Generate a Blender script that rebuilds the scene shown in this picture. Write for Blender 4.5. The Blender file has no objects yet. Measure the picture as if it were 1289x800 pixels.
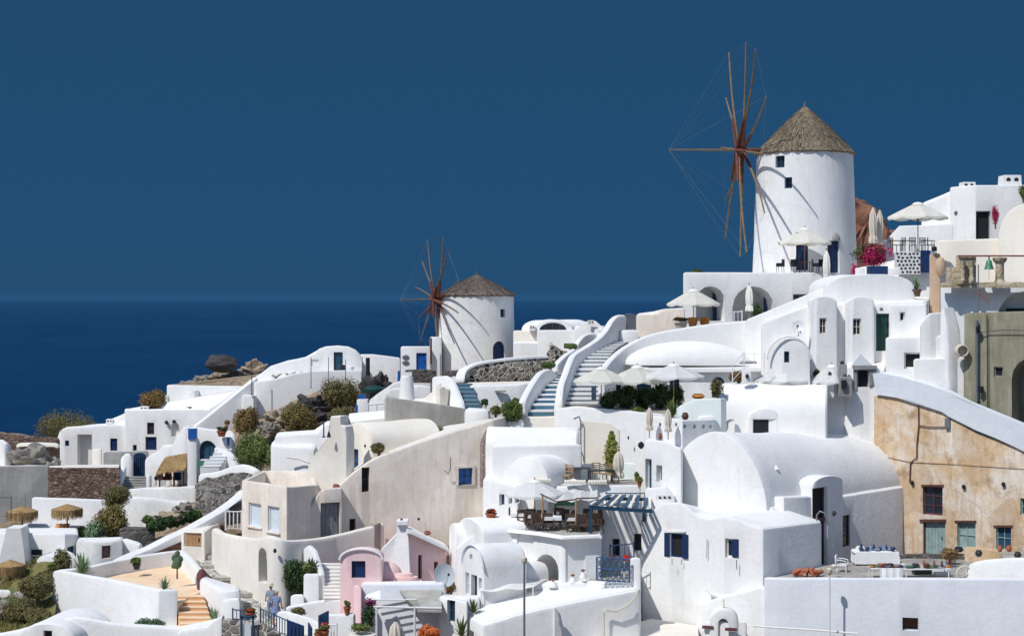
import bpy, bmesh, math, random
from mathutils import Vector, Matrix, noise
PI = math.pi
random.seed(7)
SC = bpy.context.scene
COL = SC.collection
F, CX, HY = 2000.0, 644.5, 373.0          # focal length in px of the 1289 px wide photo, centre column, eye level row

def V2(x, y): return Vector((x, y))
def P(px, py, D): return Vector(((px-CX)/F*D, D, (HY-py)/F*D))
def XY(px, D): return Vector(((px-CX)/F*D, D))
def ZZ(py, D): return (HY-py)/F*D
def hit(px, A, B):
    k = (px-CX)/F; d = B-A
    t = (k*A.y-A.x)/(d.x-k*d.y)
    return A+d*t
def srgb(h):
    h = h.lstrip('#'); c = [int(h[i:i+2], 16)/255 for i in (0, 2, 4)]
    return tuple(x/12.92 if x <= .04045 else ((x+.055)/1.055)**2.4 for x in c)

# ---------------------------------------------------------------- materials
MATS = {}
def nodes_of(name):
    m = bpy.data.materials.new(name); m.use_nodes = True
    nt = m.node_tree; b = nt.nodes['Principled BSDF']
    MATS[name] = m
    return m, nt, b
def N(nt, t, **kw):
    n = nt.nodes.new(t)
    for k, v in kw.items():
        if k.startswith('i_'):
            n.inputs[k[2:].replace('_', ' ')].default_value = v
        else: setattr(n, k, v)
    return n
def ramp(nt, fac, stops):
    r = nt.nodes.new('ShaderNodeValToRGB'); e = r.color_ramp.elements
    while len(e) < len(stops): e.new(0.5)
    for i, (p, c) in enumerate(stops):
        e[i].position = p; e[i].color = (*c, 1) if len(c) == 3 else c
    nt.links.new(fac, r.inputs[0]); return r.outputs[0]
def coords(nt, scale=(1, 1, 1)):
    tc = nt.nodes.new('ShaderNodeNewGeometry'); mp = nt.nodes.new('ShaderNodeMapping')
    mp.inputs['Scale'].default_value = scale
    nt.links.new(tc.outputs['Position'], mp.inputs[0]); return mp.outputs[0]
def noise_out(nt, vec, scale, detail=4, rough=.55):
    n = N(nt, 'ShaderNodeTexNoise'); n.inputs['Scale'].default_value = scale
    n.inputs['Detail'].default_value = detail; n.inputs['Roughness'].default_value = rough
    nt.links.new(vec, n.inputs['Vector']); return n.outputs[0]
def mix(nt, fac, a, b, mode='MIX'):
    m = nt.nodes.new('ShaderNodeMix'); m.data_type = 'RGBA'; m.blend_type = mode
    for s, v in ((m.inputs[0], fac), (m.inputs[6], a), (m.inputs[7], b)):
        if hasattr(v, 'links') or hasattr(v, 'is_linked'): nt.links.new(v, s)
        elif isinstance(v, (int, float)): s.default_value = v
        else: s.default_value = (*v, 1)
    return m.outputs[2]
def bump(nt, b, h, strength=.3, dist=.02):
    bn = nt.nodes.new('ShaderNodeBump'); bn.inputs['Strength'].default_value = strength
    bn.inputs['Distance'].default_value = dist
    nt.links.new(h, bn.inputs['Height']); nt.links.new(bn.outputs[0], b.inputs['Normal'])

def plaster(name, c1, c2, c3=None, stain=.25, patch=.0, rough=.9, bmp=.5, crack=0):
    """limewash / render: large soft blotches, vertical rain streaks, trowel bumps, optional bare patches"""
    m, nt, b = nodes_of(name)
    v = coords(nt); vs = coords(nt, (1.6, 1.6, .22))
    n1 = noise_out(nt, v, .55, 7, .66)
    base = ramp(nt, n1, [(.40, c1), (.60, c2)])
    n2 = noise_out(nt, vs, 2.2, 5, .65)
    c3 = c3 or tuple(x*.78 for x in c2)
    st = ramp(nt, n2, [(.5, (0, 0, 0)), (.72, (stain,)*3)])
    base = mix(nt, st, base, c3)
    n5 = noise_out(nt, v, 3.1, 9, .75)          # grime specks and patched brushwork
    base = mix(nt, ramp(nt, n5, [(.56, (0, 0, 0)), (.70, (stain*.9,)*3)]), base, tuple(x*.8 for x in c3))
    vb = N(nt, 'ShaderNodeTexVoronoi'); vb.inputs['Scale'].default_value = .45; nt.links.new(mix(nt, .5, v, noise_rgb(nt, v, .8), 'ADD'), vb.inputs['Vector'])
    sb = N(nt, 'ShaderNodeSeparateColor'); nt.links.new(vb.outputs['Color'], sb.inputs[0])
    base = mix(nt, ramp(nt, sb.outputs[0], [(.55, (0, 0, 0)), (.95, (stain*.6,)*3)]), base, c3)
    if patch:
        n3 = noise_out(nt, v, .9, 8, .62)
        pt = ramp(nt, n3, [(.57-patch*.1, (0, 0, 0)), (.70-patch*.1, (.8, .8, .8))])
        base = mix(nt, pt, base, tuple(x*.72 for x in c3))
    if crack:
        vo = N(nt, 'ShaderNodeTexVoronoi'); vo.feature = 'DISTANCE_TO_EDGE'; vo.inputs['Scale'].default_value = .55
        wv = mix(nt, .25, v, noise_rgb(nt, v, 1.5), 'ADD'); nt.links.new(wv, vo.inputs['Vector'])
        cr = ramp(nt, vo.outputs[0], [(0, (crack,)*3), (.012, (0, 0, 0))])
        base = mix(nt, cr, base, tuple(x*.45 for x in c3))
    nt.links.new(base, b.inputs['Base Color'])
    b.inputs['Roughness'].default_value = rough
    b.inputs['Specular IOR Level'].default_value = .2
    nb = noise_out(nt, v, 5, 6, .6); nb2 = noise_out(nt, v, 1.3, 3, .5)
    h = mix(nt, .55, nb, nb2)
    bump(nt, b, h, bmp, .045)
    return m
def noise_rgb(nt, vec, scale):
    n = N(nt, 'ShaderNodeTexNoise'); n.inputs['Scale'].default_value = scale
    nt.links.new(vec, n.inputs['Vector']); return n.outputs[1]
def flat(name, c, rough=.6, var=.12, metal=0, scale=3, spec=.4, bmp=.15):
    m, nt, b = nodes_of(name); v = coords(nt)
    n1 = noise_out(nt, v, scale, 5, .6)
    o = ramp(nt, n1, [(.3, tuple(x*(1-var) for x in c)), (.7, tuple(min(1, x*(1+var)) for x in c))])
    nt.links.new(o, b.inputs['Base Color']); b.inputs['Roughness'].default_value = rough
    b.inputs['Metallic'].default_value = metal; b.inputs['Specular IOR Level'].default_value = spec
    if bmp: bump(nt, b, noise_out(nt, v, 12, 3), bmp, .02)
    return m
def stone(name, cols, mortar, scale=2.2, mort_w=.06, squash=1.0, bmp=.8):
    m, nt, b = nodes_of(name); v = coords(nt, (1, 1, squash))
    wv = mix(nt, .12, v, noise_rgb(nt, v, 2.5), 'ADD')
    vo = N(nt, 'ShaderNodeTexVoronoi'); vo.inputs['Scale'].default_value = scale; nt.links.new(wv, vo.inputs['Vector'])
    ve = N(nt, 'ShaderNodeTexVoronoi'); ve.feature = 'DISTANCE_TO_EDGE'; ve.inputs['Scale'].default_value = scale
    nt.links.new(wv, ve.inputs['Vector'])
    sep = N(nt, 'ShaderNodeSeparateColor'); nt.links.new(vo.outputs['Color'], sep.inputs[0])
    k = len(cols)
    sc = ramp(nt, sep.outputs[0], [(i/max(1, k-1), c) for i, c in enumerate(cols)])
    fine = noise_out(nt, v, 9, 6, .65)
    sc = mix(nt, .5, sc, ramp(nt, fine, [(.3, (.35, .35, .35)), (.7, (1, 1, 1))]), 'MULTIPLY')
    mk = ramp(nt, ve.outputs[0], [(mort_w*.6, (1, 1, 1)), (mort_w, (0, 0, 0))])
    nt.links.new(mix(nt, mk, sc, mortar), b.inputs['Base Color'])
    b.inputs['Roughness'].default_value = .92; b.inputs['Specular IOR Level'].default_value = .15
    hh = ramp(nt, ve.outputs[0], [(0, (0, 0, 0)), (.16, (1, 1, 1))])
    bump(nt, b, mix(nt, .3, hh, fine), bmp, .08)
    return m
def leafmat(name, c1, c2, sc=1.2, trans=.15):
    m, nt, b = nodes_of(name); v = coords(nt)
    n1 = noise_out(nt, v, sc*2, 3); n2 = noise_out(nt, v, sc*12, 2)
    o = ramp(nt, mix(nt, .5, n1, n2), [(.38, c1), (.62, c2)])
    nt.links.new(o, b.inputs['Base Color']); b.inputs['Roughness'].default_value = .65
    b.inputs['Specular IOR Level'].default_value = .3
    b.inputs['Subsurface Weight'].default_value = 0
    return m
def streaky(name, c1, c2, c3, scale=(14, 14, 1.2), rough=.9):
    """straw, thatch, weathered reed"""
    m, nt, b = nodes_of(name); v = coords(nt, scale); v2 = coords(nt)
    n1 = noise_out(nt, v, 1.0, 5, .7); n2 = noise_out(nt, v2, 1.1, 4, .6)
    o = ramp(nt, n1, [(.32, c1), (.5, c2), (.7, c3)])
    o = mix(nt, ramp(nt, n2, [(.4, (0, 0, 0)), (.7, (.5, .5, .5))]), o, c1)
    nt.links.new(o, b.inputs['Base Color']); b.inputs['Roughness'].default_value = rough
    b.inputs['Specular IOR Level'].default_value = .1
    bump(nt, b, n1, .8, .05)
    return m

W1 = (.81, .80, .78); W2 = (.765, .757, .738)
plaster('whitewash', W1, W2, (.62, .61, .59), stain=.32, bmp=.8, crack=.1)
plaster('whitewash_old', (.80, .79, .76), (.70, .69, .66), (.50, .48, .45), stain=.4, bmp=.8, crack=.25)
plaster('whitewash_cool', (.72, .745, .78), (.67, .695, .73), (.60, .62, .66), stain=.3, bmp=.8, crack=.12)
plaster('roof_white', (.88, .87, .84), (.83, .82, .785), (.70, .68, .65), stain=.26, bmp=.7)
plaster('warm_white', (.80, .76, .69), (.74, .70, .62), (.60, .55, .47), stain=.3)
plaster('ivory', (.84, .79, .70), (.80, .74, .64), (.66, .59, .48), stain=.25)
plaster('cream', srgb('#e8dfd4'), srgb('#ddd2c4'), srgb('#b8a998'), stain=.45, crack=.08)
plaster('grey_render', srgb('#b9b5ac'), srgb('#a5a198'), srgb('#7d7a72'), stain=.45, crack=.2)
plaster('grey_concrete', srgb('#9b9a97'), srgb('#8a8987'), srgb('#6e6d6b'), stain=.5)
plaster('ochre', srgb('#cdb08c'), srgb('#ddd3c6'), srgb('#b39470'), stain=.7, patch=.2, bmp=1.0, crack=.35)
plaster('pink', srgb('#f0d2d1'), srgb('#ecc8c8'), srgb('#dcb0ac'), stain=.3)
plaster('pink_pale', srgb('#f0cfc8'), srgb('#ecc0bb'), srgb('#d8b0a0'), stain=.4)
plaster('olive', srgb('#8c8874'), srgb('#7f7b66'), srgb('#aaa697'), stain=.5, patch=.12)
plaster('mint', srgb('#e3e9e5'), srgb('#dbe3de'), stain=.2)
plaster('apricot_floor', srgb('#ecd3b5'), srgb('#e6c6a2'), srgb('#d6ad84'), stain=.3, bmp=.2)
plaster('tan_pillar', srgb('#cfb49b'), srgb('#c3a78c'), stain=.3)
plaster('step_grey', srgb('#8f9ba0'), srgb('#82898c'), stain=.3)
plaster('step_blue', srgb('#5d8296'), srgb('#4f7488'), stain=.25)
plaster('step_stone', srgb('#b5b0a6'), srgb('#96918a'), srgb('#6f6a64'), stain=.5, bmp=1)
flat('navy', srgb('#1a315c'), .45, .2)
flat('blue', srgb('#1f5aa8'), .45, .15)
flat('blue_light', srgb('#d3dde5'), .5, .06)
flat('teal_paint', srgb('#8fa5a2'), .6, .2)
flat('slate_blue', srgb('#274b63'), .5, .2)
flat('grey_paint', srgb('#6d7078'), .5, .12)
flat('door_grey', srgb('#777a80'), .5, .1)
flat('green_dark', srgb('#0f4038'), .5, .2)
flat('brown_wood', srgb('#5a3a2c'), .7, .25)
flat('pale_wood', srgb('#b08a62'), .7, .2)
flat('orange_wood', srgb('#c47f3a'), .6, .2)
flat('spar_wood', srgb('#7f6a4e'), .75, .3)
flat('spar_red', srgb('#68392c'), .7, .3)
flat('spar_grey', srgb('#6d6058'), .8, .25)
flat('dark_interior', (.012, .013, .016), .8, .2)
flat('glass', (.02, .03, .045), .12, .2, spec=.6, bmp=0)
flat('metal_grey', srgb('#8d9094'), .4, .1, .6)
flat('metal_dark', srgb('#2b2c30'), .5, .15, .4)
flat('white_paint', (.78, .78, .77), .45, .05)
flat('canvas', (.92, .90, .83), .85, .05, spec=.1)
flat('canvas_white', (.93, .925, .91), .85, .04, spec=.1)
flat('canvas_beige', srgb('#cfc6b6'), .85, .08, spec=.1)
for cn, cc in (('canvas', (.90, .88, .81)), ('canvas_white', (.91, .905, .89))):
    m = bpy.data.materials[cn]; nt = m.node_tree; b = nt.nodes['Principled BSDF']; tr = nt.nodes.new('ShaderNodeBsdfTranslucent'); tr.inputs[0].default_value = (*cc, 1)
    mx = nt.nodes.new('ShaderNodeMixShader'); mx.inputs[0].default_value = .15; nt.links.new(b.outputs[0], mx.inputs[1]); nt.links.new(tr.outputs[0], mx.inputs[2]); nt.links.new(mx.outputs[0], nt.nodes['Material Output'].inputs[0])
flat('terracotta', srgb('#a85f42'), .8, .18)
flat('wicker', srgb('#53443a'), .8, .3, scale=20)
flat('wicker_light', srgb('#a58b6c'), .8, .25, scale=20)
flat('black', (.02, .02, .022), .5, .2)
flat('skin', srgb('#b98668'), .6, .05, bmp=0)
flat('cloth_blue', srgb('#7787a6'), .85, .25, scale=9)
flat('cloth_grey', srgb('#8d97a6'), .85, .2, scale=8)
flat('hair_light', srgb('#b7a082'), .8, .2, scale=20)
flat('hat_straw', srgb('#d9ccb0'), .85, .1)
flat('maroon', srgb('#633c40'), .7, .2)
flat('rust', srgb('#8a5140'), .8, .3)
flat('copper_green', srgb('#4f8a6e'), .5, .2, .3)
flat('soil', srgb('#6b5544'), .95, .3)
flat('bark', srgb('#6b5642'), .9, .3)
stone('stone_mortar', [srgb('#8d857c'), srgb('#5f5751'), srgb('#a39b8e'), srgb('#6f6258'), srgb('#3f3a38')], srgb('#c4bcae'), 3.3, .075)
stone('rubble_brown', [srgb('#6d5a50'), srgb('#8a7263'), srgb('#574740'), srgb('#a08a78'), srgb('#463c38')], srgb('#4b4039'), 3.2, .05, 1.8)
stone('rubble_grey', [srgb('#8e8a84'), srgb('#6d6863'), srgb('#b5afa6'), srgb('#55504d'), srgb('#9d948a')], srgb('#c7c1b7'), 2.6, .05, 1.2)
stone('rubble_dark', [srgb('#5d5a58'), srgb('#4a4645'), srgb('#76706b'), srgb('#3a3837')], srgb('#7d7872'), 3.0, .04, 1.5)
stone('red_stone', [srgb('#73504a'), srgb('#86605a'), srgb('#5c4440'), srgb('#9a7468')], srgb('#8d7268'), 4.0, .04, 1.4)
stone('mauve_stone', [srgb('#a3918b'), srgb('#8d7b78'), srgb('#b5a59c')], srgb('#9b8b86'), 5.0, .05, 1.3)
stone('ashlar', [srgb('#c9b99f'), srgb('#b8a78c'), srgb('#d5c8b2')], srgb('#9c8d75'), 1.6, .03, 1.6, .5)
stone('cobble', [srgb('#a7a19a'), srgb('#8f8982'), srgb('#bdb8b0'), srgb('#7b7670')], srgb('#d6d2c9'), 2.2, .07, 1)
stone('lattice_stone', [srgb('#2a2c30'), srgb('#3a3d42'), srgb('#24262b')], (.8, .8, .8), 2.4, .2, 1, .3)
streaky('thatch', srgb('#5c5348'), srgb('#807462'), srgb('#a5957b'), (5, 5, .5))
streaky('thatch_dark', srgb('#544c47'), srgb('#746a62'), srgb('#8f8374'), (5, 5, .5))
streaky('straw', srgb('#6e5a3f'), srgb('#a98a5e'), srgb('#d0b385'))
leafmat('leaf', srgb('#3c4f24'), srgb('#6d7f3c'))
leafmat('leaf_dark', srgb('#22351c'), srgb('#47602f'))
leafmat('leaf_olive', srgb('#57532f'), srgb('#7d7649'))
leafmat('leaf_dry', srgb('#6f5a34'), srgb('#967a48'))
leafmat('leaf_mid', srgb('#44562e'), srgb('#7d8a48'))
leafmat('leaf_agave', srgb('#5c7a58'), srgb('#93ab80'))
leafmat('leaf_cypress', srgb('#6f7a34'), srgb('#a9a455'))
leafmat('leaf_cactus', srgb('#3f5540'), srgb('#64785a'))
leafmat('leaf_grass', srgb('#5d6136'), srgb('#948850'))
flat('lattice_dark', srgb('#2a2c30'), .8, .2)
flat('blue_rail', srgb('#1f4d7d'), .5, .15)
plaster('apricot_step', srgb('#e6bd92'), srgb('#dcae80'), stain=.3, bmp=.2)
leafmat('flower_magenta', srgb('#a01448'), srgb('#d63a72'), 3)
leafmat('flower_purple', srgb('#7a2a52'), srgb('#a8577c'), 3)
leafmat('flower_orange', srgb('#c4572a'), srgb('#e08a4a'), 3)
leafmat('flower_red', srgb('#a52018'), srgb('#d0402c'), 3)

# ---------------------------------------------------------------- objects
ORG = {}
def _props(o, label, cat, group, kind):
    if label: o['label'] = label
    if cat: o['category'] = cat
    if group: o['group'] = group
    if kind: o['kind'] = kind
def thing(name, label, cat, loc=(0, 0, 0), group=None):
    o = bpy.data.objects.new(name, None); COL.objects.link(o)
    o.location = loc; o.empty_display_size = .3
    ORG[o.name] = Vector(loc)
    _props(o, label, cat, group, None)
    return o
def org(o):
    while o.parent: o = o.parent
    return ORG.get(o.name, Vector((0, 0, 0)))
def finish_bm(bm, name, ms, ang=35):
    me = bpy.data.meshes.new(name)
    bmesh.ops.recalc_face_normals(bm, faces=bm.faces[:])
    bm.to_mesh(me); bm.free()
    if not isinstance(ms, (list, tuple)): ms = [ms]
    for m in ms: me.materials.append(MATS[m])
    if ang:
        me.polygons.foreach_set('use_smooth', [True]*len(me.polygons))
        me.set_sharp_from_angle(angle=math.radians(ang))
    return me
def part(name, bm, m, parent, label=None, ang=35):
    """one mesh object under parent; bm is in world coordinates"""
    if parent is not None:
        bmesh.ops.translate(bm, verts=bm.verts[:], vec=-org(parent))
    me = finish_bm(bm, name, m, ang)
    o = bpy.data.objects.new(name, me); COL.objects.link(o)
    if parent is not None: o.parent = parent
    if label: o['label'] = label
    return o
def solo(name, bm, m, label, cat, group=None, kind=None, ang=35, at=None):
    """a thing that is one mesh (world coords); its origin moved to its base"""
    if at is None:
        xs = [v.co for v in bm.verts]
        at = Vector((sum(v.x for v in xs)/len(xs), sum(v.y for v in xs)/len(xs), min(v.z for v in xs)))
    at = Vector(at)
    bmesh.ops.translate(bm, verts=bm.verts[:], vec=-at)
    me = finish_bm(bm, name, m, ang)
    o = bpy.data.objects.new(name, me); COL.objects.link(o); o.location = at
    ORG[o.name] = at
    _props(o, label, cat, group, kind)
    return o
def children(o): return [c for c in bpy.data.objects if c.parent == o]
def copy_tree(o, loc, rz=0, s=1, label=None, group=None):
    c = o.copy(); COL.objects.link(c); c.location = loc; c.rotation_euler = (0, 0, rz)
    c.scale = (s, s, s) if isinstance(s, (int, float)) else s
    if label: c['label'] = label
    if group: c['group'] = group
    ORG[c.name] = Vector(loc)
    def rec(a, b):
        for ch in a.children:
            d = ch.copy(); COL.objects.link(d); d.parent = b; rec(ch, d)
    rec(o, c)
    return c

# ---------------------------------------------------------------- mesh makers (world coordinates)
def NB(): return bmesh.new()
def box(bm, a, b, mi=0):
    x0, y0, z0 = a; x1, y1, z1 = b
    v = [bm.verts.new(p) for p in ((x0, y0, z0), (x1, y0, z0), (x1, y1, z0), (x0, y1, z0), (x0, y0, z1), (x1, y0, z1), (x1, y1, z1), (x0, y1, z1))]
    for f in ((0, 3, 2, 1), (4, 5, 6, 7), (0, 1, 5, 4), (1, 2, 6, 5), (2, 3, 7, 6), (3, 0, 4, 7)):
        bm.faces.new([v[i] for i in f]).material_index = mi
def obox(bm, c, ux, uy, uz, mi=0):
    """box from centre and three half-axis vectors"""
    c = Vector(c); ux = Vector(ux); uy = Vector(uy); uz = Vector(uz)
    v = [bm.verts.new(c+sx*ux+sy*uy+sz*uz) for sz in (-1, 1) for sx, sy in ((-1, -1), (1, -1), (1, 1), (-1, 1))]
    for f in ((0, 3, 2, 1), (4, 5, 6, 7), (0, 1, 5, 4), (1, 2, 6, 5), (2, 3, 7, 6), (3, 0, 4, 7)):
        bm.faces.new([v[i] for i in f]).material_index = mi
def tube(bm, pts, r, n=8, mi=0, cap=True):
    pts = [Vector(p) for p in pts]
    rs = r if isinstance(r, (list, tuple)) else [r]*len(pts)
    rings = []
    for i, p in enumerate(pts):
        t = (pts[min(i+1, len(pts)-1)]-pts[max(i-1, 0)]).normalized()
        a = t.orthogonal().normalized() if not rings else (prev-t*prev.dot(t)).normalized()
        prev = a; b = t.cross(a)
        rings.append([bm.verts.new(p+rs[i]*(math.cos(2*PI*k/n)*a+math.sin(2*PI*k/n)*b)) for k in range(n)])
    for i in range(len(rings)-1):
        for k in range(n):
            bm.faces.new((rings[i][k], rings[i][(k+1) % n], rings[i+1][(k+1) % n], rings[i+1][k])).material_index = mi
    if cap:
        bm.faces.new(rings[0][::-1]).material_index = mi; bm.faces.new(rings[-1]).material_index = mi
def lathe(bm, c, prof, n=24, mi=0, wob=0, seed=0, sx=1, sy=1):
    """prof: list of (radius, z); closed with caps where radius > 0"""
    c = Vector(c); rings = []
    for r, z in prof:
        if r < 1e-4: rings.append([bm.verts.new(c+Vector((0, 0, z)))])
        else:
            ring = []
            for k in range(n):
                a = 2*PI*k/n
                rr = r*(1+wob*noise.noise(Vector((math.cos(a)*2+seed, math.sin(a)*2, z*1.3))))
                ring.append(bm.verts.new(c+Vector((rr*math.cos(a)*sx, rr*math.sin(a)*sy, z))))
            rings.append(ring)
    for A, B in zip(rings, rings[1:]):
        for k in range(n):
            q = []
            for v in (A[k % len(A)], A[(k+1) % len(A)], B[(k+1) % len(B)], B[k % len(B)]):
                if v not in q: q.append(v)
            if len(q) > 2: bm.faces.new(q).material_index = mi
    for R in (rings[0], rings[-1]):
        if len(R) > 2: bm.faces.new(R).material_index = mi
def loft(bm, rings, mi=0, caps=True):
    R = [[bm.verts.new(p) for p in r] for r in rings]; n = len(R[0])
    for A, B in zip(R, R[1:]):
        for k in range(n):
            bm.faces.new((A[k], A[(k+1) % n], B[(k+1) % n], B[k])).material_index = mi
    if caps:
        fs = [bm.faces.new(R[0][::-1]), bm.faces.new(R[-1])]
        for f in fs: f.material_index = mi
        big = [f for f in fs if len(f.verts) > 4]
        if big: bmesh.ops.triangulate(bm, faces=big)
def area2(pts): return sum(a.x*b.y-b.x*a.y for a, b in zip(pts, pts[1:]+pts[:1]))
def fil(pts, tops, r, step=1.4):
    """fillet corners and subdivide: list of (Vector2, top)"""
    n = len(pts); out = []
    for i in range(n):
        p, a, b = pts[i], pts[i-1], pts[(i+1) % n]; tp, ta, tb = tops[i], tops[i-1], tops[(i+1) % n]
        la, lb = (a-p).length, (b-p).length
        c = min(r*1.2, la*.3, lb*.3)
        pa, pb = p+(a-p)*(c/la), p+(b-p)*(c/lb); za, zb = tp+(ta-tp)*c/la, tp+(tb-tp)*c/lb
        ang = (a-p).angle(b-p) if la > 0 and lb > 0 else PI
        if ang > 2.8: out.append((p.copy(), tp))
        else:
            out += [(pa, za), (pa*.25+p*.5+pb*.25, za*.25+tp*.5+zb*.25), (pb, zb)]
    res = []
    for i, (p, t) in enumerate(out):
        q, u = out[(i+1) % len(out)]
        res.append((p, t)); L = (q-p).length; k = int(L/step)
        for j in range(1, k+1):
            f = j/(k+1); res.append((p.lerp(q, f), t+(u-t)*f))
    return res
def inset(ps, d):
    n = len(ps); out = []
    for i in range(n):
        a, p, b = ps[i-1], ps[i], ps[(i+1) % n]
        e1 = (p-a).normalized(); e2 = (b-p).normalized()
        n1 = V2(-e1.y, e1.x); n2 = V2(-e2.y, e2.x)
        m = n1+n2
        if m.length < 1e-5: m = n1
        m.normalize(); k = max(.45, m.dot(n1))
        out.append(p+m*(d/k))
    return out
def prism(bm, pts, tops, zb, r=.1, wob=.03, mi=0, step=1.4):
    """upright solid over a plan polygon, a top height per corner, rounded edges, hand-made waviness"""
    if area2(pts) < 0: pts = pts[::-1]; tops = tops[::-1]
    fl = fil(pts, tops, r, step)
    ps = [p for p, t in fl]
    ts = [t+wob*noise.noise(Vector((p.x*.7, p.y*.7, t*.3))) for p, t in fl]
    nz = [wob*.7*noise.noise(Vector((p.x*.5, p.y*.5, 7.3))) for p in ps]
    base = [p+(q-p)*w for p, q, w in zip(ps, inset(ps, 1.0), nz)] if wob else ps
    zz = zb if isinstance(zb, list) else [zb]*len(ps)
    rings = [[Vector((p.x, p.y, z)) for p, z in zip(base, zz)]]
    for dz, io in ((r, 0), (.3*r, .3*r), (0, r)):
        q = inset(base, io) if io else base
        rings.append([Vector((p.x, p.y, max(t-dz, zb+.01))) for p, t in zip(q, ts)])
    loft(bm, rings, mi)
    return base, ts
def strip_poly(path, th):
    """plan polygon of a wall that follows path (Vector2 list) with thickness th"""
    n = len(path); L, R = [], []
    for i, p in enumerate(path):
        a = path[max(i-1, 0)]; b = path[min(i+1, n-1)]
        d1 = (p-a).normalized() if i else (b-p).normalized(); d2 = (b-p).normalized() if i < n-1 else d1
        n1 = V2(-d1.y, d1.x); n2 = V2(-d2.y, d2.x); m = (n1+n2)
        m = m.normalized() if m.length > 1e-4 else n1
        k = max(.4, m.dot(n1)); L.append(p+m*(th/2/k)); R.append(p-m*(th/2/k))
    return R+L[::-1]
def smooth_path(pts, k=4):
    """Catmull-Rom through (px,D,py)-style tuples"""
    out = []; n = len(pts)
    for i in range(n-1):
        p0, p1, p2, p3 = (Vector(pts[max(i-1, 0)]), Vector(pts[i]), Vector(pts[i+1]), Vector(pts[min(i+2, n-1)]))
        for j in range(k):
            t = j/k
            out.append(tuple(.5*((2*p1)+(-p0+p2)*t+(2*p0-5*p1+4*p2-p3)*t*t+(-p0+3*p1-3*p2+p3)*t**3)))
    out.append(tuple(pts[-1])); return out
def wall_bm(pts, th=.35, zb=None, hgt=None, r=None, sm=0, bm=None, wob=.03):
    """free wall lofted along pts (px, D, py_top); down to zb (m) or hgt metres below its top"""
    bm = bm or NB()
    if sm: pts = smooth_path(pts, sm)
    W = [(XY(a, d), ZZ(y, d)) for a, d, y in pts]; q = []
    for (p, z), (p2, z2) in zip(W, W[1:]):
        k = max(1, int((p2-p).length/1.1))
        q += [(p.lerp(p2, j/k), z+(z2-z)*j/k) for j in range(k)]
    q.append(W[-1]); rr = min(r or th*.42, th*.48); d0 = (q[1][0]-q[0][0]); d1 = (q[-2][0]-q[-1][0])
    e = min(rr, d0.length*.4, d1.length*.4)
    q = [q[0], (q[0][0]+d0.normalized()*e, q[0][1]+(q[1][1]-q[0][1])*e/d0.length)]+q[1:-1]+[(q[-1][0]+d1.normalized()*e, q[-1][1]+(q[-2][1]-q[-1][1])*e/d1.length), q[-1]]
    path = [p for p, z in q]; n = len(path); poly = strip_poly(path, th); ring = []
    for i in range(n):
        a, b = Vector(poly[i]), Vector(poly[2*n-1-i]); c = (a+b)/2; t = q[i][1]; v = Vector((c.x*.7, c.y*.7, t*.3))
        t += wob*noise.noise(v); sh = wob*.8*noise.noise(v+Vector((9, 3, 5))); sc = .72 if i in (0, n-1) else 1; t -= 0 if sc == 1 else rr*.35
        bot = (t-hgt) if zb is None else min(zb, t-.2)
        prof = []
        for x, z in ((1, None), (1, -rr), (.75 if rr < .3*th else .8, -.28*rr), (1-2*rr/th, 0), (-(1-2*rr/th), 0), (-.8, -.28*rr), (-1, -rr), (-1, None)):
            if abs(x) < 1 and z != 0: x = math.copysign(1-.6*rr/th, x)
            w = c+(a-c)*x*sc+(a-c).normalized()*sh; prof.append(Vector((w.x, w.y, bot if z is None else max(t+z, bot+.02))))
        ring.append(prof)
    loft(bm, ring)
    return bm

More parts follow.
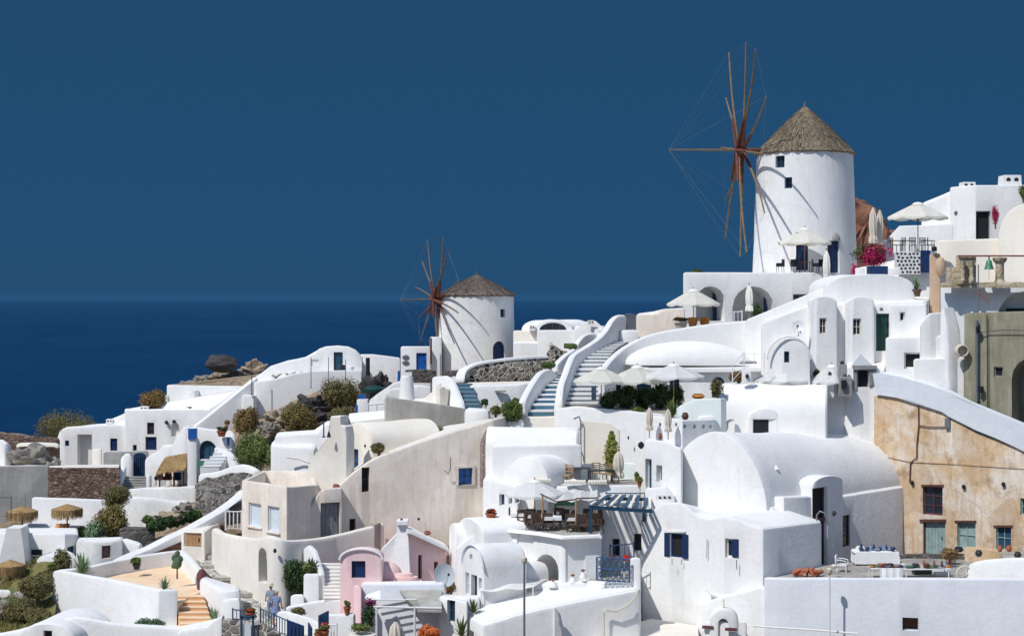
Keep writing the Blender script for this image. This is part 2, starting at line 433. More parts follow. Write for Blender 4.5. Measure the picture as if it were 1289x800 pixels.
# ---------------------------------------------------------------- buildings
GROUND = True
def TERR(px, D): return terr(px, D)
CUTS = []      # (object, cutter bmesh)
class Bld:
    def __init__(s, name, label, cat='house', group=None, at=None):
        s.name = name; s.label = label; s.cat = cat; s.group = group; s.root = None; s.cut = None; s.bodies = []; s.at = at
    def _root(s, loc):
        if s.root is None: s.root = thing(s.name, s.label, s.cat, loc, s.group)
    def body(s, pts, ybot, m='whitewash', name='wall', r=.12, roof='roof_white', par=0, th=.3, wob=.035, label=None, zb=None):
        """pts: (px, D, py_top) round the plan; ybot: photo row of the base at the first point. par: parapet height in m"""
        pl = [XY(a, d) for a, d, _ in pts]; tp = [ZZ(y, d) for _, d, y in pts]
        zb = zb if zb is not None else ZZ(ybot, pts[0][1])
        zb = min(zb, min(tp)-.3)
        if GROUND: zb = min([zb]+[TERR(a, d)-.8 for a, d, _ in pts])
        c = sum(pl, V2(0, 0))/len(pl)
        s._root((c.x, c.y, zb))
        bm = NB()
        if par:
            if area2(pl) < 0: pl = pl[::-1]; tp = tp[::-1]
            fl = fil(pl, tp, r); ps = [p for p, t in fl]; ts = [t+wob*noise.noise(Vector((p.x*.7, p.y*.7, t*.3))) for p, t in fl]
            rr = min(.1, th*.4); rings = [[Vector((p.x, p.y, zb)) for p in ps]]
            for io, dz in ((0, rr), (.3*rr, .3*rr), (rr, 0), (th-rr, 0), (th-.3*rr, .3*rr), (th, rr), (th, par)):
                q = inset(ps, io) if io else ps
                rings.append([Vector((p.x, p.y, t-dz)) for p, t in zip(q, ts)])
            loft(bm, rings)
            rp = inset(ps, th+.02); rt = [t-par for t in ts]
        else:
            base, ts = prism(bm, pl, tp, zb, r, wob)
            rp = inset(base, r+.02); rt = ts
        o = part(name, bm, m, s.root, label)
        s.bodies.append(o)
        if roof:
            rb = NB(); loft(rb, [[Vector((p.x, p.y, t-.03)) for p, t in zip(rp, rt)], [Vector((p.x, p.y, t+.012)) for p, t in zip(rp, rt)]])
            part('roof', rb, roof, s.root)
        return o
    def vault(s, A, B, ybase, yspring, ytop, length, m='whitewash', rm=None, name=None, dirx=None, n=14, r=.1, p=2.0, fall=0):
        """barrel vault: A,B = (px,D) ends of the arched front; rows measured at A; extruded `length` m away from the front (to its left-hand normal)"""
        a, b = XY(*A), XY(*B); D = (A[1]+B[1])/2
        z0, zs, zt = ZZ(ybase, D), ZZ(yspring, D), ZZ(ytop, D)
        w = (b-a).length; u = (b-a)/w; nn = V2(-u.y, u.x)
        if GROUND: z0 = min(z0, TERR(*A)-.8, TERR(*B)-.8)
        if dirx is not None: nn = Vector(dirx).normalized()
        c = (a+b)/2
        s._root((c.x, c.y, z0))
        def prof(sc):
            out = [(-w/2*sc, z0), (-w/2*sc, zs)]
            for k in range(1, n):
                t = PI*k/n
                cx = -math.copysign(abs(math.cos(t))**(2/p), math.cos(t)); sx = abs(math.sin(t))**(2/p)
                out.append((cx*w/2*sc, zs+(zt-zs)*sx*(1 if sc == 1 else sc)))
            out += [(w/2*sc, zs), (w/2*sc, z0)]
            return out
        rings = []
        steps = max(2, int(length/.7))
        seq = [(0, (w/2-r)/(w/2)), (r*.3, (w/2-.3*r)/(w/2)), (r, 1)]+[(length*k/steps, 1) for k in range(1, steps)]+[(length-r, 1), (length, (w/2-r)/(w/2))]
        for dd, sc in seq:
            ring = []
            for x, z in prof(sc):
                if z > zs: z = zs+(z-zs)*(1-fall*dd/length)
                q = c+u*x+nn*dd; wv = .09*noise.noise(Vector((q.x*.5, q.y*.5, z*.6)))
                ring.append(Vector((q.x, q.y, z+(wv if z > zs-.1 else 0))))
            rings.append(ring)
        bm = NB(); loft(bm, rings)
        if rm:                                   # curved roof shell as its own mesh, 1 cm proud of the body
            o = part(name or 'wall', bm, m, s.root); s.bodies.append(o)
            rb = NB(); lo, hi = [], []
            k0 = [(x, z) for x, z in prof(1) if z >= zs-.001]
            st = [(-.01, 1)]+[(length*k/steps, 1) for k in range(1, steps)]+[(length+.01, 1)]
            rg = []
            for dd, sc in st:
                inn, outr = [], []
                for x, z in k0:
                    q = c+u*x*1.0+nn*dd; wv = .03*noise.noise(Vector((q.x*.6, q.y*.6, z)))
                    f = math.hypot(x, z-zs) or 1
                    inn.append(Vector((q.x, q.y, z+wv-.02)))
                    q2 = c+u*(x*(1+.03/(w/2)))+nn*dd
                    outr.append(Vector((q2.x, q2.y, z+wv+.03)))
                rg.append(outr+inn[::-1])
            loft(rb, rg); part('roof', rb, rm, s.root)
        else:
            o = part(name or 'vaulted_body', bm, m, s.root); s.bodies.append(o)
        return o
    def dome(s, px, D, ybase, ytop, wpx, depth=None, m='roof_white', name='dome', n=28, low=.3):
        c = XY(px, D); rx = wpx/2/F*D; ry = (depth or rx*2)/2; z0, zt = ZZ(ybase, D), ZZ(ytop, D)
        s._root((c.x, c.y, z0))
        bm = NB(); pr = [(rx, -low)]+[(rx*math.cos(t*PI/20), (zt-z0)*math.sin(t*PI/20)) for t in range(0, 10)]+[(0, zt-z0)]
        lathe(bm, (c.x, c.y, z0), pr, n, wob=.02, sy=ry/rx)
        return part(name, bm, m, s.root)
    def add(s, name, bm, m, label=None, ang=35): return part(name, bm, m, s.root, label, ang)
    def wall(s, pts, th=.3, zb=None, hgt=None, m='whitewash', name='parapet', sm=0, r=None):
        if s.root is None: s._root(P(pts[0][0], pts[0][2], pts[0][1])-Vector((0, 0, hgt or 1)))
        return part(name, wall_bm(pts, th, zb, hgt, r, sm), m, s.root)
    def open(s, line, x0, x1, y0, y1, kind='window', fm='navy', pm='glass', arch=False, rec=.14, fw=.07, mull=(1, 1), sill=None, leaf=None, bi=-1, deep=None, trim=None, label=None, shut=None):
        """opening cut into body bi on the vertical plane through plan points line=((px,D),(px,D)); x,y are photo pixels"""
        A, B = XY(*line[0]), XY(*line[1])
        p0, p1 = hit(x0, A, B), hit(x1, A, B); Dm = (p0.y+p1.y)/2
        zt, zb = ZZ(y0, Dm), ZZ(y1, Dm)
        u = (p1-p0).normalized(); nn = V2(u.y, -u.x)
        if nn.y > 0 and abs(nn.y) > .02: nn = -nn            # outward = towards the camera side
        w = (p1-p0).length; c = (p0+p1)/2; h = zt-zb
        dp = deep or (rec+.12)
        def outl(ww, hh, lift=0):
            """outline (x, z) counter-clockwise from bottom left, z from zb"""
            if not arch: return [(-ww/2, -lift), (ww/2, -lift), (ww/2, hh), (-ww/2, hh)]
            rr = ww/2; sp = max(hh-rr, .05); k = 8; ry = hh-sp
            return [(-ww/2, -lift), (ww/2, -lift)]+[(rr*math.cos(PI*t/k), sp+ry*math.sin(PI*t/k)) for t in range(k+1)]
        def w3(x, z, d): q = c+u*x+nn*d; return Vector((q.x, q.y, zb+z))
        if s.bodies and bi is not None:
            body = s.bodies[bi]
            cb = next((b for o, b in CUTS if o == body), None)
            if cb is None: cb = NB(); CUTS.append((body, cb))
            ol = outl(w, h)
            a = [cb.verts.new(w3(x, z, .45)) for x, z in ol]; b = [cb.verts.new(w3(x, z, -dp)) for x, z in ol]
            k = len(ol); cb.faces.new(a); cb.faces.new(b[::-1])
            for i in range(k): cb.faces.new((a[i], b[i], b[(i+1) % k], a[(i+1) % k]))
        if kind == 'hole':
            return None
        oi = outl(w-2*fw, h-fw*(1 if kind == 'door' else 2)); sh = 0 if kind == 'door' else fw
        oo = outl(w+.004, h+.002)
        bm = NB()
        for d0, d1 in ((-rec+.0, -rec-.05),):
            A0 = [bm.verts.new(w3(x, z, d0)) for x, z in oo]; A1 = [bm.verts.new(w3(x, z+sh, d0)) for x, z in oi]
            B0 = [bm.verts.new(w3(x, z, d1)) for x, z in oo]; B1 = [bm.verts.new(w3(x, z+sh, d1)) for x, z in oi]
            k = len(oo)
            for i in range(k):
                j = (i+1) % k
                bm.faces.new((A0[i], A0[j], A1[j], A1[i])); bm.faces.new((B0[i], B1[i], B1[j], B0[j]))
                bm.faces.new((A1[i], A1[j], B1[j], B1[i])); bm.faces.new((A0[i], B0[i], B0[j], A0[j]))
        def bar(x, z, hw, hz, d0, d1, mi=0):
            q = w3(x, z, (d0+d1)/2); obox(bm, q, Vector((u.x, u.y, 0))*hw, Vector((nn.x, nn.y, 0))*abs(d1-d0)/2, Vector((0, 0, hz)))
        nx, nz = mull
        for i in range(1, nx+1 if nx > 1 or kind == 'window' else 1):
            if i <= nx-0 and nx >= 1 and w > .35: bar(-w/2+w*i/(nx+1), h/2, .022, h/2-fw, -rec-.005, -rec-.045)
        for j in range(1, nz+1):
            if h > .35 and kind == 'window': bar(0, h*j/(nz+1), w/2-fw, .02, -rec-.005, -rec-.04)
        wn = part(kind, bm, fm, s.root, label, ang=0)
        pb = NB(); op = outl(w, h-.002)
        a = [pb.verts.new(w3(x, z+.001, -rec-.055)) for x, z in op]; b = [pb.verts.new(w3(x, z+.001, -rec-.09)) for x, z in op]
        pb.faces.new(a); pb.faces.new(b[::-1]); k = len(op)
        for i in range(k): pb.faces.new((a[i], b[i], b[(i+1) % k], a[(i+1) % k]))
        if kind == 'door' and pm != 'glass' and pm != 'dark_interior':
            # raised planks on the leaf and a handle
            np_ = max(2, int(w/.22))
            for i in range(np_):
                xa = -w/2+fw+(w-2*fw)*(i+.08)/np_; xb = -w/2+fw+(w-2*fw)*(i+.92)/np_
                q = w3((xa+xb)/2, (h-fw-(.25*w if arch else 0))/2, -rec-.045)
                obox(pb, q, Vector((u.x, u.y, 0))*(xb-xa)/2, Vector((nn.x, nn.y, 0))*.012, Vector((0, 0, (h-fw-(.25*w if arch else 0))/2-.03)))
        part('door_leaf' if kind == 'door' else 'pane', pb, pm, wn, ang=0)
        if kind == 'door' and w > .5:
            hb = NB(); obox(hb, w3(w*.3, min(1.0, h*.5), -rec-.0), Vector((u.x, u.y, 0))*.02, Vector((nn.x, nn.y, 0))*.03, Vector((0, 0, .09)))
            part('handle', hb, 'metal_dark', wn, ang=0)
        if sill:
            sb = NB(); obox(sb, w3(0, -.05, .03), Vector((u.x, u.y, 0))*(w/2+.1), Vector((nn.x, nn.y, 0))*.09, Vector((0, 0, .04)))
            part('sill', sb, sill, wn, ang=0)
        if trim:                                  # surround standing 3 cm proud of the wall
            tb = NB(); tw = .14
            to = outl(w+2*tw, h+tw, 0); ti = outl(w, h, 0)
            X = [[tb.verts.new(w3(x, z, d)) for x, z in oo_] for oo_, d in ((to, .035), (ti, .035), (ti, -.02), (to, -.02))]
            k = len(to)
            for q in range(4):
                for i in range(k):
                    j = (i+1) % k
                    if i == 0 and kind == 'door': continue
                    tb.faces.new((X[q][i], X[q][j], X[(q+1) % 4][j], X[(q+1) % 4][i]))
            part('surround', tb, trim, wn, ang=0)
        if shut:                                   # two open shutters folded back against the wall
            for sd in (-1, 1):
                q = w3(sd*(w/2+.02+w*.23), h/2, .03); sb = NB()
                obox(sb, q, Vector((u.x, u.y, 0))*w*.23, Vector((nn.x, nn.y, 0))*.025, Vector((0, 0, h/2)))
                for t in range(7):
                    obox(sb, w3(sd*(w/2+.02+w*.23), h*(t+.7)/7.4, .06), Vector((u.x, u.y, 0))*w*.18, Vector((nn.x, nn.y, 0))*.012, Vector((0, 0, h/22)))
                part('shutter', sb, shut, wn, ang=0)
        return wn
def apply_cuts():
    tmp = []
    for o, cb in CUTS:
        bmesh.ops.translate(cb, verts=cb.verts[:], vec=-org(o))
        bmesh.ops.recalc_face_normals(cb, faces=cb.faces[:])
        me = bpy.data.meshes.new('cutter'); cb.to_mesh(me); cb.free()
        c = bpy.data.objects.new('cutter', me); COL.objects.link(c); c.location = o.parent.location
        md = o.modifiers.new('cut', 'BOOLEAN'); md.operation = 'DIFFERENCE'; md.object = c; md.solver = 'EXACT'
        tmp.append((o, c))
    bpy.context.view_layer.update()
    dg = bpy.context.evaluated_depsgraph_get()
    res = [(o, c, bpy.data.meshes.new_from_object(o.evaluated_get(dg))) for o, c in tmp]
    for o, c, me in res:
        if len(me.polygons) < 6: print('BOOLEAN EMPTY', o.name, o.parent.name)
        old = o.data; o.modifiers.clear(); o.data = me; me.name = old.name
        me.polygons.foreach_set('use_smooth', [True]*len(me.polygons)); me.set_sharp_from_angle(angle=math.radians(35))
        bpy.data.objects.remove(c)

def panel(poly, line, th=.1, out=.02, bm=None):
    """plate on a vertical plane: poly = photo (px, py) corners, line = plane as two plan points; stands `out` m proud, th thick"""
    A, B = XY(*line[0]), XY(*line[1]); u = (B-A).normalized(); nn = V2(u.y, -u.x)
    if nn.y > 0: nn = -nn
    bm = bm or NB(); f, k = [], []
    for px, py in poly:
        q = hit(px, A, B); z = ZZ(py, q.y); a = q+nn*out; b_ = q+nn*(out-th)
        f.append(Vector((a.x, a.y, z))); k.append(Vector((b_.x, b_.y, z)))
    c = sum(f, Vector())/len(f)
    loft(bm, [k, f])
    return bm
# ---------------------------------------------------------------- props
def leaves_bm(c, rx, ry, rz, n, size, seed=1, clump=9, bm=None, up=.2, flat_bottom=True, lobes=None):
    """small leaf faces gathered in clumps through an uneven volume"""
    rnd = random.Random(seed); bm = bm or NB(); c = Vector(c)
    lobes = lobes or [(Vector((rnd.uniform(-.45, .45)*rx, rnd.uniform(-.45, .45)*ry, rnd.uniform(-.1, .5)*rz)), rnd.uniform(.5, .75)) for _ in range(clump)]
    for i in range(n):
        lc, ls = lobes[rnd.randrange(len(lobes))]
        d = Vector((rnd.gauss(0, 1), rnd.gauss(0, 1), rnd.gauss(0, 1))).normalized()
        rr = (rnd.random()**.33)*ls*(.85+.3*noise.noise(d*2.2+Vector((seed, 0, 0))))
        p = lc+Vector((d.x*rx, d.y*ry, d.z*rz))*rr
        if flat_bottom and p.z < -rz*.55: p.z = -rz*.55*rnd.random()
        s = size*rnd.uniform(.6, 1.3)
        nrm = (d+Vector((rnd.gauss(0, .6), rnd.gauss(0, .6), rnd.gauss(up, .6)))).normalized()
        a = nrm.orthogonal().normalized(); b = nrm.cross(a); t = rnd.random()*6.28
        a, b = a*math.cos(t)+b*math.sin(t), b*math.cos(t)-a*math.sin(t)
        q = c+p
        v = [bm.verts.new(q+a*s), bm.verts.new(q+b*s*.45), bm.verts.new(q-a*s), bm.verts.new(q-b*s*.45)]
        bm.faces.new(v)
    return bm
def shrub(px, py, D, wpx, hpx, label, m='leaf', cat='bush', group=None, name='shrub', seed=None, dens=1.0, leaf=.1, stem=True, depth=None):
    """px: centre column, py: base row, size in photo px at distance D"""
    base = P(px, py, D); w = wpx/F*D; h = hpx/F*D; seed = seed or int(px*7+py)
    t = thing(name, label, cat, base, group)
    rz = h*.62
    n = int(min(9000, 420*dens*(w*w+w*h+.3)/(leaf*10)**2*1.6))
    leaf *= .75; n = int(n*1.5)
    bm = leaves_bm(base+Vector((0, 0, h*.36)), w*.55, (depth or w)*.5, h*.66, n, leaf, seed, clump=14)
    o = part('foliage', bm, m, t, ang=0)
    if stem:
        sb = NB(); rnd = random.Random(seed)
        for k in range(5):
            a = k*1.3; tube(sb, [base-Vector((0, 0, .3)), base+Vector((math.cos(a)*w*.1, math.sin(a)*w*.1, h*.25)), base+Vector((math.cos(a)*w*.25, math.sin(a)*w*.2, h*.6))], [.05, .035, .012], 6)
        part('stem', sb, 'bark', t)
    return t
def agave(px, py, D, wpx, hpx, label, m='leaf_agave', pot=None, group=None, cat='agave', n=26, name='agave'):
    base = P(px, py, D); w = wpx/F*D; h = hpx/F*D; rnd = random.Random(int(px+py))
    t = thing(name, label, cat, base, group); ph = 0
    if pot:
        ph = pot[1]/F*D; pr = pot[0]/F*D/2; pb = NB()
        lathe(pb, base, [(pr*.72, 0), (pr*.9, ph*.7), (pr, ph*.8), (pr*1.05, ph*.82), (pr*1.05, ph), (pr*.85, ph), (pr*.8, ph*.85), (0, ph*.85)], 18)
        part('pot', pb, pot[2], t)
    bm = NB(); L = h-ph
    for i in range(n):
        a = i*2.39996+rnd.uniform(-.2, .2); e = (i/n)**.8; el = .25+1.2*(e)
        dr = Vector((math.cos(a), math.sin(a), 0)); ln = min(max(w/2/max(math.cos(el), .25), L*.6), L*1.05)*rnd.uniform(.8, 1.05)
        pr_ = base+Vector((0, 0, ph)); s = dr.cross(Vector((0, 0, 1))); last = None
        for k in range(5):
            f = k/4; cc = pr_+dr*(math.cos(el)*ln*f)+Vector((0, 0, math.sin(el)*ln*f-.12*ln*f*f*(1-e)))
            ww = ln*.10*(1-f)**.6*(1 if k else .8)+.003
            cur = [bm.verts.new(cc-s*ww), bm.verts.new(cc+Vector((0, 0, -ww*.5))), bm.verts.new(cc+s*ww)]
            if last:
                bm.faces.new((last[0], last[1], cur[1], cur[0])); bm.faces.new((last[1], last[2], cur[2], cur[1]))
            last = cur
    part('leaves', bm, m, t, ang=0)
    return t
def potplant(px, py, D, pw, ph, fw, fh, label, m='leaf', pm='terracotta', group=None, cat='potted plant', name='potted_plant', extra=None, square=False):
    """py = row of the pot's foot"""
    base = P(px, py, D); s = D/F; t = thing(name, label, cat, base, group)
    pr, h = pw*s/2, ph*s; pb = NB()
    lathe(pb, base, [(pr*.68, 0), (pr*.9, h*.72), (pr*.92, h*.76), (pr*1.08, h*.78), (pr*1.08, h), (pr*.88, h), (pr*.86, h*.86), (0, h*.86)], 4 if square else 20)
    part('pot', pb, pm, t)
    R = fw*s/2; H = fh*s
    bm = leaves_bm(base+Vector((0, 0, h+H*.35)), R, R, H*.62, int(260+900*R*R+500*R), .07, int(px*3+py), 6)
    part('foliage', bm, m, t, ang=0)
    if extra:
        bm = leaves_bm(base+Vector((0, 0, h+H*.45)), R*1.05, R*1.05, H*.6, int(120+300*R), .05, int(px*5+py), 5)
        part('flowers', bm, extra, t, ang=0)
    return t
def pot(px, py, D, w, h, label, m='terracotta', group=None, name='clay_pot', cat='pot'):
    base = P(px, py, D); s = D/F; pr, hh = w*s/2, h*s; bm = NB()
    lathe(bm, base, [(pr*.55, 0), (pr*.9, hh*.3), (pr, hh*.55), (pr*.8, hh*.82), (pr*.62, hh*.9), (pr*.75, hh), (pr*.6, hh), (pr*.5, hh*.9), (pr*.7, hh*.6), (0, hh*.2)], 20)
    return solo(name, bm, m, label, cat, group, at=base)

def umbrella_at(base, R, H, label, m='canvas', group=None, slope=.3, n=8, val=.16, rz=0, pole='pale_wood', droop=.06, seed=0):
    """open parasol: H = height of the canopy rim above the foot"""
    base = Vector(base); t = thing('parasol', label, 'parasol', base, group)
    pb = NB(); tube(pb, [base, base+Vector((0, 0, H+slope*R*1.02))], .03, 8); part('pole', pb, pole, t)
    fb = NB(); lathe(fb, base, [(.24, 0), (.26, .03), (.24, .09), (.05, .12), (.04, .3), (0, .3)], 16); part('base', fb, 'metal_grey', t)
    bm = NB(); top = base+Vector((0, 0, H+slope*R)); rings = []
    fr = [0.04, .3, .55, .8, 1.0]
    M = n*4
    for f in fr:
        ring = []
        for k in range(M):
            a = rz+2*PI*k/M; ph = (k % 4)/4*PI
            sc = math.cos(PI/n)/math.cos(((k % 4)/4)*2*PI/n-PI/n) if True else 1
            z = -slope*R*(f**1.12)-droop*R*f*math.sin(ph)*.5
            ring.append(bm.verts.new(top+Vector((math.cos(a)*R*f*sc, math.sin(a)*R*f*sc, z))))
        rings.append(ring)
    ring = []
    for k in range(M):                                   # scalloped valance
        v = rings[-1][k].co; ph = (k % 4)/4*PI
        ring.append(bm.verts.new(v+Vector(((v.x-top.x)*.015, (v.y-top.y)*.015, -val*(.55+.45*math.sin(ph))))))
    rings.append(ring)
    apex = bm.verts.new(top+Vector((0, 0, .02)))
    for k in range(M): bm.faces.new((apex, rings[0][k], rings[0][(k+1) % M]))
    for A, B in zip(rings, rings[1:]):
        for k in range(M): bm.faces.new((A[k], B[k], B[(k+1) % M], A[(k+1) % M]))
    bmesh.ops.solidify(bm, geom=bm.faces[:], thickness=.012)
    part('canopy', bm, m, t, ang=25)
    cb = NB(); lathe(cb, top, [(.22*R, -slope*R*.16), (.12*R, 0), (0, .05)], n); part('vent_cap', cb, m, t)
    kb = NB(); lathe(kb, top, [(.02, 0), (.05, .04), (.045, .1), (.02, .15), (0, .18)], 10); part('finial', kb, pole, t)
    rb = NB()
    for k in range(n):
        a = rz+2*PI*k/n; d = Vector((math.cos(a), math.sin(a), 0))
        tube(rb, [top+Vector((0, 0, -.08)), top+d*R*.96+Vector((0, 0, -slope*R*.96-.03))], .012, 5)
        tube(rb, [base+Vector((0, 0, H-.15*R)), top+d*R*.5+Vector((0, 0, -slope*R*.5-.03))], .01, 5)
    part('ribs', rb, pole, t)
    return t
def umbrella(px, rim, foot, D, wpx, hpx, label, **k):
    """px centre, rim row, foot row, canopy width and cone height in photo px"""
    R = wpx/2/F*D; H = (foot-rim)/F*D
    return umbrella_at(P(px, foot, D), R, H, label, slope=hpx/F*D/R, **k)
def closed_umbrella(px, top, foot, D, label, m='canvas', group=None, wpx=9, low=None):
    base = P(px, foot, D); H = (foot-top)/F*D; r = wpx/2/F*D; t = thing('closed_parasol', label, 'parasol', base, group)
    pb = NB(); tube(pb, [base, base+Vector((0, 0, H))], .03, 8); part('pole', pb, 'pale_wood', t)
    bm = NB(); l = H*(low or .25); n = 32; rings = []
    for f, rr in ((0, .95), (.04, 1.05), (.18, .95), (.24, .72), (.3, .9), (.55, .95), (.8, .75), (.93, .38), (1.0, .12)):
        z = l+(H*.97-l)*f
        rings.append([base+Vector((math.cos(2*PI*k/n)*r*rr*(1+.16*math.sin(k*PI/2+f*2)), math.sin(2*PI*k/n)*r*rr*(1+.16*math.sin(k*PI/2+f*2)), z)) for k in range(n)])
    loft(bm, rings); part('folded_canopy', bm, m, t, ang=50)
    kb = NB(); lathe(kb, base+Vector((0, 0, H*.97)), [(.03, 0), (.05, .05), (.02, .13), (0, .15)], 8); part('finial', kb, 'brown_wood', t)
    sb = NB(); lathe(sb, base+Vector((0, 0, l+(H*.97-l)*.225)), [(r*.78, 0), (r*.8, .03), (r*.76, .06)], 16); part('strap', sb, m, t)
    return t
def straw_umbrella(px, top, rim, foot, D, wpx, label, group='straw parasols'):
    base = P(px, foot, D); H = (foot-rim)/F*D; R = wpx/2/F*D; ht = (rim-top)/F*D; t = thing('straw_parasol', label, 'parasol', base, group)
    pb = NB(); tube(pb, [base, base+Vector((0, 0, H+ht))], .045, 8); part('pole', pb, 'brown_wood', t)
    bm = NB(); fr = .58*ht
    c = base+Vector((0, 0, H))
    lathe(bm, c, [(R*.9, fr*.3), (R*.95, fr), (R*.8, fr+.25*(ht-fr)), (R*.45, fr+.65*(ht-fr)), (R*.12, ht*.97), (0, ht)], 36, wob=.06, seed=px)
    rnd = random.Random(int(px))
    for k in range(1500):                                 # loose straw strands hanging over the rim
        a = rnd.random()*6.283; f = rnd.random(); d = Vector((math.cos(a), math.sin(a), 0))
        if k % 2: r0, z0 = R*rnd.uniform(.93, 1.02), fr*rnd.uniform(.8, 1.1); r1, z1 = r0*rnd.uniform(.98, 1.04), z0-fr*rnd.uniform(.6, 1.35)
        else:
            r0 = R*f*.9; z0 = fr+(ht-fr)*(1-f**1.1)+.02; r1 = r0+R*.14; z1 = z0-(ht-fr)*.2+.015
        p, q = c+d*r0+Vector((0, 0, z0)), c+d*r1+Vector((0, 0, z1)); s = d.cross(Vector((0, 0, 1)))*.018
        bm.faces.new([bm.verts.new(x) for x in (p-s, p+s, q+s*.5, q-s*.5)])
    part('straw_canopy', bm, 'straw', t, ang=40)
    return t

def stairs(name, label, pts, n, ms, mn=None, cat='staircase', thick=.5, nos=.05, group=None, side=None):
    """pts: from the foot up, (pxL, pxR, D, py) of step edges; n steps. ms: step material, mn: nosing material"""
    def at(f):
        k = f*(len(pts)-1); i = min(int(k), len(pts)-2); u = k-i
        return [a+(b-a)*u for a, b in zip(pts[i], pts[i+1])]
    a0 = at(0); base = P((a0[0]+a0[1])/2, a0[3], a0[2]); t = thing(name, label, cat, base, group)
    sb, nb = NB(), NB(); tot0 = ZZ(a0[3], a0[2])
    for i in range(n):
        L, R, D, y = at(i/n); L2, R2, D2, y2 = at((i+1)/n)
        z0, z1 = ZZ(y, D), ZZ(y2, D2)
        q = [XY(L, D), XY(R, D), XY(R2, D2), XY(L2, D2)]
        zb = z0-thick
        d = (q[3]-q[0]).normalized()*.0
        bot = [Vector((p.x, p.y, zb)) for p in q]; top = [Vector((p.x, p.y, z1)) for p in q]
        loft(sb, [bot, top])
        if mn:
            h = (z1-z0)*nos
            f0 = [(q[0]-V2(0, .02)), (q[1]-V2(0, .02)), (q[1]+(q[2]-q[1])*.8), (q[0]+(q[3]-q[0])*.8)]
            loft(nb, [[Vector((p.x, p.y, z1-h)) for p in f0], [Vector((p.x, p.y, z1+.006)) for p in f0]])
    part('steps', sb, ms, t, ang=20)
    if mn: part('nosings', nb, mn, t, ang=20)
    else: nb.free()
    return t
def chair_proto(kind, m):
    t = thing('chair', 'x', 'chair', (0, 0, 0))
    sb = NB(); box(sb, (-.23, -.22, .41), (.23, .22, .46)); part('seat', sb, m, t)
    bb = NB()
    if kind == 'wicker':
        box(bb, (-.24, .19, .44), (.24, .245, .92)); box(bb, (-.27, -.2, .42), (-.235, .22, .66)); box(bb, (.235, -.2, .42), (.27, .22, .66))
    elif kind == 'plastic':
        rings = []
        for z, w in ((.44, .2), (.6, .24), (.75, .23), (.84, .15)):
            rings.append([Vector(p) for p in ((-w, .2+z*.05, z), (w, .2+z*.05, z), (w, .235+z*.05, z), (-w, .235+z*.05, z))])
        loft(bb, rings)
        for s in (-1, 1): tube(bb, [(s*.25, .2, .66), (s*.27, 0, .66), (s*.26, -.2, .62), (s*.25, -.22, .44)], .022, 6)
    else:
        for z in (.58, .68, .78, .88): box(bb, (-.21, .2, z), (.21, .225, z+.055))
        for s in (-1, 1): box(bb, (s*.21-.018, .2, .44), (s*.21+.018, .235, .95))
    part('backrest', bb, m, t)
    for sx in (-1, 1):
        for sy in (-1, 1):
            lb = NB(); tube(lb, [(sx*.2, sy*.19, .42), (sx*.215, sy*.21, 0)], .02, 6); part('leg', lb, m, t)
    return t
def table_proto(m, rnd=False, w=.8):
    t = thing('table', 'x', 'table', (0, 0, 0)); b = NB()
    if rnd: lathe(b, (0, 0, 0), [(w/2, .71), (w/2, .74), (0, .745)], 24)
    else: box(b, (-w/2, -.35, .71), (w/2, .35, .745))
    part('tabletop', b, m, t)
    if rnd:
        lb = NB(); tube(lb, [(0, 0, 0), (0, 0, .72)], .03, 8); lathe(lb, (0, 0, 0), [(.22, 0), (.2, .03), (0, .05)], 16); part('pedestal', lb, 'metal_dark', t)
    else:
        for sx in (-1, 1):
            for sy in (-1, 1):
                lb = NB(); tube(lb, [(sx*(w/2-.06), sy*.3, .72), (sx*(w/2-.06), sy*.3, 0)], .022, 6); part('leg', lb, m, t)
    return t
class Proto:
    """first placement moves the original, later ones copy it"""
    def __init__(s, o): s.o = o; s.used = False
    def put(s, loc, rz, label, group=None, sc=1):
        if s.used: return copy_tree(s.o, loc, rz, sc, label, group)
        s.used = True; s.o.location = loc; s.o.rotation_euler = (0, 0, rz); s.o['label'] = label; s.o.scale = (sc,)*3
        if group: s.o['group'] = group
        return s.o
def dish(px, py, D, rpx, label, yaw=-.5, tilt=.5, foot=None):
    """satellite dish facing camera-left and up"""
    c = P(px, py, D); R = rpx/F*D; ax = Vector((math.sin(yaw)*math.cos(tilt), -math.cos(yaw)*math.cos(tilt), math.sin(tilt)))
    base = P(px, foot, D+.3) if foot else c-Vector((0, -.3, R+.3))
    t = thing('satellite_dish', label, 'satellite dish', base)
    a = ax.orthogonal().normalized(); b = ax.cross(a); bm = NB(); rings = []
    for side in (0, 1):
        for j in range(7):
            f = (j if not side else 6-j)/6; rr = R*max(f, .02)
            rings.append([c+ax*(.22*R*f*f-(.02 if side else 0))+(a*math.cos(2*PI*k/28)+b*math.sin(2*PI*k/28))*rr for k in range(28)])
    loft(bm, rings); part('reflector', bm, 'white_paint' if rpx < 13 else 'grey_dish', t)
    sb = NB(); dn = Vector((0, 0, -1)); dn = (dn-ax*dn.dot(ax)).normalized()
    tip = c+ax*R*.95
    tube(sb, [c+dn*R*.9+ax*.15*R, tip], .015, 6); tube(sb, [c+a*R*.9+ax*.15*R, tip], .01, 5)
    part('feed_arm', sb, 'metal_grey', t)
    hb = NB(); obox(hb, tip, (.05, 0, 0), (0, .05, 0), (0, 0, .06)); part('receiver', hb, 'metal_dark', t)
    mb = NB(); tube(mb, [base, Vector((base.x, base.y, c.z)), c-ax*.03], .03, 8); part('mast', mb, 'metal_grey', t)
    return t
flat('grey_dish', srgb('#c4cbd0'), .5, .06)
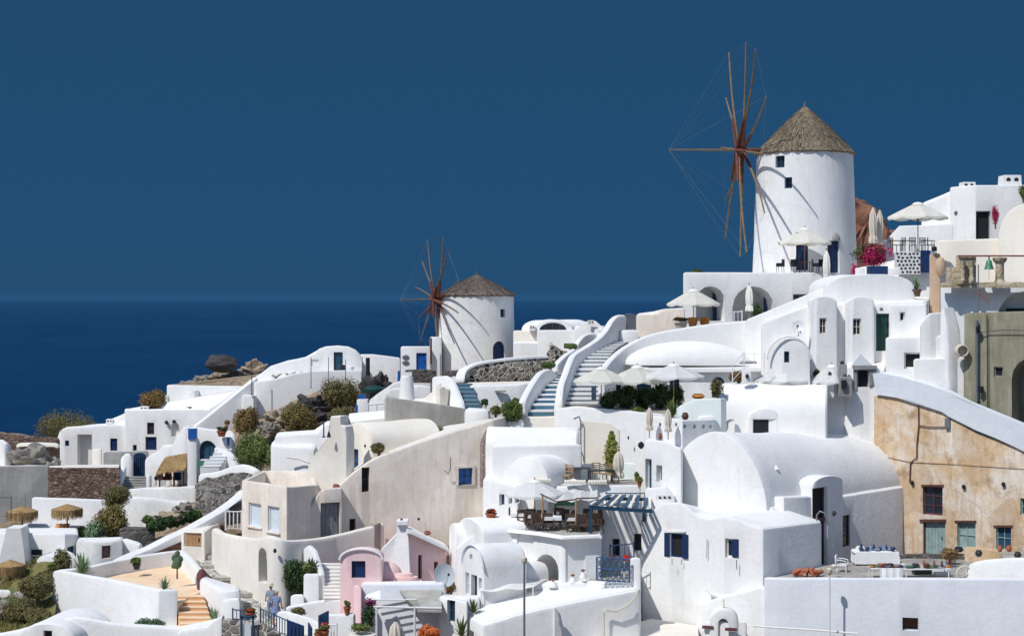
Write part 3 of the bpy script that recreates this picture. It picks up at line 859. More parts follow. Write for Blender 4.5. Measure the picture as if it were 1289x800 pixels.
def chimney_bm(px, D, w, ytop, ybot, taper=1.1, round_=False, bm=None):
    b = P(px, ybot, D); s = D/F; h = (ybot-ytop)*s; r = w*s/2; bm = bm or NB()
    lathe(bm, b, [(r*taper*1.0, 0), (r, h*.85), (r*1.0, h*.97), (r*.85, h), (0, h)] if round_ else [(r*1.41*taper, 0), (r*1.41, h*.97), (r*1.25, h), (0, h)], 16 if round_ else 4)
    if not round_: bmesh.ops.rotate(bm, verts=bm.verts[:], cent=b, matrix=Matrix.Rotation(PI/4, 3, 'Z'))
    return bm
def vent_chimney(px, D, w, ytop, ybot, label):
    """small white square chimney pot with arched smoke holes, a thing on a roof"""
    bm = chimney_bm(px, D, w, ytop, ybot, 1.05); b = P(px, ybot, D); s = D/F; h = (ybot-ytop)*s; r = w*s/2
    t = thing('chimney_stack', label, 'chimney', b); part('shaft', bm, 'whitewash', t)
    for k in (-1, 1):
        hb = NB(); lathe(hb, b+Vector((k*r*.45, -r*1.0, h*.45)), [(r*.26, 0), (r*.3, h*.15), (r*.15, h*.3), (0, h*.33)], 10, sy=.25)
        part('smoke_hole', hb, 'dark_interior', t)
    return t
def lamp_post(px, top, foot, D, label, m='metal_grey', r=.045):
    b = P(px, foot, D); h = (foot-top)/F*D; t = thing('lamp_post', label, 'lamp post', b)
    pb = NB(); tube(pb, [b, b+Vector((0, 0, h))], [r*1.15, r], 10); part('post', pb, m, t)
    lb = NB(); lathe(lb, b+Vector((0, 0, h)), [(r, -.05), (.09, 0), (.14, .1), (.13, .25), (.05, .3), (0, .33)], 14); part('lantern', lb, 'canvas_beige', t)
    fb = NB(); lathe(fb, b, [(.12, 0), (.11, .06), (.06, .1), (0, .1)], 12); part('foot', fb, m, t)
    return t
def plain_pole(px, top, foot, D, label, m='metal_grey', r=.04, name='pole', cat='pole', group=None):
    b = P(px, foot, D); h = (foot-top)/F*D; bm = NB(); tube(bm, [b, b+Vector((0, 0, h))], [r, r*.8], 8)
    lathe(bm, b, [(r*2.5, 0), (r*2.5, .05), (r, .08)], 10); lathe(bm, b+Vector((0, 0, h)), [(r*.8, 0), (r, .02), (0, .05)], 8)
    return solo(name, bm, m, label, cat, group, at=b)
def cable(pts, label, sag=.3, m='metal_dark', r=.014, n=10, name='cable', cat='cable', group=None):
    """pts (px,py,D): hangs between them"""
    W = [P(*p) for p in pts]; out = []
    for a, b in zip(W, W[1:]):
        for k in range(n):
            f = k/n; q = a.lerp(b, f); q.z -= sag*4*f*(1-f); out.append(q)
    out.append(W[-1]); bm = NB(); tube(bm, out, r, 5)
    return solo(name, bm, m, label, cat, group, at=W[0])
def railing(pts, hgt, label, m='navy', gap=.12, name='railing', cat='railing', posts=None, r=.018, top_r=.03):
    """pts (px,D,py of foot)"""
    W = [P(a, y, d) for a, d, y in pts]; t = thing(name, label, cat, W[0]); up = Vector((0, 0, 1))
    for a, b in zip(W, W[1:]):
        for z, q in ((hgt, 1), (.12, .7)): tb = NB(); tube(tb, [a+up*z, b+up*z], top_r*q, 8); part('rail', tb, m, t)
    bb = NB()
    for a, b in zip(W, W[1:]):
        k = max(1, int((b-a).length/gap))
        for i in range(k+1): q = a.lerp(b, i/k); tube(bb, [q+up*.1, q+up*hgt], r, 6)
    part('bars', bb, m, t)
    for q in W:
        pb = NB(); tube(pb, [q, q+up*(hgt+.08)], top_r*1.2, 8); part('post', pb, m, t)
    return t
def wall_thing(label, pts, m='whitewash', th=.35, hgt=1.2, zb=None, sm=0, name='parapet_wall', cat='wall', group=None, r=None, cap=None, wob=.03):
    w = wall_bm(pts, th, zb, hgt if zb is None else None, r, sm, wob=wob)
    if not cap: return solo(name, w, m, label, cat, group)
    t = thing(name, label, cat, P(pts[0][0], pts[0][2], pts[0][1])-Vector((0, 0, hgt or 1)), group)
    part('wall', w, m, t)
    cp = wall_bm([(a, d, y-cap[1]) for a, d, y in pts], th+.08, None, cap[0], .05, sm); part('coping', cp, cap[2], t)
    return t
def slab(label, name, pts, m, zth=.12, cat=None, kind=None, group=None):
    """horizontal or sloping surface: pts (px,py,D)"""
    W = [P(*p) for p in pts]; bm = NB(); loft(bm, [[w-Vector((0, 0, zth)) for w in W], W])
    return solo(name, bm, m, label, cat, group, kind, ang=20)
# ---------------------------------------------------------------- camera, light, sky
SC.render.engine = 'CYCLES'
cam = bpy.data.cameras.new('camera'); co = bpy.data.objects.new('camera', cam); COL.objects.link(co)
cam.sensor_width = 36; cam.lens = 36*F/1289; cam.shift_y = -(400-HY)/1289
cam.clip_start = 1; cam.clip_end = 200000
co.location = (0, 0, 0); co.rotation_euler = (PI/2, 0, 0); SC.camera = co
SUN = Vector((-.43, -.41, .80)).normalized()
el = math.asin(SUN.z); az = math.atan2(SUN.x, SUN.y)
sl = bpy.data.lights.new('sun', 'SUN'); sl.energy = 3.5; sl.angle = math.radians(.5); sl.color = (1, .975, .935)
so = bpy.data.objects.new('sun', sl); COL.objects.link(so); so.rotation_euler = SUN.to_track_quat('Z', 'Y').to_euler()
w = bpy.data.worlds.new('World'); SC.world = w; w.use_nodes = True; nt = w.node_tree
bg = nt.nodes['Background']
sky = nt.nodes.new('ShaderNodeTexSky'); sky.sky_type = 'NISHITA'; sky.sun_disc = False
sky.sun_elevation = el; sky.sun_rotation = az; sky.altitude = 200; sky.air_density = 1.2; sky.dust_density = .3; sky.ozone_density = 3
tc = nt.nodes.new('ShaderNodeTexCoord'); sp = nt.nodes.new('ShaderNodeSeparateXYZ'); nt.links.new(tc.outputs['Generated'], sp.inputs[0])
# polarised, deep blue sky low over the sea; the open sky higher up stays bright
deep = ramp(nt, sp.outputs[2], [(0.0, tuple(x/.13 for x in srgb('#244d70'))), (.05, tuple(x/.13 for x in srgb('#234d73'))), (.17, tuple(x/.13 for x in srgb('#214a6e')))])
up = ramp(nt, sp.outputs[2], [(.21, (0, 0, 0)), (.5, (1, 1, 1))])
nt.links.new(mix(nt, up, deep, sky.outputs[0]), bg.inputs[0]); bg.inputs[1].default_value = .13
SC.view_settings.view_transform = 'Standard'; SC.view_settings.look = 'None'; SC.view_settings.exposure = 0; SC.view_settings.gamma = 1
SC.cycles.max_bounces = 6; SC.cycles.diffuse_bounces = 4; SC.cycles.use_denoising = True

# sea
m, nt, b = nodes_of('sea_water')
v = coords(nt, (1, .25, 1)); n1 = noise_out(nt, v, .012, 6, .6); n2 = noise_out(nt, coords(nt, (1, 1, 1)), .0009, 3, .5)
o = ramp(nt, n1, [(.35, srgb('#00294a')), (.65, srgb('#002f52'))])
o = mix(nt, ramp(nt, n2, [(.4, (0, 0, 0)), (.65, (.6, .6, .6))]), o, srgb('#003658'))
nt.links.new(o, b.inputs['Base Color']); b.inputs['Roughness'].default_value = .5; b.inputs['Specular IOR Level'].default_value = .03
bump(nt, b, noise_out(nt, coords(nt, (1, .5, 1)), .35, 5), .6, 1.2)
bm = NB(); n = 96; SEA = -112
ring0 = [(50, 200, 600, 2000, 8000, 20000, 42000)]
last = None; cv = bm.verts.new((0, 0, SEA))
for R in ring0[0]:
    cur = [bm.verts.new((math.cos(2*PI*k/n)*R, math.sin(2*PI*k/n)*R, SEA)) for k in range(n)]
    for k in range(n):
        if last: bm.faces.new((last[k], cur[k], cur[(k+1) % n], last[(k+1) % n]))
        else: bm.faces.new((cv, cur[k], cur[(k+1) % n]))
    last = cur
solo('sea', bm, 'sea_water', 'deep blue calm sea below the village reaching the horizon', 'sea', kind='structure', at=(0, 0, SEA))

# hillside terrain (own mesh, columns by bearing, rows by distance)
m, nt, b = nodes_of('hill_rock')
v = coords(nt); n1 = noise_out(nt, v, .35, 8, .65); n2 = noise_out(nt, v, 2.2, 8, .7); vo = N(nt, 'ShaderNodeTexVoronoi'); vo.inputs['Scale'].default_value = 1.1
nt.links.new(v, vo.inputs['Vector'])
o = ramp(nt, n1, [(.35, srgb('#8a7a68')), (.5, srgb('#a8957d')), (.65, srgb('#78694f'))])
o = mix(nt, ramp(nt, n2, [(.45, (0, 0, 0)), (.6, (.8, .8, .8))]), o, srgb('#5f544a'))
nt.links.new(o, b.inputs['Base Color']); b.inputs['Roughness'].default_value = .95; b.inputs['Specular IOR Level'].default_value = .1
bump(nt, b, mix(nt, .5, n2, n1), 1.0, .25)
CPX = [0, 130, 260, 400, 550, 700, 850, 1000, 1150, 1289]
ROW = [(60, [930]*10), (74, [860]*10), (80, [835, 830, 815, 800, 815, 840, 835, 850, 845, 840]),
       (90, [765, 770, 745, 735, 700, 650, 680, 780, 820, 820]), (100, [700, 702, 665, 640, 560, 520, 505, 620, 690, 700]),
       (112, [640, 640, 600, 560, 515, 485, 450, 425, 415, 410]), (119, [615, 615, 565, 516, 507, 500, 468, 430, 410, 402]), (125, [590, 592, 530, 488, 492, 480, 455, 420, 390, 380]),
       (135, [548, 560, 505, 468, 490, 478, 455, 430, 400, 385]), (142, [545, 550, 495, 462, 480, 478, 460, 450, 430, 420]), (150, [575, 575, 540, 520, 520, 520, 520, 520, 520, 520])]
def terr(px, D):
    p = min(max(px, 0), 1289); i = max(k for k in range(10) if CPX[k] <= p); i = min(i, 8); u = (p-CPX[i])/(CPX[i+1]-CPX[i])
    if D >= 150:
        y = ROW[-1][1][i]*(1-u)+ROW[-1][1][i+1]*u
        return max(ZZ(y, 150)-(D-150)*1.1, SEA-5)
    if D <= 60: return max(ZZ(930, 60)-(60-D)*.6, -40)
    for (d0, r0), (d1, r1) in zip(ROW, ROW[1:]):
        if d0 <= D <= d1:
            f = (D-d0)/(d1-d0); z0 = ZZ(r0[i]*(1-u)+r0[i+1]*u, d0); z1 = ZZ(r1[i]*(1-u)+r1[i+1]*u, d1)
            return z0+(z1-z0)*f
bm = NB(); cols = [-9000, -5000, -3000, -2000, -1400, -900, -600, -400, -250, -150]+list(range(-80, 1370, 10))+[1450, 1600, 1900, 2400, 3200, 4500, 7000]
rows = [3, 20, 40, 52, 60]+[60+k*.7 for k in range(1, 136)]+[160, 175, 195, 220, 260, 300]
grid = []
for D in rows:
    line = []
    for c in cols:
        p = XY(c, D); z = terr(c, D)
        if 60 < D < 158: z += .55*noise.fractal(Vector((p.x*.35, p.y*.35, 0)), .8, 2.2, 5)-.1
        line.append(bm.verts.new((p.x, p.y, z)))
    grid.append(line)
for A, B in zip(grid, grid[1:]):
    for i in range(len(cols)-1): bm.faces.new((A[i], A[i+1], B[i+1], B[i]))
solo('hillside', bm, 'hill_rock', 'dry stony brown hillside between the white houses', 'hill', kind='structure', at=(0, 100, -20), ang=0)

# thin sea air: one closed box of even density round everything
m = bpy.data.materials.new('sea_air'); m.use_nodes = True; nt = m.node_tree; nt.nodes.remove(nt.nodes['Principled BSDF'])
pv = nt.nodes.new('ShaderNodeVolumePrincipled'); pv.inputs['Color'].default_value = (.065, .235, .46, 1); pv.inputs['Density'].default_value = 2.4e-5; pv.inputs['Anisotropy'].default_value = 0
nt.links.new(pv.outputs[0], nt.nodes['Material Output'].inputs['Volume']); MATS['sea_air'] = m
bm = NB(); box(bm, (-43000, -43000, SEA-1), (43000, 43000, 24)); solo('haze', bm, 'sea_air', 'thin blue sea haze', 'haze', kind='stuff', ang=0, at=(0, 0, SEA-1))
SC.cycles.volume_bounces = 0
# ---------------------------------------------------------------- windmills
def windmill(label, cx, D, xl, xr, ytop, ybase, roof_pts, apex, hub, R, psi, aim, wins, roofm, taper=1.08, spar_m=('spar_wood', 'spar_red'), bow=None, phase=0, nsp=12, red=.42):
    s = D/F; r = (xr-xl)/2*s; c = P(cx, ybase, D); h = (ybase-ytop)*s
    t = thing('windmill', label, 'windmill', c)
    B = Bld('windmill', label); B.root = t
    bm = NB(); prof = [(r*taper, -1.0)]+[(r*(taper-(taper-1)*k/10), h*k/10) for k in range(11)]
    prof += [(r*.5, h+.02), (0, h+.02)]
    lathe(bm, c, prof, 72, wob=.006)
    body = part('tower', bm, 'mill_white', t); B.bodies.append(body)
    rb = NB(); ez, az_ = (ybase-roof_pts)*s, (ybase-apex)*s; Rr = r*1.05; n = 72; rg = []
    prf = [(Rr*.97, ez-.12), (Rr, ez-.02), (Rr*.97, ez+.1)]+[(Rr*(1-f)**.93*.97, ez+.1+(az_-ez)*f) for f in (.15, .3, .45, .6, .75, .88, .96)]
    for q, z in prf:
        rg.append([c+Vector((math.cos(2*PI*k/n)*q*(1+.018*math.sin(k*2.5+z*3)), math.sin(2*PI*k/n)*q*(1+.018*math.sin(k*2.5+z*3)), z+.03*math.sin(k*1.7))) for k in range(n)])
    loft(rb, rg)
    rnd = random.Random(3)
    for k in range(2600):                     # reed bundles: thin straws lying down the cone
        a = rnd.random()*2*PI; f = rnd.random()**.6; q0 = Rr*(1-f)**.93*.985; z0 = ez+.12+(az_-ez)*f
        f1 = max(f-.12, -.035); q1 = Rr*(1-f1)**.93*.99+.02; z1 = ez+.12+(az_-ez)*f1
        d = Vector((math.cos(a), math.sin(a), 0)); sd = d.cross(Vector((0, 0, 1)))*.03
        if q0 < .25: continue
        p0, p1 = c+d*q0+Vector((0, 0, z0)), c+d*q1+Vector((0, 0, z1))+Vector((0, 0, rnd.uniform(.0, .05)))
        rb.faces.new([rb.verts.new(x) for x in (p0-sd, p0+sd, p1+sd*.6, p1-sd*.6)])
    part('thatched_roof', rb, roofm, t, ang=50)
    # finial
    fb = NB(); lathe(fb, c+Vector((0, 0, az_-.15)), [(.14, 0), (.12, .2), (.05, .3), (.04, .55), (0, .6)], 10); part('finial', fb, 'spar_grey', t)
    # wheel: axis points along aim (unit, horizontal), seen nearly edge-on
    ax = Vector((math.sin(aim), -math.cos(aim), 0)).normalized()
    H = P(hub[0], hub[1], hub[2])
    side = Vector((0, 0, 1)).cross(ax).normalized(); up = Vector((0, 0, 1)); Rm = R*s
    sh = NB(); tube(sh, [H-ax*2.6, H+ax*.3], .16, 12); part('shaft', sh, spar_m[1], t)
    hb = NB(); tube(hb, [H-ax*.28, H-ax*.14, H+ax*.14, H+ax*.28], [.2, .34, .34, .2], 14); part('hub', hb, spar_m[1], t)
    tips = []
    for k in range(nsp):
        a = phase+2*PI*k/nsp; d = up*math.cos(a)+side*math.sin(a); o = ax*(.18 if k % 2 else -.12)
        L = Rm*rnd.uniform(.93, 1.03)
        bend = side*rnd.uniform(-.12, .12)+ax*rnd.uniform(-.25, .15)+up*rnd.uniform(-.05, .05)
        pts = [H+o+d*(L*f)+bend*math.sin(PI*f*.8)*1.2 for f in (0.02, .2, .4, .6, .8, 1)]
        sb = NB(); tube(sb, pts, [.10, .095, .085, .075, .065, .05], 7); sp_ = part('spar', sb, spar_m[0], t)
        rb2 = NB(); tube(rb2, [H+o*1.5+d*(L*f)+bend*math.sin(PI*f*.8)*1.2+ax*.06 for f in (0, .2, red)], [.14, .13, .09], 7); part('splint', rb2, spar_m[1], sp_)
        tips.append(pts[-1])
    if bow:
        bb = NB(); tip = H+ax*bow; tube(bb, [H, H+ax*bow*.5, tip], [.09, .07, .045], 8); part('bowsprit', bb, spar_m[0], t)
        rp = NB()
        for k, q in enumerate(tips): tube(rp, [tip, q], .005, 4)
        for a_, b_ in zip(tips, tips[1:]+tips[:1]): tube(rp, [a_, b_], .005, 4)
        part('stay_ropes', rp, 'metal_grey', t)
    for i, wv in enumerate(wins):
        px0, px1, y0, y1, kind, arch = wv
        # tangent plane of the round wall at the opening's bearing
        k = ((px0+px1)/2-CX)/F; cc = V2(c.x, c.y)
        zz = 0; rr = r*(1+(taper-1)*(max(0, ybase-(y0+y1)/2)*0+ ((y0+y1)/2-ytop)/(ybase-ytop)))
        A = 1+k*k; Bq = -2*(k*cc.x+cc.y); Cq = cc.dot(cc)-rr*rr; y = (-Bq-math.sqrt(Bq*Bq-4*A*Cq))/(2*A)
        p = V2(k*y, y); nn = (p-cc).normalized(); tg = V2(-nn.y, nn.x)
        q0, q1 = p-tg, p+tg
        l = ((q0.x/q0.y*F+CX, q0.y), (q1.x/q1.y*F+CX, q1.y))
        B.open(l, px0, px1, y0, y1, kind, 'slate_blue' if kind == 'window' else 'navy', 'glass' if kind == 'window' else 'navy', arch=arch, rec=.22, mull=(1, 1), deep=.5)
    return t, B
plaster('mill_white', (.84, .84, .83), (.80, .79, .77), (.62, .60, .57), stain=.4, bmp=.7)
big, BB = windmill('tall white windmill with a pointed thatched cap above the terraces', 1013, 116, 953, 1072.5, 194, 352, 194, 135,
         (933, 189, 115.2), 138, 0, math.radians(-86.5),
         [(976, 987.5, 196, 211, 'window', False), (987.5, 997, 223, 237, 'window', False), (1002, 1017, 305, 340, 'door', False), (1042, 1057, 303, 343, 'door', False)],
         'thatch', bow=5.3, phase=.12, taper=1.09, red=.32)
# small hood over the mill's side door
hb = NB(); lathe(hb, P(1050, 302, 112.9), [(.42, 0), (.42, .1), (.36, .3), (.22, .5), (.1, .62), (.08, .75), (0, .8)], 16)
part('door_hood', hb, 'grey_concrete', big)
small, SB = windmill('squat windmill with a flattened thatched cap on the lower ridge', 600, 140, 554, 647.5, 371, 476, 371, 347,
         (550, 377, 139), 80, 0, math.radians(-67),
         [(630, 636, 389, 399, 'window', False), (621, 636, 429, 455, 'door', True)], 'thatch_dark', taper=1.03, bow=3.4,
         spar_m=('spar_grey', 'spar_red'), phase=.2, red=.3)

# ---------------------------------------------------------------- mill platform with two arches
b = Bld('arched_platform_house', 'flat topped white house with two open arches carrying the tall windmill', 'house')
L = ((860, 108), (1075, 110))
b.body([(860, 108, 343), (1040, 109.6, 343), (1062, 110, 353), (1090, 110.5, 372), (1120, 122, 348), (868, 122, 343)], 430, par=0, roof='roof_white')
b.open(L, 876, 912.5, 360, 404, 'hole', arch=True, deep=2.6)
b.open(L, 922, 974, 360, 404, 'hole', arch=True, deep=2.6)
b.open(L, 998, 1018, 370, 382, 'window', 'grey_concrete', 'glass', rec=.2)
# doors at the back of the arches
for x0, x1, y0, y1 in ((897, 911, 368, 404), (961, 973, 371, 404)):
    p, q = P(x0, y0, 110.4), P(x1, y1, 110.4); bm = NB(); box(bm, (p.x, 110.35, q.z), (q.x, 110.45, p.z)); part('door', bm, 'navy', b.root)
umbrella(1013, 305, 346, 110.5, 67, 18, 'open cream parasol on the terrace against the tall windmill', group='open cream parasols')
umbrella(873, 382, 412, 104, 67, 18, 'open cream parasol in front of the left platform arch', group='open cream parasols')
closed_umbrella(943, 357, 403, 105.5, 'folded cream parasol standing in front of the wide platform arch', group='folded parasols')
closed_umbrella(1040.5, 313, 372, 108.6, 'folded cream parasol beside the windmill door', group='folded parasols')
closed_umbrella(1099, 259, 322, 109, 'left one of two folded parasols behind the bougainvillea', 'canvas_beige', group='folded parasols', wpx=10)
closed_umbrella(1107.5, 262, 324, 109.6, 'right one of two folded parasols behind the bougainvillea', 'canvas_beige', group='folded parasols', wpx=9)
umbrella(1155.5, 273, 318, 105, 76, 18, 'large open cream parasol over the lattice walled terrace', group='open cream parasols', pole='metal_dark')
WCH = Proto(chair_proto('wicker', 'black')); TBL = Proto(table_proto('brown_wood'))
for i, (x, rz) in enumerate(((982, -1.4), (1001, .3), (1027, 1.3), (1033, -.6))):
    WCH.put(P(x, 343, 109.5), rz, ['black chair leftmost on the mill terrace', 'black chair under the mill terrace parasol, left of its pole', 'black chair right of the mill terrace parasol pole', 'black chair nearest the folded parasol on the mill terrace'][i], 'black chairs on the mill terrace')
TBL.put(P(1014, 343, 109.8), 0, 'small brown table under the mill terrace parasol')
shrub(877, 344, 115, 14, 6, 'low dark shrub on the far edge of the mill platform', 'leaf_dark')
shrub(953, 403, 107.5, 12, 22, 'dark green plant inside the wide platform arch', 'leaf_dark', leaf=.08)

# brown cliff behind
bm = NB(); rings = []
out = [(1060, 300), (1066, 262), (1076, 247), (1086, 249), (1096, 262), (1108, 276), (1120, 292), (1150, 300), (1170, 330), (1170, 380), (1060, 380)]
for dd, sc in ((0, .96), (2, 1), (30, 1.0), (60, .8)):
    ring = []
    for i, (x, y) in enumerate(out):
        p = P(x, y, 235+dd); c0 = P(1110, 340, 235+dd); q = c0+(p-c0)*sc
        q += Vector((noise.noise(q*.2), noise.noise(q*.23+Vector((5, 0, 0)))*2, noise.noise(q*.3+Vector((0, 9, 0))))); ring.append(q)
    rings.append(ring)
loft(bm, rings)
bmesh.ops.subdivide_edges(bm, edges=bm.edges[:], cuts=5, use_grid_fill=True)
for v_ in bm.verts: v_.co += noise.noise_vector(v_.co*.45)*.9
flat('cliff_brown', srgb('#8a5f4b'), .95, .35, scale=.5, bmp=.8)
solo('brown_cliff', bm, 'cliff_brown', 'bare brown cliff rising behind the tall windmill', 'cliff', kind='structure', ang=0)

# ---------------------------------------------------------------- upper right corner
b = Bld('hilltop_house', 'white house on the skyline with a dark door and two vented chimneys')
b.body([(1196, 117, 236), (1228, 116, 233), (1300, 116, 233), (1330, 124, 233), (1196, 124, 237)], 330)
b.body([(1160, 118.3, 258), (1177, 118, 252), (1208, 117.6, 237), (1208, 124, 237), (1160, 124, 256)], 330)
b.body([(1113, 118, 304), (1132, 117.6, 284), (1162, 117.5, 283), (1200, 116.8, 281), (1200, 122, 280), (1113, 122, 302)], 345)
L = ((1196, 117), (1300, 115.6)); b.bodies.append(b.bodies[0])
b.open(((1228, 116), (1300, 116)), 1228.5, 1247, 265.5, 301, 'door', 'teal_paint', 'dark_interior', rec=.2, bi=0)
p = P(1203.5, 268, 116.8); bm = NB(); lathe(bm, p, [(.14, -.05), (.16, 0), (.14, .1), (0, .12)], 12); bmesh.ops.rotate(bm, verts=bm.verts[:], cent=p, matrix=Matrix.Rotation(PI/2, 3, 'X')); part('wall_lamp', bm, 'metal_grey', b.root)
vent_chimney(1217.5, 117.5, 16, 229.5, 238, 'lower vented chimney on the skyline house roof')
vent_chimney(1271, 118, 22, 221, 235, 'taller vented chimney at the top right of the skyline')
shrub(1253, 283, 115.2, 9, 26, 'thin bougainvillea climbing beside the skyline house door', 'flower_magenta', cat='climber', name='bougainvillea', leaf=.08, dens=.5)
shrub(1288, 250, 115, 12, 18, 'green shrub at the right edge near the skyline chimney', 'leaf_mid')
b = Bld('ivory_house', 'ivory rounded house block below the skyline door')
b.body([(1180, 108, 303), (1268, 107.6, 300), (1268, 112, 300), (1180, 112, 303)], 365, 'ivory', roof='ivory')
b.vault((1256, 107), (1325, 105), 365, 300, 257, 6, 'ivory')
p = P(1287, 304, 106.6); bm = NB(); lathe(bm, p-Vector((0, .05, 0)), [(.12, 0), (.16, .12), (.1, .22), (0, .24)], 12); part('wall_lamp', bm, 'metal_grey', b.root)

# terrace with lattice
b = Bld('lattice_terrace', 'small terrace with a white lattice wall, dark blobs for its holes, and a blue gate', 'terrace')
b.body([(1076, 105, 347), (1128, 104.6, 347), (1172, 104.4, 316), (1180, 108, 316), (1076, 110, 338)], 400)
bm = NB(); p, q = P(1127, 345, 104.0), P(1158, 317, 104.0); box(bm, (p.x, 103.9, p.z), (q.x, 104.25, q.z)); part('stone_panel', bm, 'whitewash', b.root)
rnd = random.Random(4); bm = NB()
for j in range(6):
    for i in range(6):
        pp = P(1129.8+i*5+(j % 2)*1.8+rnd.uniform(-.6, .6), 319.5+j*4.6+rnd.uniform(-.5, .5), 103.9)
        lathe(bm, pp, [(0, -.09), (.085, -.03), (.09, .03), (0, .09)], 7, sy=.35, wob=.4, seed=i*3+j)
part('dark_hole_blobs', bm, 'lattice_dark' if 'lattice_dark' in MATS else 'rubble_dark', b.root)  # near-black blobs stand in for the shade in the lattice holes
bm = NB(); p, q = P(1159, 343, 104.0), P(1171, 315, 104.0); box(bm, (p.x, 103.95, p.z), (q.x, 104.1, q.z)); part('gate', bm, 'navy', b.root)
bm = NB(); p, q = P(1092, 345, 103.6), P(1116, 335, 103.6); box(bm, (p.x, 103.2, p.z), (q.x, 103.9, q.z))
t = thing('planter', 'dark blue planter box under the bougainvillea', 'planter', P(1104, 345, 103.5)); part('box', bm, 'navy', t)
t = thing('bougainvillea', 'large magenta bougainvillea bush beside the tall windmill', 'bougainvillea', P(1102, 343, 104.5))
bm = leaves_bm(P(1101, 325, 104.8), 1.4, 1.0, 1.1, 2600, .09, 11); part('flowers', bm, 'flower_magenta', t, ang=0)
bm = leaves_bm(P(1097, 321, 104.8), 1.3, 1.0, 1.0, 900, .1, 12); part('foliage', bm, 'leaf_dark', t, ang=0)
bm = leaves_bm(P(1076, 342, 104.4), .35, .3, .6, 260, .08, 13); part('flowers', bm, 'flower_magenta', t, ang=0)
bm = NB(); tube(bm, [P(1102, 346, 104.5), P(1100, 330, 104.7), P(1093, 318, 104.9)], [.07, .05, .02], 7); part('stem', bm, 'bark', t)
MCH = Proto(chair_proto('slat', 'metal_grey'))
for i, x in enumerate((1123, 1134, 1149, 1163, 1172)):
    MCH.put(P(x, 316.5, 106.5), (.4, -1.2, 2.8, .2, 1.4)[i], ['grey slatted chair at the left end of the lattice terrace', 'grey slatted chair second along the lattice terrace', 'grey slatted chair by the pole of the big parasol', 'grey slatted chair right of the big parasol pole', 'grey slatted chair closest to the tan pillar'][i], 'grey chairs on the lattice terrace')
for i, x in enumerate((1128.5, 1143, 1168)): (TBL.put(P(x, 316.5, 106.3), 0, ['dark table at the left end of the lattice terrace', 'dark table in the middle of the lattice terrace', 'dark table near the tan pillar'][i], 'tables on the lattice terrace'))
for i, (x, w_) in enumerate(((1083, 10), (1126, 14))):
    bm = NB(); p = P(x-w_/2, 346, 102.8); q = P(x+w_/2, 337, 102.8)
    prism(bm, [V2(p.x, 102.6), V2(q.x, 102.6), V2(q.x, 103.2), V2(p.x, 103.2)], [q.z]*4, p.z, .06); solo('garden_block', bm, 'whitewash', ['small white block left of the blue planter', 'low white block right of the blue planter'][i], 'block')

# white dome roofed row below the mill
b = Bld('domed_row_house', 'white house row with scalloped roofline, green door and small windows')
b.body([(958, 97, 407), (1020, 97, 384), (1020, 97, 384), (1165, 96.4, 381), (1172, 100, 375), (1165, 105, 372), (1068, 105, 372), (962, 105, 398)][:2]+[(1165, 96.6, 381), (1172, 104, 374), (1068, 104, 372), (962, 102, 400)], 500, r=.15)
# steep white mound from (940,402) up to (1068,350)
b.body([(938, 101, 403), (1066, 101, 351), (1066, 107, 350), (938, 107, 403)], 450)
b.vault((1040, 100), (1152, 100), 390, 366, 345, 6, p=2.6)
for x0, x1, yt in ((1020, 1054, 373), (1066, 1101, 374)):       # scalloped facade pieces stand forward
    b.vault((x0, 96.2), (x1, 96.15), 500, yt+8, yt-1, 1.2, name='facade_bay')
i0 = len(b.bodies)-2
b.open(((1020, 96.2), (1054, 96.15)), 1031.5, 1040.5, 400, 420, 'window', 'canvas_beige', 'glass', bi=i0, mull=(1, 1))
b.open(((1066, 96.2), (1101, 96.15)), 1073.5, 1084, 400.5, 421.5, 'window', 'canvas_beige', 'glass', bi=i0+1, mull=(1, 1))
L = ((958, 97), (1165, 96.6))
b.open(L, 1103, 1119.5, 394.5, 441.5, 'door', 'green_dark', 'green_dark', bi=0, rec=.18, fw=.06)
b.body([(1121, 95.6, 384), (1166, 95.4, 383), (1168, 99, 380), (1121, 99, 381)], 500)
b.open(((1121, 95.6), (1166, 95.4)), 1132.5, 1139, 392.5, 404, 'window', 'whitewash_cool', 'glass', mull=(0, 0))
p = P(1109.5, 389, 96.4); bm = NB(); lathe(bm, p, [(.1, -.1), (.12, .05), (0, .12)], 10); part('wall_lamp', bm, 'metal_grey', b.root)
dish(1005, 412, 96, 8.5, 'small white satellite dish on the scalloped row house', yaw=-.3, tilt=.25, foot=423)
# small arched chapel like facade
b = Bld('arched_cellar_house', 'little white house with a round topped front below the small satellite dish')
b.vault((966, 95), (1020, 94.6), 500, 452, 425, 4, p=2.2)
b.open(((966, 95), (1020, 94.6)), 987, 993.5, 442, 456, 'window', 'slate_blue', 'glass', mull=(0, 0))
bm = NB(); pts = []
for k in range(15):
    a = PI*k/14; pts.append(P(993-math.cos(a)*27.5, 452-math.sin(a)*28.5, 94.7))
tube(bm, pts, .045, 6); part('arch_moulding', bm, 'whitewash', b.root)

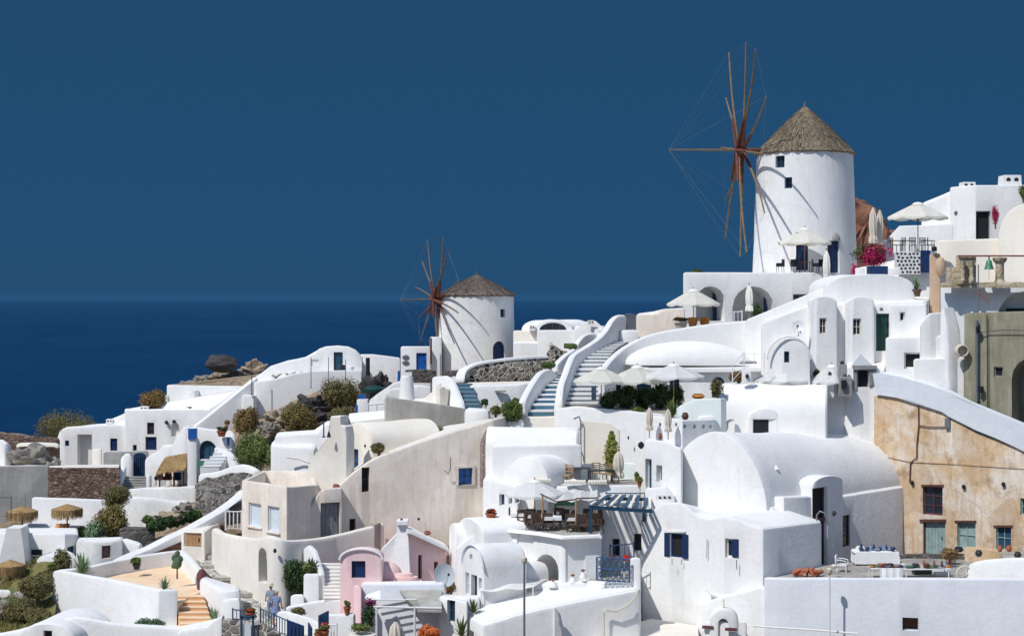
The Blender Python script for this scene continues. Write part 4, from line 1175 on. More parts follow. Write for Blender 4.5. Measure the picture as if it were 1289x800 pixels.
# lower block with dark window
b = Bld('stepped_block_house', 'white cube house with one wide dark window below the green door')
b.body([(1115, 94, 425), (1162, 93.5, 424), (1197, 93.6, 421), (1197, 98, 421), (1115, 98, 424)], 520)
b.open(((1115, 94), (1162, 93.5)), 1138, 1163.5, 443.5, 464, 'window', 'whitewash', 'dark_interior', rec=.25, mull=(0, 0), fw=.1)
b.body([(1158, 93.2, 410), (1170, 93.3, 395), (1192, 94, 393), (1192, 97, 393), (1158, 97, 400)], 520)
b.body([(1150, 92.8, 452), (1214, 92.4, 449), (1216, 95, 448), (1150, 95, 451)], 520)
bm = wall_bm([(1188.5, 93.2, 392), (1195, 92.9, 387), (1200, 92.6, 410), (1203, 92.4, 448)], .9, zb=ZZ(520, 93), r=.2); part('curved_buttress', bm, 'whitewash', b.root)
bm = NB(); p = P(1209, 441, 92.0); lathe(bm, p, [(.36, 0), (.38, .1), (.36, .5), (.3, .52), (.3, .1), (0, .1)], 18)
bmesh.ops.rotate(bm, verts=bm.verts[:], cent=p, matrix=Matrix.Rotation(PI/2, 3, 'X')); solo('clay_pipe', bm, 'canvas_beige', 'round pipe mouth lying on the white wall by the olive building', 'pipe')
# tan pillar
b = Bld('tan_pillar', 'slim tan rendered pillar with a dark flue at its top', 'pillar')
b.body([(1170, 101, 319), (1184, 101, 319), (1184, 101.8, 319), (1170, 101.8, 319)], 405, 'tan_pillar', roof=None)
bm = NB(); p = P(1176, 316, 100.9); lathe(bm, p, [(.16, 0), (.18, .1), (.16, .25), (.1, .3), (0, .3)], 12); part('flue', bm, 'metal_dark', b.root)
bm = NB(); lathe(bm, P(1184, 335, 101), [(.15, -.6), (.3, -.3), (.33, .2), (.2, .5), (0, .6)], 12); part('bulge', bm, 'tan_pillar', b.root)
agave(1152, 373, 100.3, 25, 26, 'potted spiky agave on the white roof beside the tan pillar', pot=(16, 9, 'soil'), cat='potted agave')

# bell frame and arched wall
b = Bld('bell_wall_house', 'pale wall with a shaded arch below the bell frame')
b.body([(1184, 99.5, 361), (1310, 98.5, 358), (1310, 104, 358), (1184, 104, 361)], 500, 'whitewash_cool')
b.open(((1184, 99.5), (1310, 98.5)), 1255, 1330, 366, 420, 'hole', arch=True, deep=.9)
bm = NB(); p, q = P(1269, 393, 99.3), P(1300, 388, 99.3); box(bm, (p.x, 99.3, p.z), (q.x, 99.9, q.z)); part('slit_window', bm, 'dark_interior', b.root)
b = Bld('bell_gantry', 'weathered stone bell gantry with columns along the ledge', 'bell gantry')
bm = wall_bm([(1184, 98.9, 355.5), (1310, 97.9, 354.5)], .5, zb=ZZ(362, 98.9), r=.04); b._root(P(1200, 361, 98.9)); part('ledge', bm, 'ashlar', b.root)
def bxp(x0, x1, y0, y1, D, dp, m, par, name, bmr=None):
    bm = bmr or NB(); p, q = P(x0, y1, D), P(x1, y0, D); prism(bm, [V2(p.x, D), V2(q.x, D), V2(q.x, D+dp), V2(p.x, D+dp)], [q.z]*4, p.z, .04, wob=.02)
    return part(name, bm, m, par) if par is not None else bm
bxp(1194, 1210, 336, 362, 98.4, .6, 'ashlar', b.root, 'rubble_stub')
bxp(1206, 1229, 321, 357, 98.3, .5, 'ashlar', b.root, 'stone_panel')
for x in (1212, 1223):
    bm = NB(); lathe(bm, P(x, 353, 98.05), [(.17, 0), (.12, .1), (.13, .9), (.17, 1.1), (.2, 1.2), (0, 1.2)], 12); part('baluster', bm, 'ashlar', b.root)
bm = NB(); lathe(bm, P(1258.5, 356, 98.4), [(.33, 0), (.3, .15), (.26, .2), (.26, 1.2), (.4, 1.35), (.45, 1.55), (0, 1.6)], 16); part('column', bm, 'ashlar', b.root)
bm = NB(); tube(bm, [P(1206, 322, 98.2), P(1300, 322, 98.2)], .05, 8); part('iron_bar', bm, 'rust', b.root)
t = thing('bell', 'small green bronze bell hanging from the iron bar', 'bell', P(1245, 338, 98.2))
bm = NB(); lathe(bm, P(1245, 339, 98.2), [(.3, 0), (.27, .08), (.2, .3), (.17, .5), (.08, .62), (0, .64)], 20); part('bell_body', bm, 'copper_green', t)
bm = NB(); tube(bm, [P(1245, 322, 98.2), P(1245, 328, 98.2)], .04, 6); part('hanger', bm, 'metal_dark', t)
bm = NB(); tube(bm, [P(1245, 338, 98.2), P(1245, 352, 98.2)], .012, 5); part('clapper_rope', bm, 'brown_wood', t)
t = thing('television_antenna', 'thin rooftop antenna mast with reddish aerial rods', 'antenna', P(1231.5, 395, 96))
bm = NB(); tube(bm, [P(1231.5, 395, 96), P(1231.5, 333, 96)], .035, 6); part('mast', bm, 'metal_grey', t)
bm = NB(); tube(bm, [P(1226, 366, 96), P(1246, 379, 95.5)], .025, 5)
for k in range(5):
    q = P(1232+k*3.2, 370+k*2.2, 95.8); tube(bm, [q+Vector((0, -.1, -.35)), q+Vector((0, .1, .35))], .014, 4)
part('aerial', bm, 'rust', t)

# olive building
b = Bld('olive_building', 'olive grey rendered building with exposed pipes at the right edge', 'building')
L = ((1214, 92), (1335, 89))
b.body([(1214, 92, 394), (1335, 89, 390), (1335, 100, 391), (1214, 100, 395)], 640, 'olive', roof='olive')
b.open(L, 1251, 1262.5, 461.5, 474, 'window', 'grey_concrete', 'dark_interior', mull=(0, 0))
b.open(L, 1273.5, 1330, 449, 640, 'hole', arch=True, deep=1.6)
bm = NB(); tube(bm, [P(1229.5, 403, 91.4), P(1229.5, 505, 91.4)], .1, 8); part('drain_pipe', bm, 'metal_grey', b.root)
bm = NB(); tube(bm, [P(1242.5, 396, 91.1), P(1243.5, 520, 91.1)], .03, 6); part('cable_run', bm, 'metal_dark', b.root)
bm = NB(); tube(bm, [P(1230, 418, 91.3), P(1243, 417, 91.1), P(1265, 415, 90.5), P(1310, 416, 89.4)], .025, 5); part('cable_run', bm, 'metal_dark', b.root)
bm = NB(); obox(bm, P(1231, 414, 91.2), (.1, 0, 0), (0, .08, 0), (0, 0, .15)); obox(bm, P(1235, 490, 91.2), (.12, 0, 0), (0, .1, 0), (0, 0, .18)); part('junction_box', bm, 'metal_dark', b.root)
# ---------------------------------------------------------------- lower mill surroundings
b = Bld('low_mill_house', 'small white house with a bright blue door left of the squat windmill')
L = ((503, 136), (545, 136))
b.body([(504.5, 136, 436), (542, 136, 436), (542, 141, 436), (504.5, 141, 436)], 480)
b.body([(541, 136.6, 424), (556, 136.6, 424), (556, 141, 424), (541, 141, 424)], 480)
b.open(L, 524, 537, 444, 466, 'door', 'blue', 'blue', bi=0, rec=.12, fw=.1)
bm = NB()
for y in (447, 454): lathe(bm, P(510.5, y+2, 135.93), [(.01, -.2), (.28, -.1), (.28, .1), (.01, .2)], 12, sy=.1)
part('round_plaque', bm, 'metal_grey', b.root)
bm = NB(); tube(bm, [P(542.5, 425, 135.8), P(542.5, 458, 135.8)], .09, 6); part('downpipe', bm, 'brown_wood', b.root)
wall_thing('dark stone wall in front of the small house with the blue door', [(510, 131, 465), (530, 131, 464.5), (549, 131, 465)], 'rubble_dark', .5, 1.1, name='stone_wall')
wall_thing('dark stone wall at the foot of the squat windmill', [(560, 133, 466), (592, 133, 465)], 'rubble_dark', .5, .5, name='stone_wall')
b = Bld('glazed_vault_house', 'white house with a shallow vaulted roof and glazed lunette right of the squat windmill')
b.body([(676, 130, 415.5), (724, 130, 415.5), (724, 138, 415), (676, 138, 415)], 455)
b.body([(646, 131, 416), (677, 131, 416), (677, 137, 416), (646, 137, 416)], 455, 'ivory')
b.vault((656, 137), (700, 134.5), 417, 415, 402.5, 5, 'roof_white', p=2)
b.vault((673, 131), (721, 131), 417, 415.2, 403, 6.5, 'whitewash', p=2)
bm = panel([(679+ (1-math.cos(PI*k/12))*17, 415-9*math.sin(PI*k/12)) for k in range(13)], ((673, 131), (721, 131)), .05, .03); part('lunette_window', bm, 'glass', b.root)
bm = NB()
for x in (687, 696, 705): tube(bm, [P(x, 415, 130.9), P(x, 407.5, 130.9)], .04, 5)
part('glazing_bars', bm, 'brown_wood', b.root)
b.body([(646, 130, 431), (677, 130, 431), (677, 130.9, 430), (646, 130.9, 430)], 455, 'whitewash')
vent_chimney(670, 130.8, 7, 409, 416, 'tiny chimney on the ivory block beside the squat windmill')
b = Bld('peaked_roof_house', 'white roof with blunt peaks between the lunette house and the gate')
b.body([(723, 127, 416), (735, 127, 405), (750, 127, 404), (760, 127, 412), (762, 132, 410), (723, 132, 410)], 450)
b.body([(748, 126, 414), (762, 126, 413), (762, 130, 413), (748, 130, 413)], 450)
# small ridge items right of ramp
vent_chimney(744, 126.5, 8, 403, 409, 'small white chimney on the peaked white roof')

# stone retaining wall with white coping
t = wall_thing('curved retaining wall of dark stones in pale mortar topped by a white coping', [(579, 100.5, 479), (581, 101, 469), (587, 101.6, 463), (600, 102, 457.5), (622, 102.6, 453.5), (650, 103.2, 450.5), (672, 103.8, 449), (690, 104.3, 448.5)], 'stone_mortar', .5, 2.2, sm=3, name='retaining_wall', cap=(.16, 1.2, 'whitewash'), wob=0)
wall_thing('rough stone pier at the top of the blue staircase', [(689, 104.2, 441), (697, 104.3, 434), (708, 104.6, 441), (716, 104.8, 442)], 'stone_mortar', .6, 1.6, name='stone_pier', cat='stone wall')
pot(693, 437, 104, 6, 6, 'pale stone urn on the rough stone pier', 'canvas_beige')
wall_thing('long low white wall under the stone retaining wall', [(592, 99.6, 484), (620, 99.6, 484), (650, 99.8, 483), (664, 100, 481)], 'whitewash', .5, zb=ZZ(545, 99.6), name='garden_wall')
slab('cream ledge at the foot of the stone retaining wall', 'ledge', [(582, 484, 99.8), (665, 482.5, 100), (690, 479, 103.6), (590, 481, 101)], 'warm_white', .5, 'ledge')
bm = NB(); p, q = P(623, 493, 99.3), P(637, 491, 99.3); box(bm, (p.x, 99.1, p.z), (q.x, 99.35, q.z)); solo('wall_shelf', bm, 'grey_render', 'small grey shelf high on the long low white wall', 'shelf')
plain_pole(632, 498, 516, 98.8, 'thin grey standpipe against the long low white wall')
# blue stairs
ST = [(659, 696, 95, 523), (663, 699, 96.5, 507), (669, 703, 98, 495), (677, 705, 99.5, 483), (686, 707, 100.8, 476), (700, 710, 102, 470), (705, 714, 103.2, 462), (712, 717, 104, 455)]
stairs('staircase', 'curving outdoor staircase painted grey blue with white edges', ST, 14, 'step_blue', 'whitewash', nos=.32)
wall_thing('white coping wall along the lower left of the blue staircase', [(657, 94.6, 505), (662, 95.6, 494), (668, 96.6, 484), (675, 97.8, 473), (682, 98.9, 466.5), (690, 100, 464.5), (697, 101, 469)], th=.5, hgt=1.5, sm=3, name='stair_wall')
wall_thing('white coping wall along the upper left of the blue staircase', [(698, 101.4, 459), (704, 102, 452), (711, 103, 446), (718, 104, 441), (722, 105, 439)], th=.45, hgt=1.3, sm=3, name='stair_wall')
wall_thing('white curved wall swinging round behind the top of the blue staircase', [(724, 106, 434), (730, 107.5, 425), (738, 109, 420), (750, 110, 418.5), (760, 109.5, 420)], th=.45, hgt=1.3, sm=3, name='stair_wall')
# main stairs
ST2 = [(710, 753, 95.6, 511), (712, 755, 96.8, 498), (715, 757, 98, 485), (721, 759, 99.3, 470), (727, 763, 100.6, 457), (733, 770, 101.9, 447), (745, 777, 103.2, 439), (757, 785, 104.6, 434), (769, 791, 106, 430)]
stairs('staircase', 'broad main staircase with grey steps and wide white edges climbing to the gate', ST2, 18, 'step_grey', 'whitewash', nos=.5)
wall_thing('tall white wall snaking up between the two staircases', [(702, 94.6, 512), (704, 94.9, 498), (706, 95.6, 484), (711, 97, 470), (716, 98.3, 456), (722, 99.8, 445), (734, 101.4, 437), (750, 103, 427), (760, 104.3, 417), (768, 105.5, 404), (776, 106.5, 397), (785, 107.2, 396.5)], th=.5, hgt=1.9, sm=3, name='stair_wall')
b = Bld('curved_retaining_wall', 'broad smooth white retaining wall sweeping up from the main staircase to the arches', 'wall')
path = smooth_path([(757, 97, 466), (764, 98.2, 456), (772, 99.4, 447), (786, 100.6, 436), (806, 101.4, 425), (830, 101.8, 418), (860, 102.1, 412.5), (890, 102.3, 408), (922, 102.5, 405), (950, 102.6, 402)], 3)
b._root(P(850, 470, 103)); part('wall', wall_bm(path, .5, zb=ZZ(500, 102), r=.2), 'whitewash', b.root)
bm = NB(); 
slab('grey white landing behind the curved retaining wall', 'terrace_floor', [(790, 441, 103.5), (950, 413, 103.5), (960, 406, 109), (800, 424, 111)], 'step_stone', .4, 'terrace')
# gate and cream walls at the top
b = Bld('gate_wall', 'beige rendered terrace wall with a white rounded top beside the iron gate', 'wall')
b.body([(801, 106.8, 396), (829, 106.6, 395), (836, 106.6, 389), (862, 106.4, 387), (862, 106.9, 387), (801, 107.3, 395)], 432, 'cream', roof='whitewash', r=.14)
t = thing('iron_gate', 'round topped grey iron gate at the head of the main staircase', 'gate', P(792, 416, 107))
bm = NB(); pts = [P(783.5, 416, 107), P(783.5, 401, 107)]+[P(792.5-9*math.cos(PI*k/8), 401-6*math.sin(PI*k/8), 107) for k in range(9)]+[P(801, 416, 107)]; tube(bm, pts, .04, 6); tube(bm, [P(783.5, 415, 107), P(801, 415, 107)], .035, 6)
part('gate_frame', bm, 'metal_grey', t); bm = NB()
for k in range(9):
    x = 785.3+k*1.8; y = 401-6*math.sin(math.acos(max(-1, min(1, (792.5-x)/9)))); obox(bm, (P(x, 415, 107)+P(x, y, 107))/2, (.055, 0, 0), (0, .012, 0), (0, 0, (415-y)/2/F*107))
part('slats', bm, 'metal_grey', t)
wall_thing('low white step wall below the iron gate', [(780, 106.4, 415.5), (803, 106.4, 415)], th=.5, hgt=1.6, name='step_wall')
potplant(857, 413, 104.3, 18, 9, 20, 6, 'wide stone bowl with reddish flowers on the retaining wall', 'leaf_dark', 'canvas_beige', extra='flower_orange')
for i, (x, w_) in enumerate(((872, 12), (887, 12))):
    t = thing('wicker_basket_chair', ['rounded orange wicker seat left under the parasol', 'rounded orange wicker seat right under the parasol'][i], 'chair', P(x, 411, 105)); bm = NB(); s_ = 105/F; r_ = w_*s_/2
    lathe(bm, P(x, 411, 105), [(r_*.7, 0), (r_, .3), (r_*.98, .6), (r_*.86, .62), (r_*.84, .4), (0, .38)], 18); part('shell', bm, 'orange_wood', t)
    bm = NB(); lathe(bm, P(x, 411, 105)+Vector((0, 0, .4)), [(r_*.7, 0), (r_*.72, .06), (0, .08)], 16); part('cushion', bm, 'terracotta', t)
railing([(924, 103.6, 412), (934, 103.6, 411)], 1.0, 'short white rail beside the wide platform arch', 'white_paint', gap=.2)

# ---------------------------------------------------------------- dome house with cafe umbrellas
b = Bld('shallow_dome_house', 'white house under a broad shallow oval dome behind the cafe parasols')
L = ((752, 99), (962, 98.5))
b.body([(796, 98.9, 462), (962, 98.5, 462), (962, 101.4, 460), (800, 100.9, 460)], 520, 'whitewash', r=.2)
b.body([(757, 100, 481), (797, 99.9, 481), (797, 101, 481), (760, 101, 481)], 520, 'whitewash')
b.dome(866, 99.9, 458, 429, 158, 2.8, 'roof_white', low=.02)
bm = wall_bm([(797, 98.7, 463), (960, 98.3, 461)], .3, hgt=.3); part('eaves_moulding', bm, 'whitewash', b.root)
b.open(L, 768, 782, 484, 508, 'door', 'slate_blue', 'dark_interior', bi=1)
b.open(L, 801, 820, 481, 506, 'door', 'slate_blue', 'slate_blue', bi=0)
b.open(L, 843, 855, 477, 506, 'door', 'slate_blue', 'slate_blue', bi=0)
b.open(L, 896, 912, 474, 500, 'window', 'slate_blue', 'slate_blue', arch=True, bi=0)
G = 'open cream parasols at the cafe'
umbrella(757, 478, 512, 93.4, 74, 16, 'cafe parasol nearest the broad staircase', m='canvas', group=G, rz=.3)
umbrella(802, 478, 512, 93.8, 78, 18, 'middle cafe parasol above the dark hedge', m='canvas', group=G, rz=.1)
umbrella(848, 473, 512, 93.0, 78, 15, 'cafe parasol farthest right above the dark hedge', m='canvas_white', group=G)
for i, (x, y, w_, h_) in enumerate(((768, 514, 26, 24), (790, 514, 28, 30), (812, 514, 28, 28), (832, 514, 30, 32), (850, 511, 20, 28))):
    shrub(x, y, 93.3+.15*i, w_, h_, ['dark hedge shrub closest to the cafe parasol pole and stairs', 'dark bushy shrub under the first gap of the cafe parasols', 'dark bushy shrub under the middle cafe parasol', 'broad dark shrub before the slate blue door', 'loose dark shrub at the right end of the cafe hedge'][i], 'leaf_dark', group='dark shrubs of the cafe hedge', dens=1.3)
shrub(805, 520, 92.6, 16, 8, 'low bright green tuft in front of the cafe hedge', 'leaf', dens=1.2)
t = thing('hanging_towel', 'blue and white towel hanging beside the main staircase', 'towel', P(747, 503, 94)); bm = NB(); p = P(747.5, 494, 94)
loft(bm, [[p+Vector((x, .03*math.sin(x*30+dz*5)+y, dz)) for x, y in ((-.14, 0), (-.05, .03), (.05, -.02), (.14, 0), (.14, .03), (-.14, .04))] for dz in (-.42, -.1, .2, .38)]); part('cloth', bm, 'cloth_blue', t)
# retaining wall under the cafe
b = Bld('cafe_terrace', 'high white retaining wall carrying the cafe terrace with the dark hedge', 'terrace wall')
b.body([(699, 93.9, 514), (726, 93.3, 511), (760, 92.8, 514), (800, 92.3, 518), (818, 92, 520), (860, 92, 522), (862, 96, 505), (700, 96, 511)], 660, 'whitewash', r=.12, roof='step_stone')
b.add('cream_panel', panel([(732, 529), (770, 533), (779, 540), (780, 640), (732, 640)], ((726, 93.3), (760, 92.8)), .08, .03), 'ivory')
bm = NB(); tube(bm, [P(731, 582, 92.9), P(731, 530, 92.9), P(729, 524, 92.9), P(722, 527, 92.9)], .05, 6); part('bent_pipe', bm, 'metal_grey', b.root)
bm = NB()
for k in range(2):
    pts = [P((724 if k else 717)-(11 if k else 8)*math.cos(PI*j/8), 581-(19 if k else 8)*math.sin(PI*j/8), 92.0) for j in range(9)]; tube(bm, pts, .035, 5)
solo('iron_hoops', bm, 'metal_grey', 'bent grey iron hoops standing on the white vault roof', 'hoops')
for i, (x, y) in enumerate(((791, 551), (775, 600))):
    bm = NB(); lathe(bm, P(x, y, 91.95), [(.02, -.1), (.05, 0), (.04, .1), (0, .12)], 8); solo('wall_lamp', bm, 'metal_dark', ['small dark lamp on the high white cafe wall', 'small dark fitting low on the cafe wall'][i], 'lamp')
# cream band + planter at the foot of the blue stairs
b = Bld('stair_foot_terrace', 'cream rendered terrace front at the foot of the blue staircase', 'terrace')
b.body([(586, 95.6, 543), (640, 94.4, 525), (700, 94, 523.5), (722, 93.8, 523), (722, 96, 522), (600, 97, 526)], 600, 'ivory', roof='step_stone')
b = Bld('shrub_planter', 'rounded white planter under the round green bush', 'planter')
b.body([(632, 93.8, 527), (660, 93.5, 527), (655, 94.6, 527), (637, 94.6, 527)], 560, 'whitewash', roof='soil', r=.2)
shrub(645, 530, 93.9, 28, 26, 'big round green bush beside the foot of the blue staircase', 'leaf', dens=1.8)
shrub(650, 513, 95.2, 12, 13, 'small clipped bush behind the big round one', 'leaf', dens=1.6)
potplant(610, 515, 96.2, 6, 4, 11, 11, 'round topiary with a pointed tip on the white parapet', 'leaf_dark', 'canvas_beige')
shrub(624, 522, 95, 16, 12, 'yellow and red flowering plants beside the round bush', 'leaf_olive', dens=1)
shrub(690, 463, 100.6, 19, 8, 'low clipped green mound on the lower stair wall', 'leaf', dens=1.6, stem=False)
shrub(718, 440, 105.5, 17, 8, 'green mound at the top of the blue staircase', 'leaf_mid', dens=1.6, stem=False)
bm = NB(); p, q = P(710, 438, 105.8), P(717, 432, 105.8); box(bm, (p.x, 105.6, p.z), (q.x, 106, q.z)); solo('dark_sign', bm, 'slate_blue', 'small dark blue box beside the green mound atop the blue stairs', 'box')
# little blue stairs on the left
stairs('staircase', 'short narrow staircase of grey blue steps left of the long low wall', [(580, 604, 96.6, 513), (576, 593, 100.4, 482)], 6, 'step_blue', 'step_grey', nos=.15)
wall_thing('white wall stepping down beside the short narrow staircase', [(545, 98.6, 474), (562, 98.4, 472.5), (569, 98, 476), (575, 97.4, 490), (581, 96.6, 504), (583, 96.2, 514)], th=.4, zb=ZZ(530, 97), name='stair_wall')
b = Bld('corner_planter', 'rounded white corner block at the foot of the short staircase', 'block')
b.body([(584, 95.4, 514), (600, 95, 514.5), (616, 95, 516), (618, 96.4, 514), (586, 96.4, 512)], 570, 'whitewash', r=.25)
wall_thing('cream white stepped wall on the grey house roof', [(520, 98.5, 502), (535, 98.3, 500.5), (545, 98.2, 492), (550, 98, 484), (556, 98, 480)], 'warm_white', .3, 1.4, name='roof_wall')
bm = panel([(549, 488), (565, 490), (562, 512), (548, 508)], ((540, 98.1), (570, 97.6)), .2, .0); solo('roof_hatch', bm, 'grey_render', 'pale grey hatch beside the stepped roof wall', 'hatch')
b = Bld('round_chimney', 'stout round white chimney with an open stepped crown', 'chimney'); b._root(P(512, 505, 98.8))
bm = NB(); lathe(bm, P(512, 505, 98.8), [(.5, 0), (.47, .5), (.40, 1.4), (.36, 1.55), (.3, 1.6), (0, 1.6)], 20); part('shaft', bm, 'whitewash', b.root)
bm = NB()
for k in range(4):
    a = k*PI/2+.4; q = P(512, 505, 98.8)+Vector((.25*math.cos(a), .25*math.sin(a), 1.68)); obox(bm, q, (.08, 0, 0), (0, .06, 0), (0, 0, .15))
part('crown', bm, 'whitewash', b.root)
# grey rendered long house
b = Bld('grey_long_house', 'long weathered grey house side with one narrow window')
L = ((486, 94), (586, 95.6))
b.body([(484, 94, 500), (486, 93.9, 499), (520, 94.5, 504), (550, 95, 508), (586, 95.6, 514), (584, 99, 512), (484, 99, 502)], 610, 'grey_render', roof='warm_white')
b.open(L, 526.5, 533, 535, 555, 'window', 'grey_concrete', 'dark_interior', bi=0, mull=(0, 0), rec=.2)
shrub(546, 548, 94, 26, 12, 'sprawling green plant over the cream roof edge', 'leaf', dens=1)
slab('bright white roof terrace behind the small vault', 'terrace_floor', [(436, 532, 96), (486, 526, 96), (486, 516, 99), (440, 520, 99)], 'roof_white', .6, 'terrace')
# small vault house
b = Bld('small_vault_house', 'little ivory vaulted house with a blue window beside the tall curved chimney')
b.vault((435, 93.5), (468, 90.6), 625, 557, 531, 4.6, 'ivory', p=2.2)
u_ = ((435, 93.5), (468, 90.6))
b.open(u_, 441.5, 451, 564.5, 592, 'window', 'brown_wood', 'blue', mull=(1, 2), rec=.2)
bm = NB()
for x, y in ((473, 541), (494, 541)):
    lathe(bm, P(x, y+2, 91.6+(x-473)*.05), [(.09, -.05), (.1, .1), (0, .2)], 8)
part('roof_vent', bm, 'brown_wood', b.root)
bm = NB(); lathe(bm, P(460, 561, 91.3), [(.07, -.05), (.09, .05), (.03, .1), (0, .1)], 10); part('wall_lamp', bm, 'metal_dark', b.root)
shrub(477, 570, 90.2, 20, 14, 'pale spiky plant behind the cream roof edge', 'leaf_olive', dens=.8)
# curved chimney
b = Bld('curved_chimney', 'tall curved chimney buttress sweeping up to a square stack', 'chimney')
b._root(P(410, 625, 89))
arc = [(417, 523.5), (429.5, 523.5), (430, 534), (435, 537), (437, 548), (437, 640), (382, 640), (383, 612), (386, 594), (391, 580), (398, 569), (407, 559), (413, 549), (416.5, 536)]
bm = NB(); Lc = ((382, 90.3), (437, 89)); fr = []
rings = []
for out, sc in ((-.8, .96), (-.75, 1), (0, 1), (.06, .97)):
    A_, B_ = XY(*Lc[0]), XY(*Lc[1]); u = (B_-A_).normalized(); nn = V2(u.y, -u.x); ring = []
    for px, py in arc:
        cx_, cy_ = 412, 590
        q = hit(cx_+(px-cx_)*(sc if sc < 1 else 1), A_, B_); z = ZZ(py+(1.2 if sc < 1 and py < 600 else 0), q.y); q = q+nn*out; ring.append(Vector((q.x, q.y, z)))
    rings.append(ring)
loft(bm, rings); part('buttress', bm, 'warm_white', b.root)
bm = NB(); lathe(bm, P(414, 550, 88.9), [(.12, 0), (.06, .25), (0, .4)], 8); part('vent_slot', bm, 'metal_dark', b.root)
# big cream house
b = Bld('cream_house', 'large cream rendered house with a sloping roofline and small deep windows')
L = ((425, 88), (626, 91.3))
b.body([(425, 88, 612), (432, 88.1, 606), (448, 88.4, 592), (466, 88.7, 580), (480, 88.9, 573.5), (520, 89.6, 559), (560, 90.2, 546), (600, 90.9, 534.5), (622, 91.25, 528), (640, 94, 523), (560, 95, 536), (470, 93, 572), (428, 92, 600)], 745, 'cream', roof='warm_white', r=.16)
b.open(L, 455.5, 465.5, 588, 619, 'window', 'brown_wood', 'dark_interior', bi=0, rec=.22, mull=(0, 1))
b.open(L, 577, 595, 588.5, 610, 'window', 'slate_blue', 'blue', bi=0, rec=.16, trim='cream')
b.open(L, 440, 448, 652.5, 669, 'window', 'brown_wood', 'dark_interior', bi=0, rec=.2, mull=(0, 0))
st = panel([(607, 613), (607, 560), (608.5, 553), (612, 545), (614, 541), (616, 546), (619, 556), (621, 562), (621, 614)], ((606, 90.2), (622, 90.6)), .35, .1)
b.add('stone_gable_strip', st, 'mauve_stone')
b.add('blind_window', panel([(609, 561), (618, 561), (618, 588), (609, 588)], ((606, 90.2), (622, 90.6)), .1, .14), 'grey_render')
bm = NB(); pts = [P(567, 575, 90.15), P(567, 590, 90.1), P(564, 596, 90.1), P(560, 592, 90.0)]; tube(bm, pts, .022, 5); part('hanging_wire', bm, 'metal_dark', b.root)
for x, y in ((506, 653), (527, 652)):
    bm = NB(); lathe(bm, P(x, y+1, 89.0+(x-506)*.01), [(.07, -.05), (.08, .05), (0, .1)], 8); part('wall_fitting', bm, 'metal_dark', b.root)
b.body([(366, 86.6, 681), (378, 86.7, 660), (390, 86.8, 639), (403, 87, 618), (408, 87, 615.5), (430, 87.4, 613), (430, 89.5, 612), (366, 89.5, 681)], 745, 'cream', roof='warm_white', r=.1)
b.open(((403, 87), (430, 87.4)), 403.5, 428, 632, 677, 'door', 'grey_paint', 'door_grey', rec=.18)
pot(423, 614, 88, 9, 5, 'reddish clay dish on the parapet left of the cream roof', 'rust')
b = Bld('grey_block_house', 'grey cream block house with two pale blue shutters')
L = ((304, 87.6), (361, 84.6))
b.body([(304, 87.6, 604), (332, 86, 608), (361, 84.6, 613), (401, 87.6, 610), (392, 92.5, 592), (330, 94, 592)], 745, 'cream', roof='warm_white', par=.95, th=.3)
b.open(L, 313.5, 329.5, 633, 662, 'window', 'blue_light', 'blue_light', rec=.06, mull=(0, 0), sill='cream', label='pale blue closed shutter window')
b.open(L, 338, 352, 637, 669, 'window', 'blue_light', 'blue_light', rec=.06, mull=(0, 0), sill='cream', label='pale blue closed shutter window')
b = Bld('curved_courtyard_wall', 'tall curved whitewashed wall with an arched doorway above the footpath', 'wall')
pth = smooth_path([(272, 90, 664), (281, 88.3, 670), (300, 86.3, 674), (325, 84.2, 677), (340, 83.2, 674), (352, 82.9, 677), (362, 83.2, 679.5), (390, 84.6, 678), (420, 86, 673), (450, 87.2, 666), (470, 88, 661), (480, 88.5, 657)], 3)
b._root(P(352, 765, 83)); o = part('wall', wall_bm(pth, .5, zb=ZZ(790, 83), r=.18), 'warm_white', b.root); b.bodies.append(o)
bm = panel([(478, 657), (478, 712), (470, 712), (470, 660)], ((468, 87.7), (480, 88.2)), .5, .1); part('end_pier', bm, 'grey_render', b.root)
# doorway: recessed niche panel on the wall
bm = panel([(332, 731), (343.5, 733)]+[(337.8+5.8*math.cos(PI*k/8), 696-8*math.sin(PI*k/8)) for k in range(9)], ((325, 84.2), (350, 82.95)), .05, .34)
b.open(((325, 84.2), (352, 82.8)), 332, 343.5, 688, 732, 'hole', arch=True, deep=1.1)
bm.free(); p = P(337.5, 732, 83.9)
bm = NB(); lathe(bm, P(346, 693, 82.4), [(.04, -.1), (.1, 0), (.05, .12), (0, .14)], 8); part('wall_lamp', bm, 'metal_dark', b.root)
# ---------------------------------------------------------------- centre right
b = Bld('side_vault_house', 'long white barrel roofed house with a half round dormer over a dark opening')
b.vault((911, 98.2), (903, 93.0), 600, 519, 482, 6.3, 'roof_white', p=2.3)
b.body([(896, 92.9, 524), (1040, 92.9, 521), (1040, 94.2, 520), (898, 94.4, 522)], 600)
b.vault((943, 92.3), (982.5, 92.3), 600, 527, 513.5, 2.2, p=2)
b.open(((943, 92.3), (982.5, 92.3)), 947.5, 978, 527, 560, 'window', 'whitewash', 'dark_interior', rec=.05, mull=(0, 0), fw=.04)  # dark pane stands in for the shade inside the dormer opening
bm = NB(); Lp = ((896, 92.9), (1040, 92.9))
for pts in ([(911, 541), (915, 536), (915, 530), (918, 528), (936, 528), (940, 531), (940, 538)], [(984, 541), (988, 536), (988, 531), (991, 529), (1010, 529)]):
    tube(bm, [P(x, y, 92.84) for x, y in pts], .045, 5)
part('moulding', bm, 'grey_concrete', b.root)
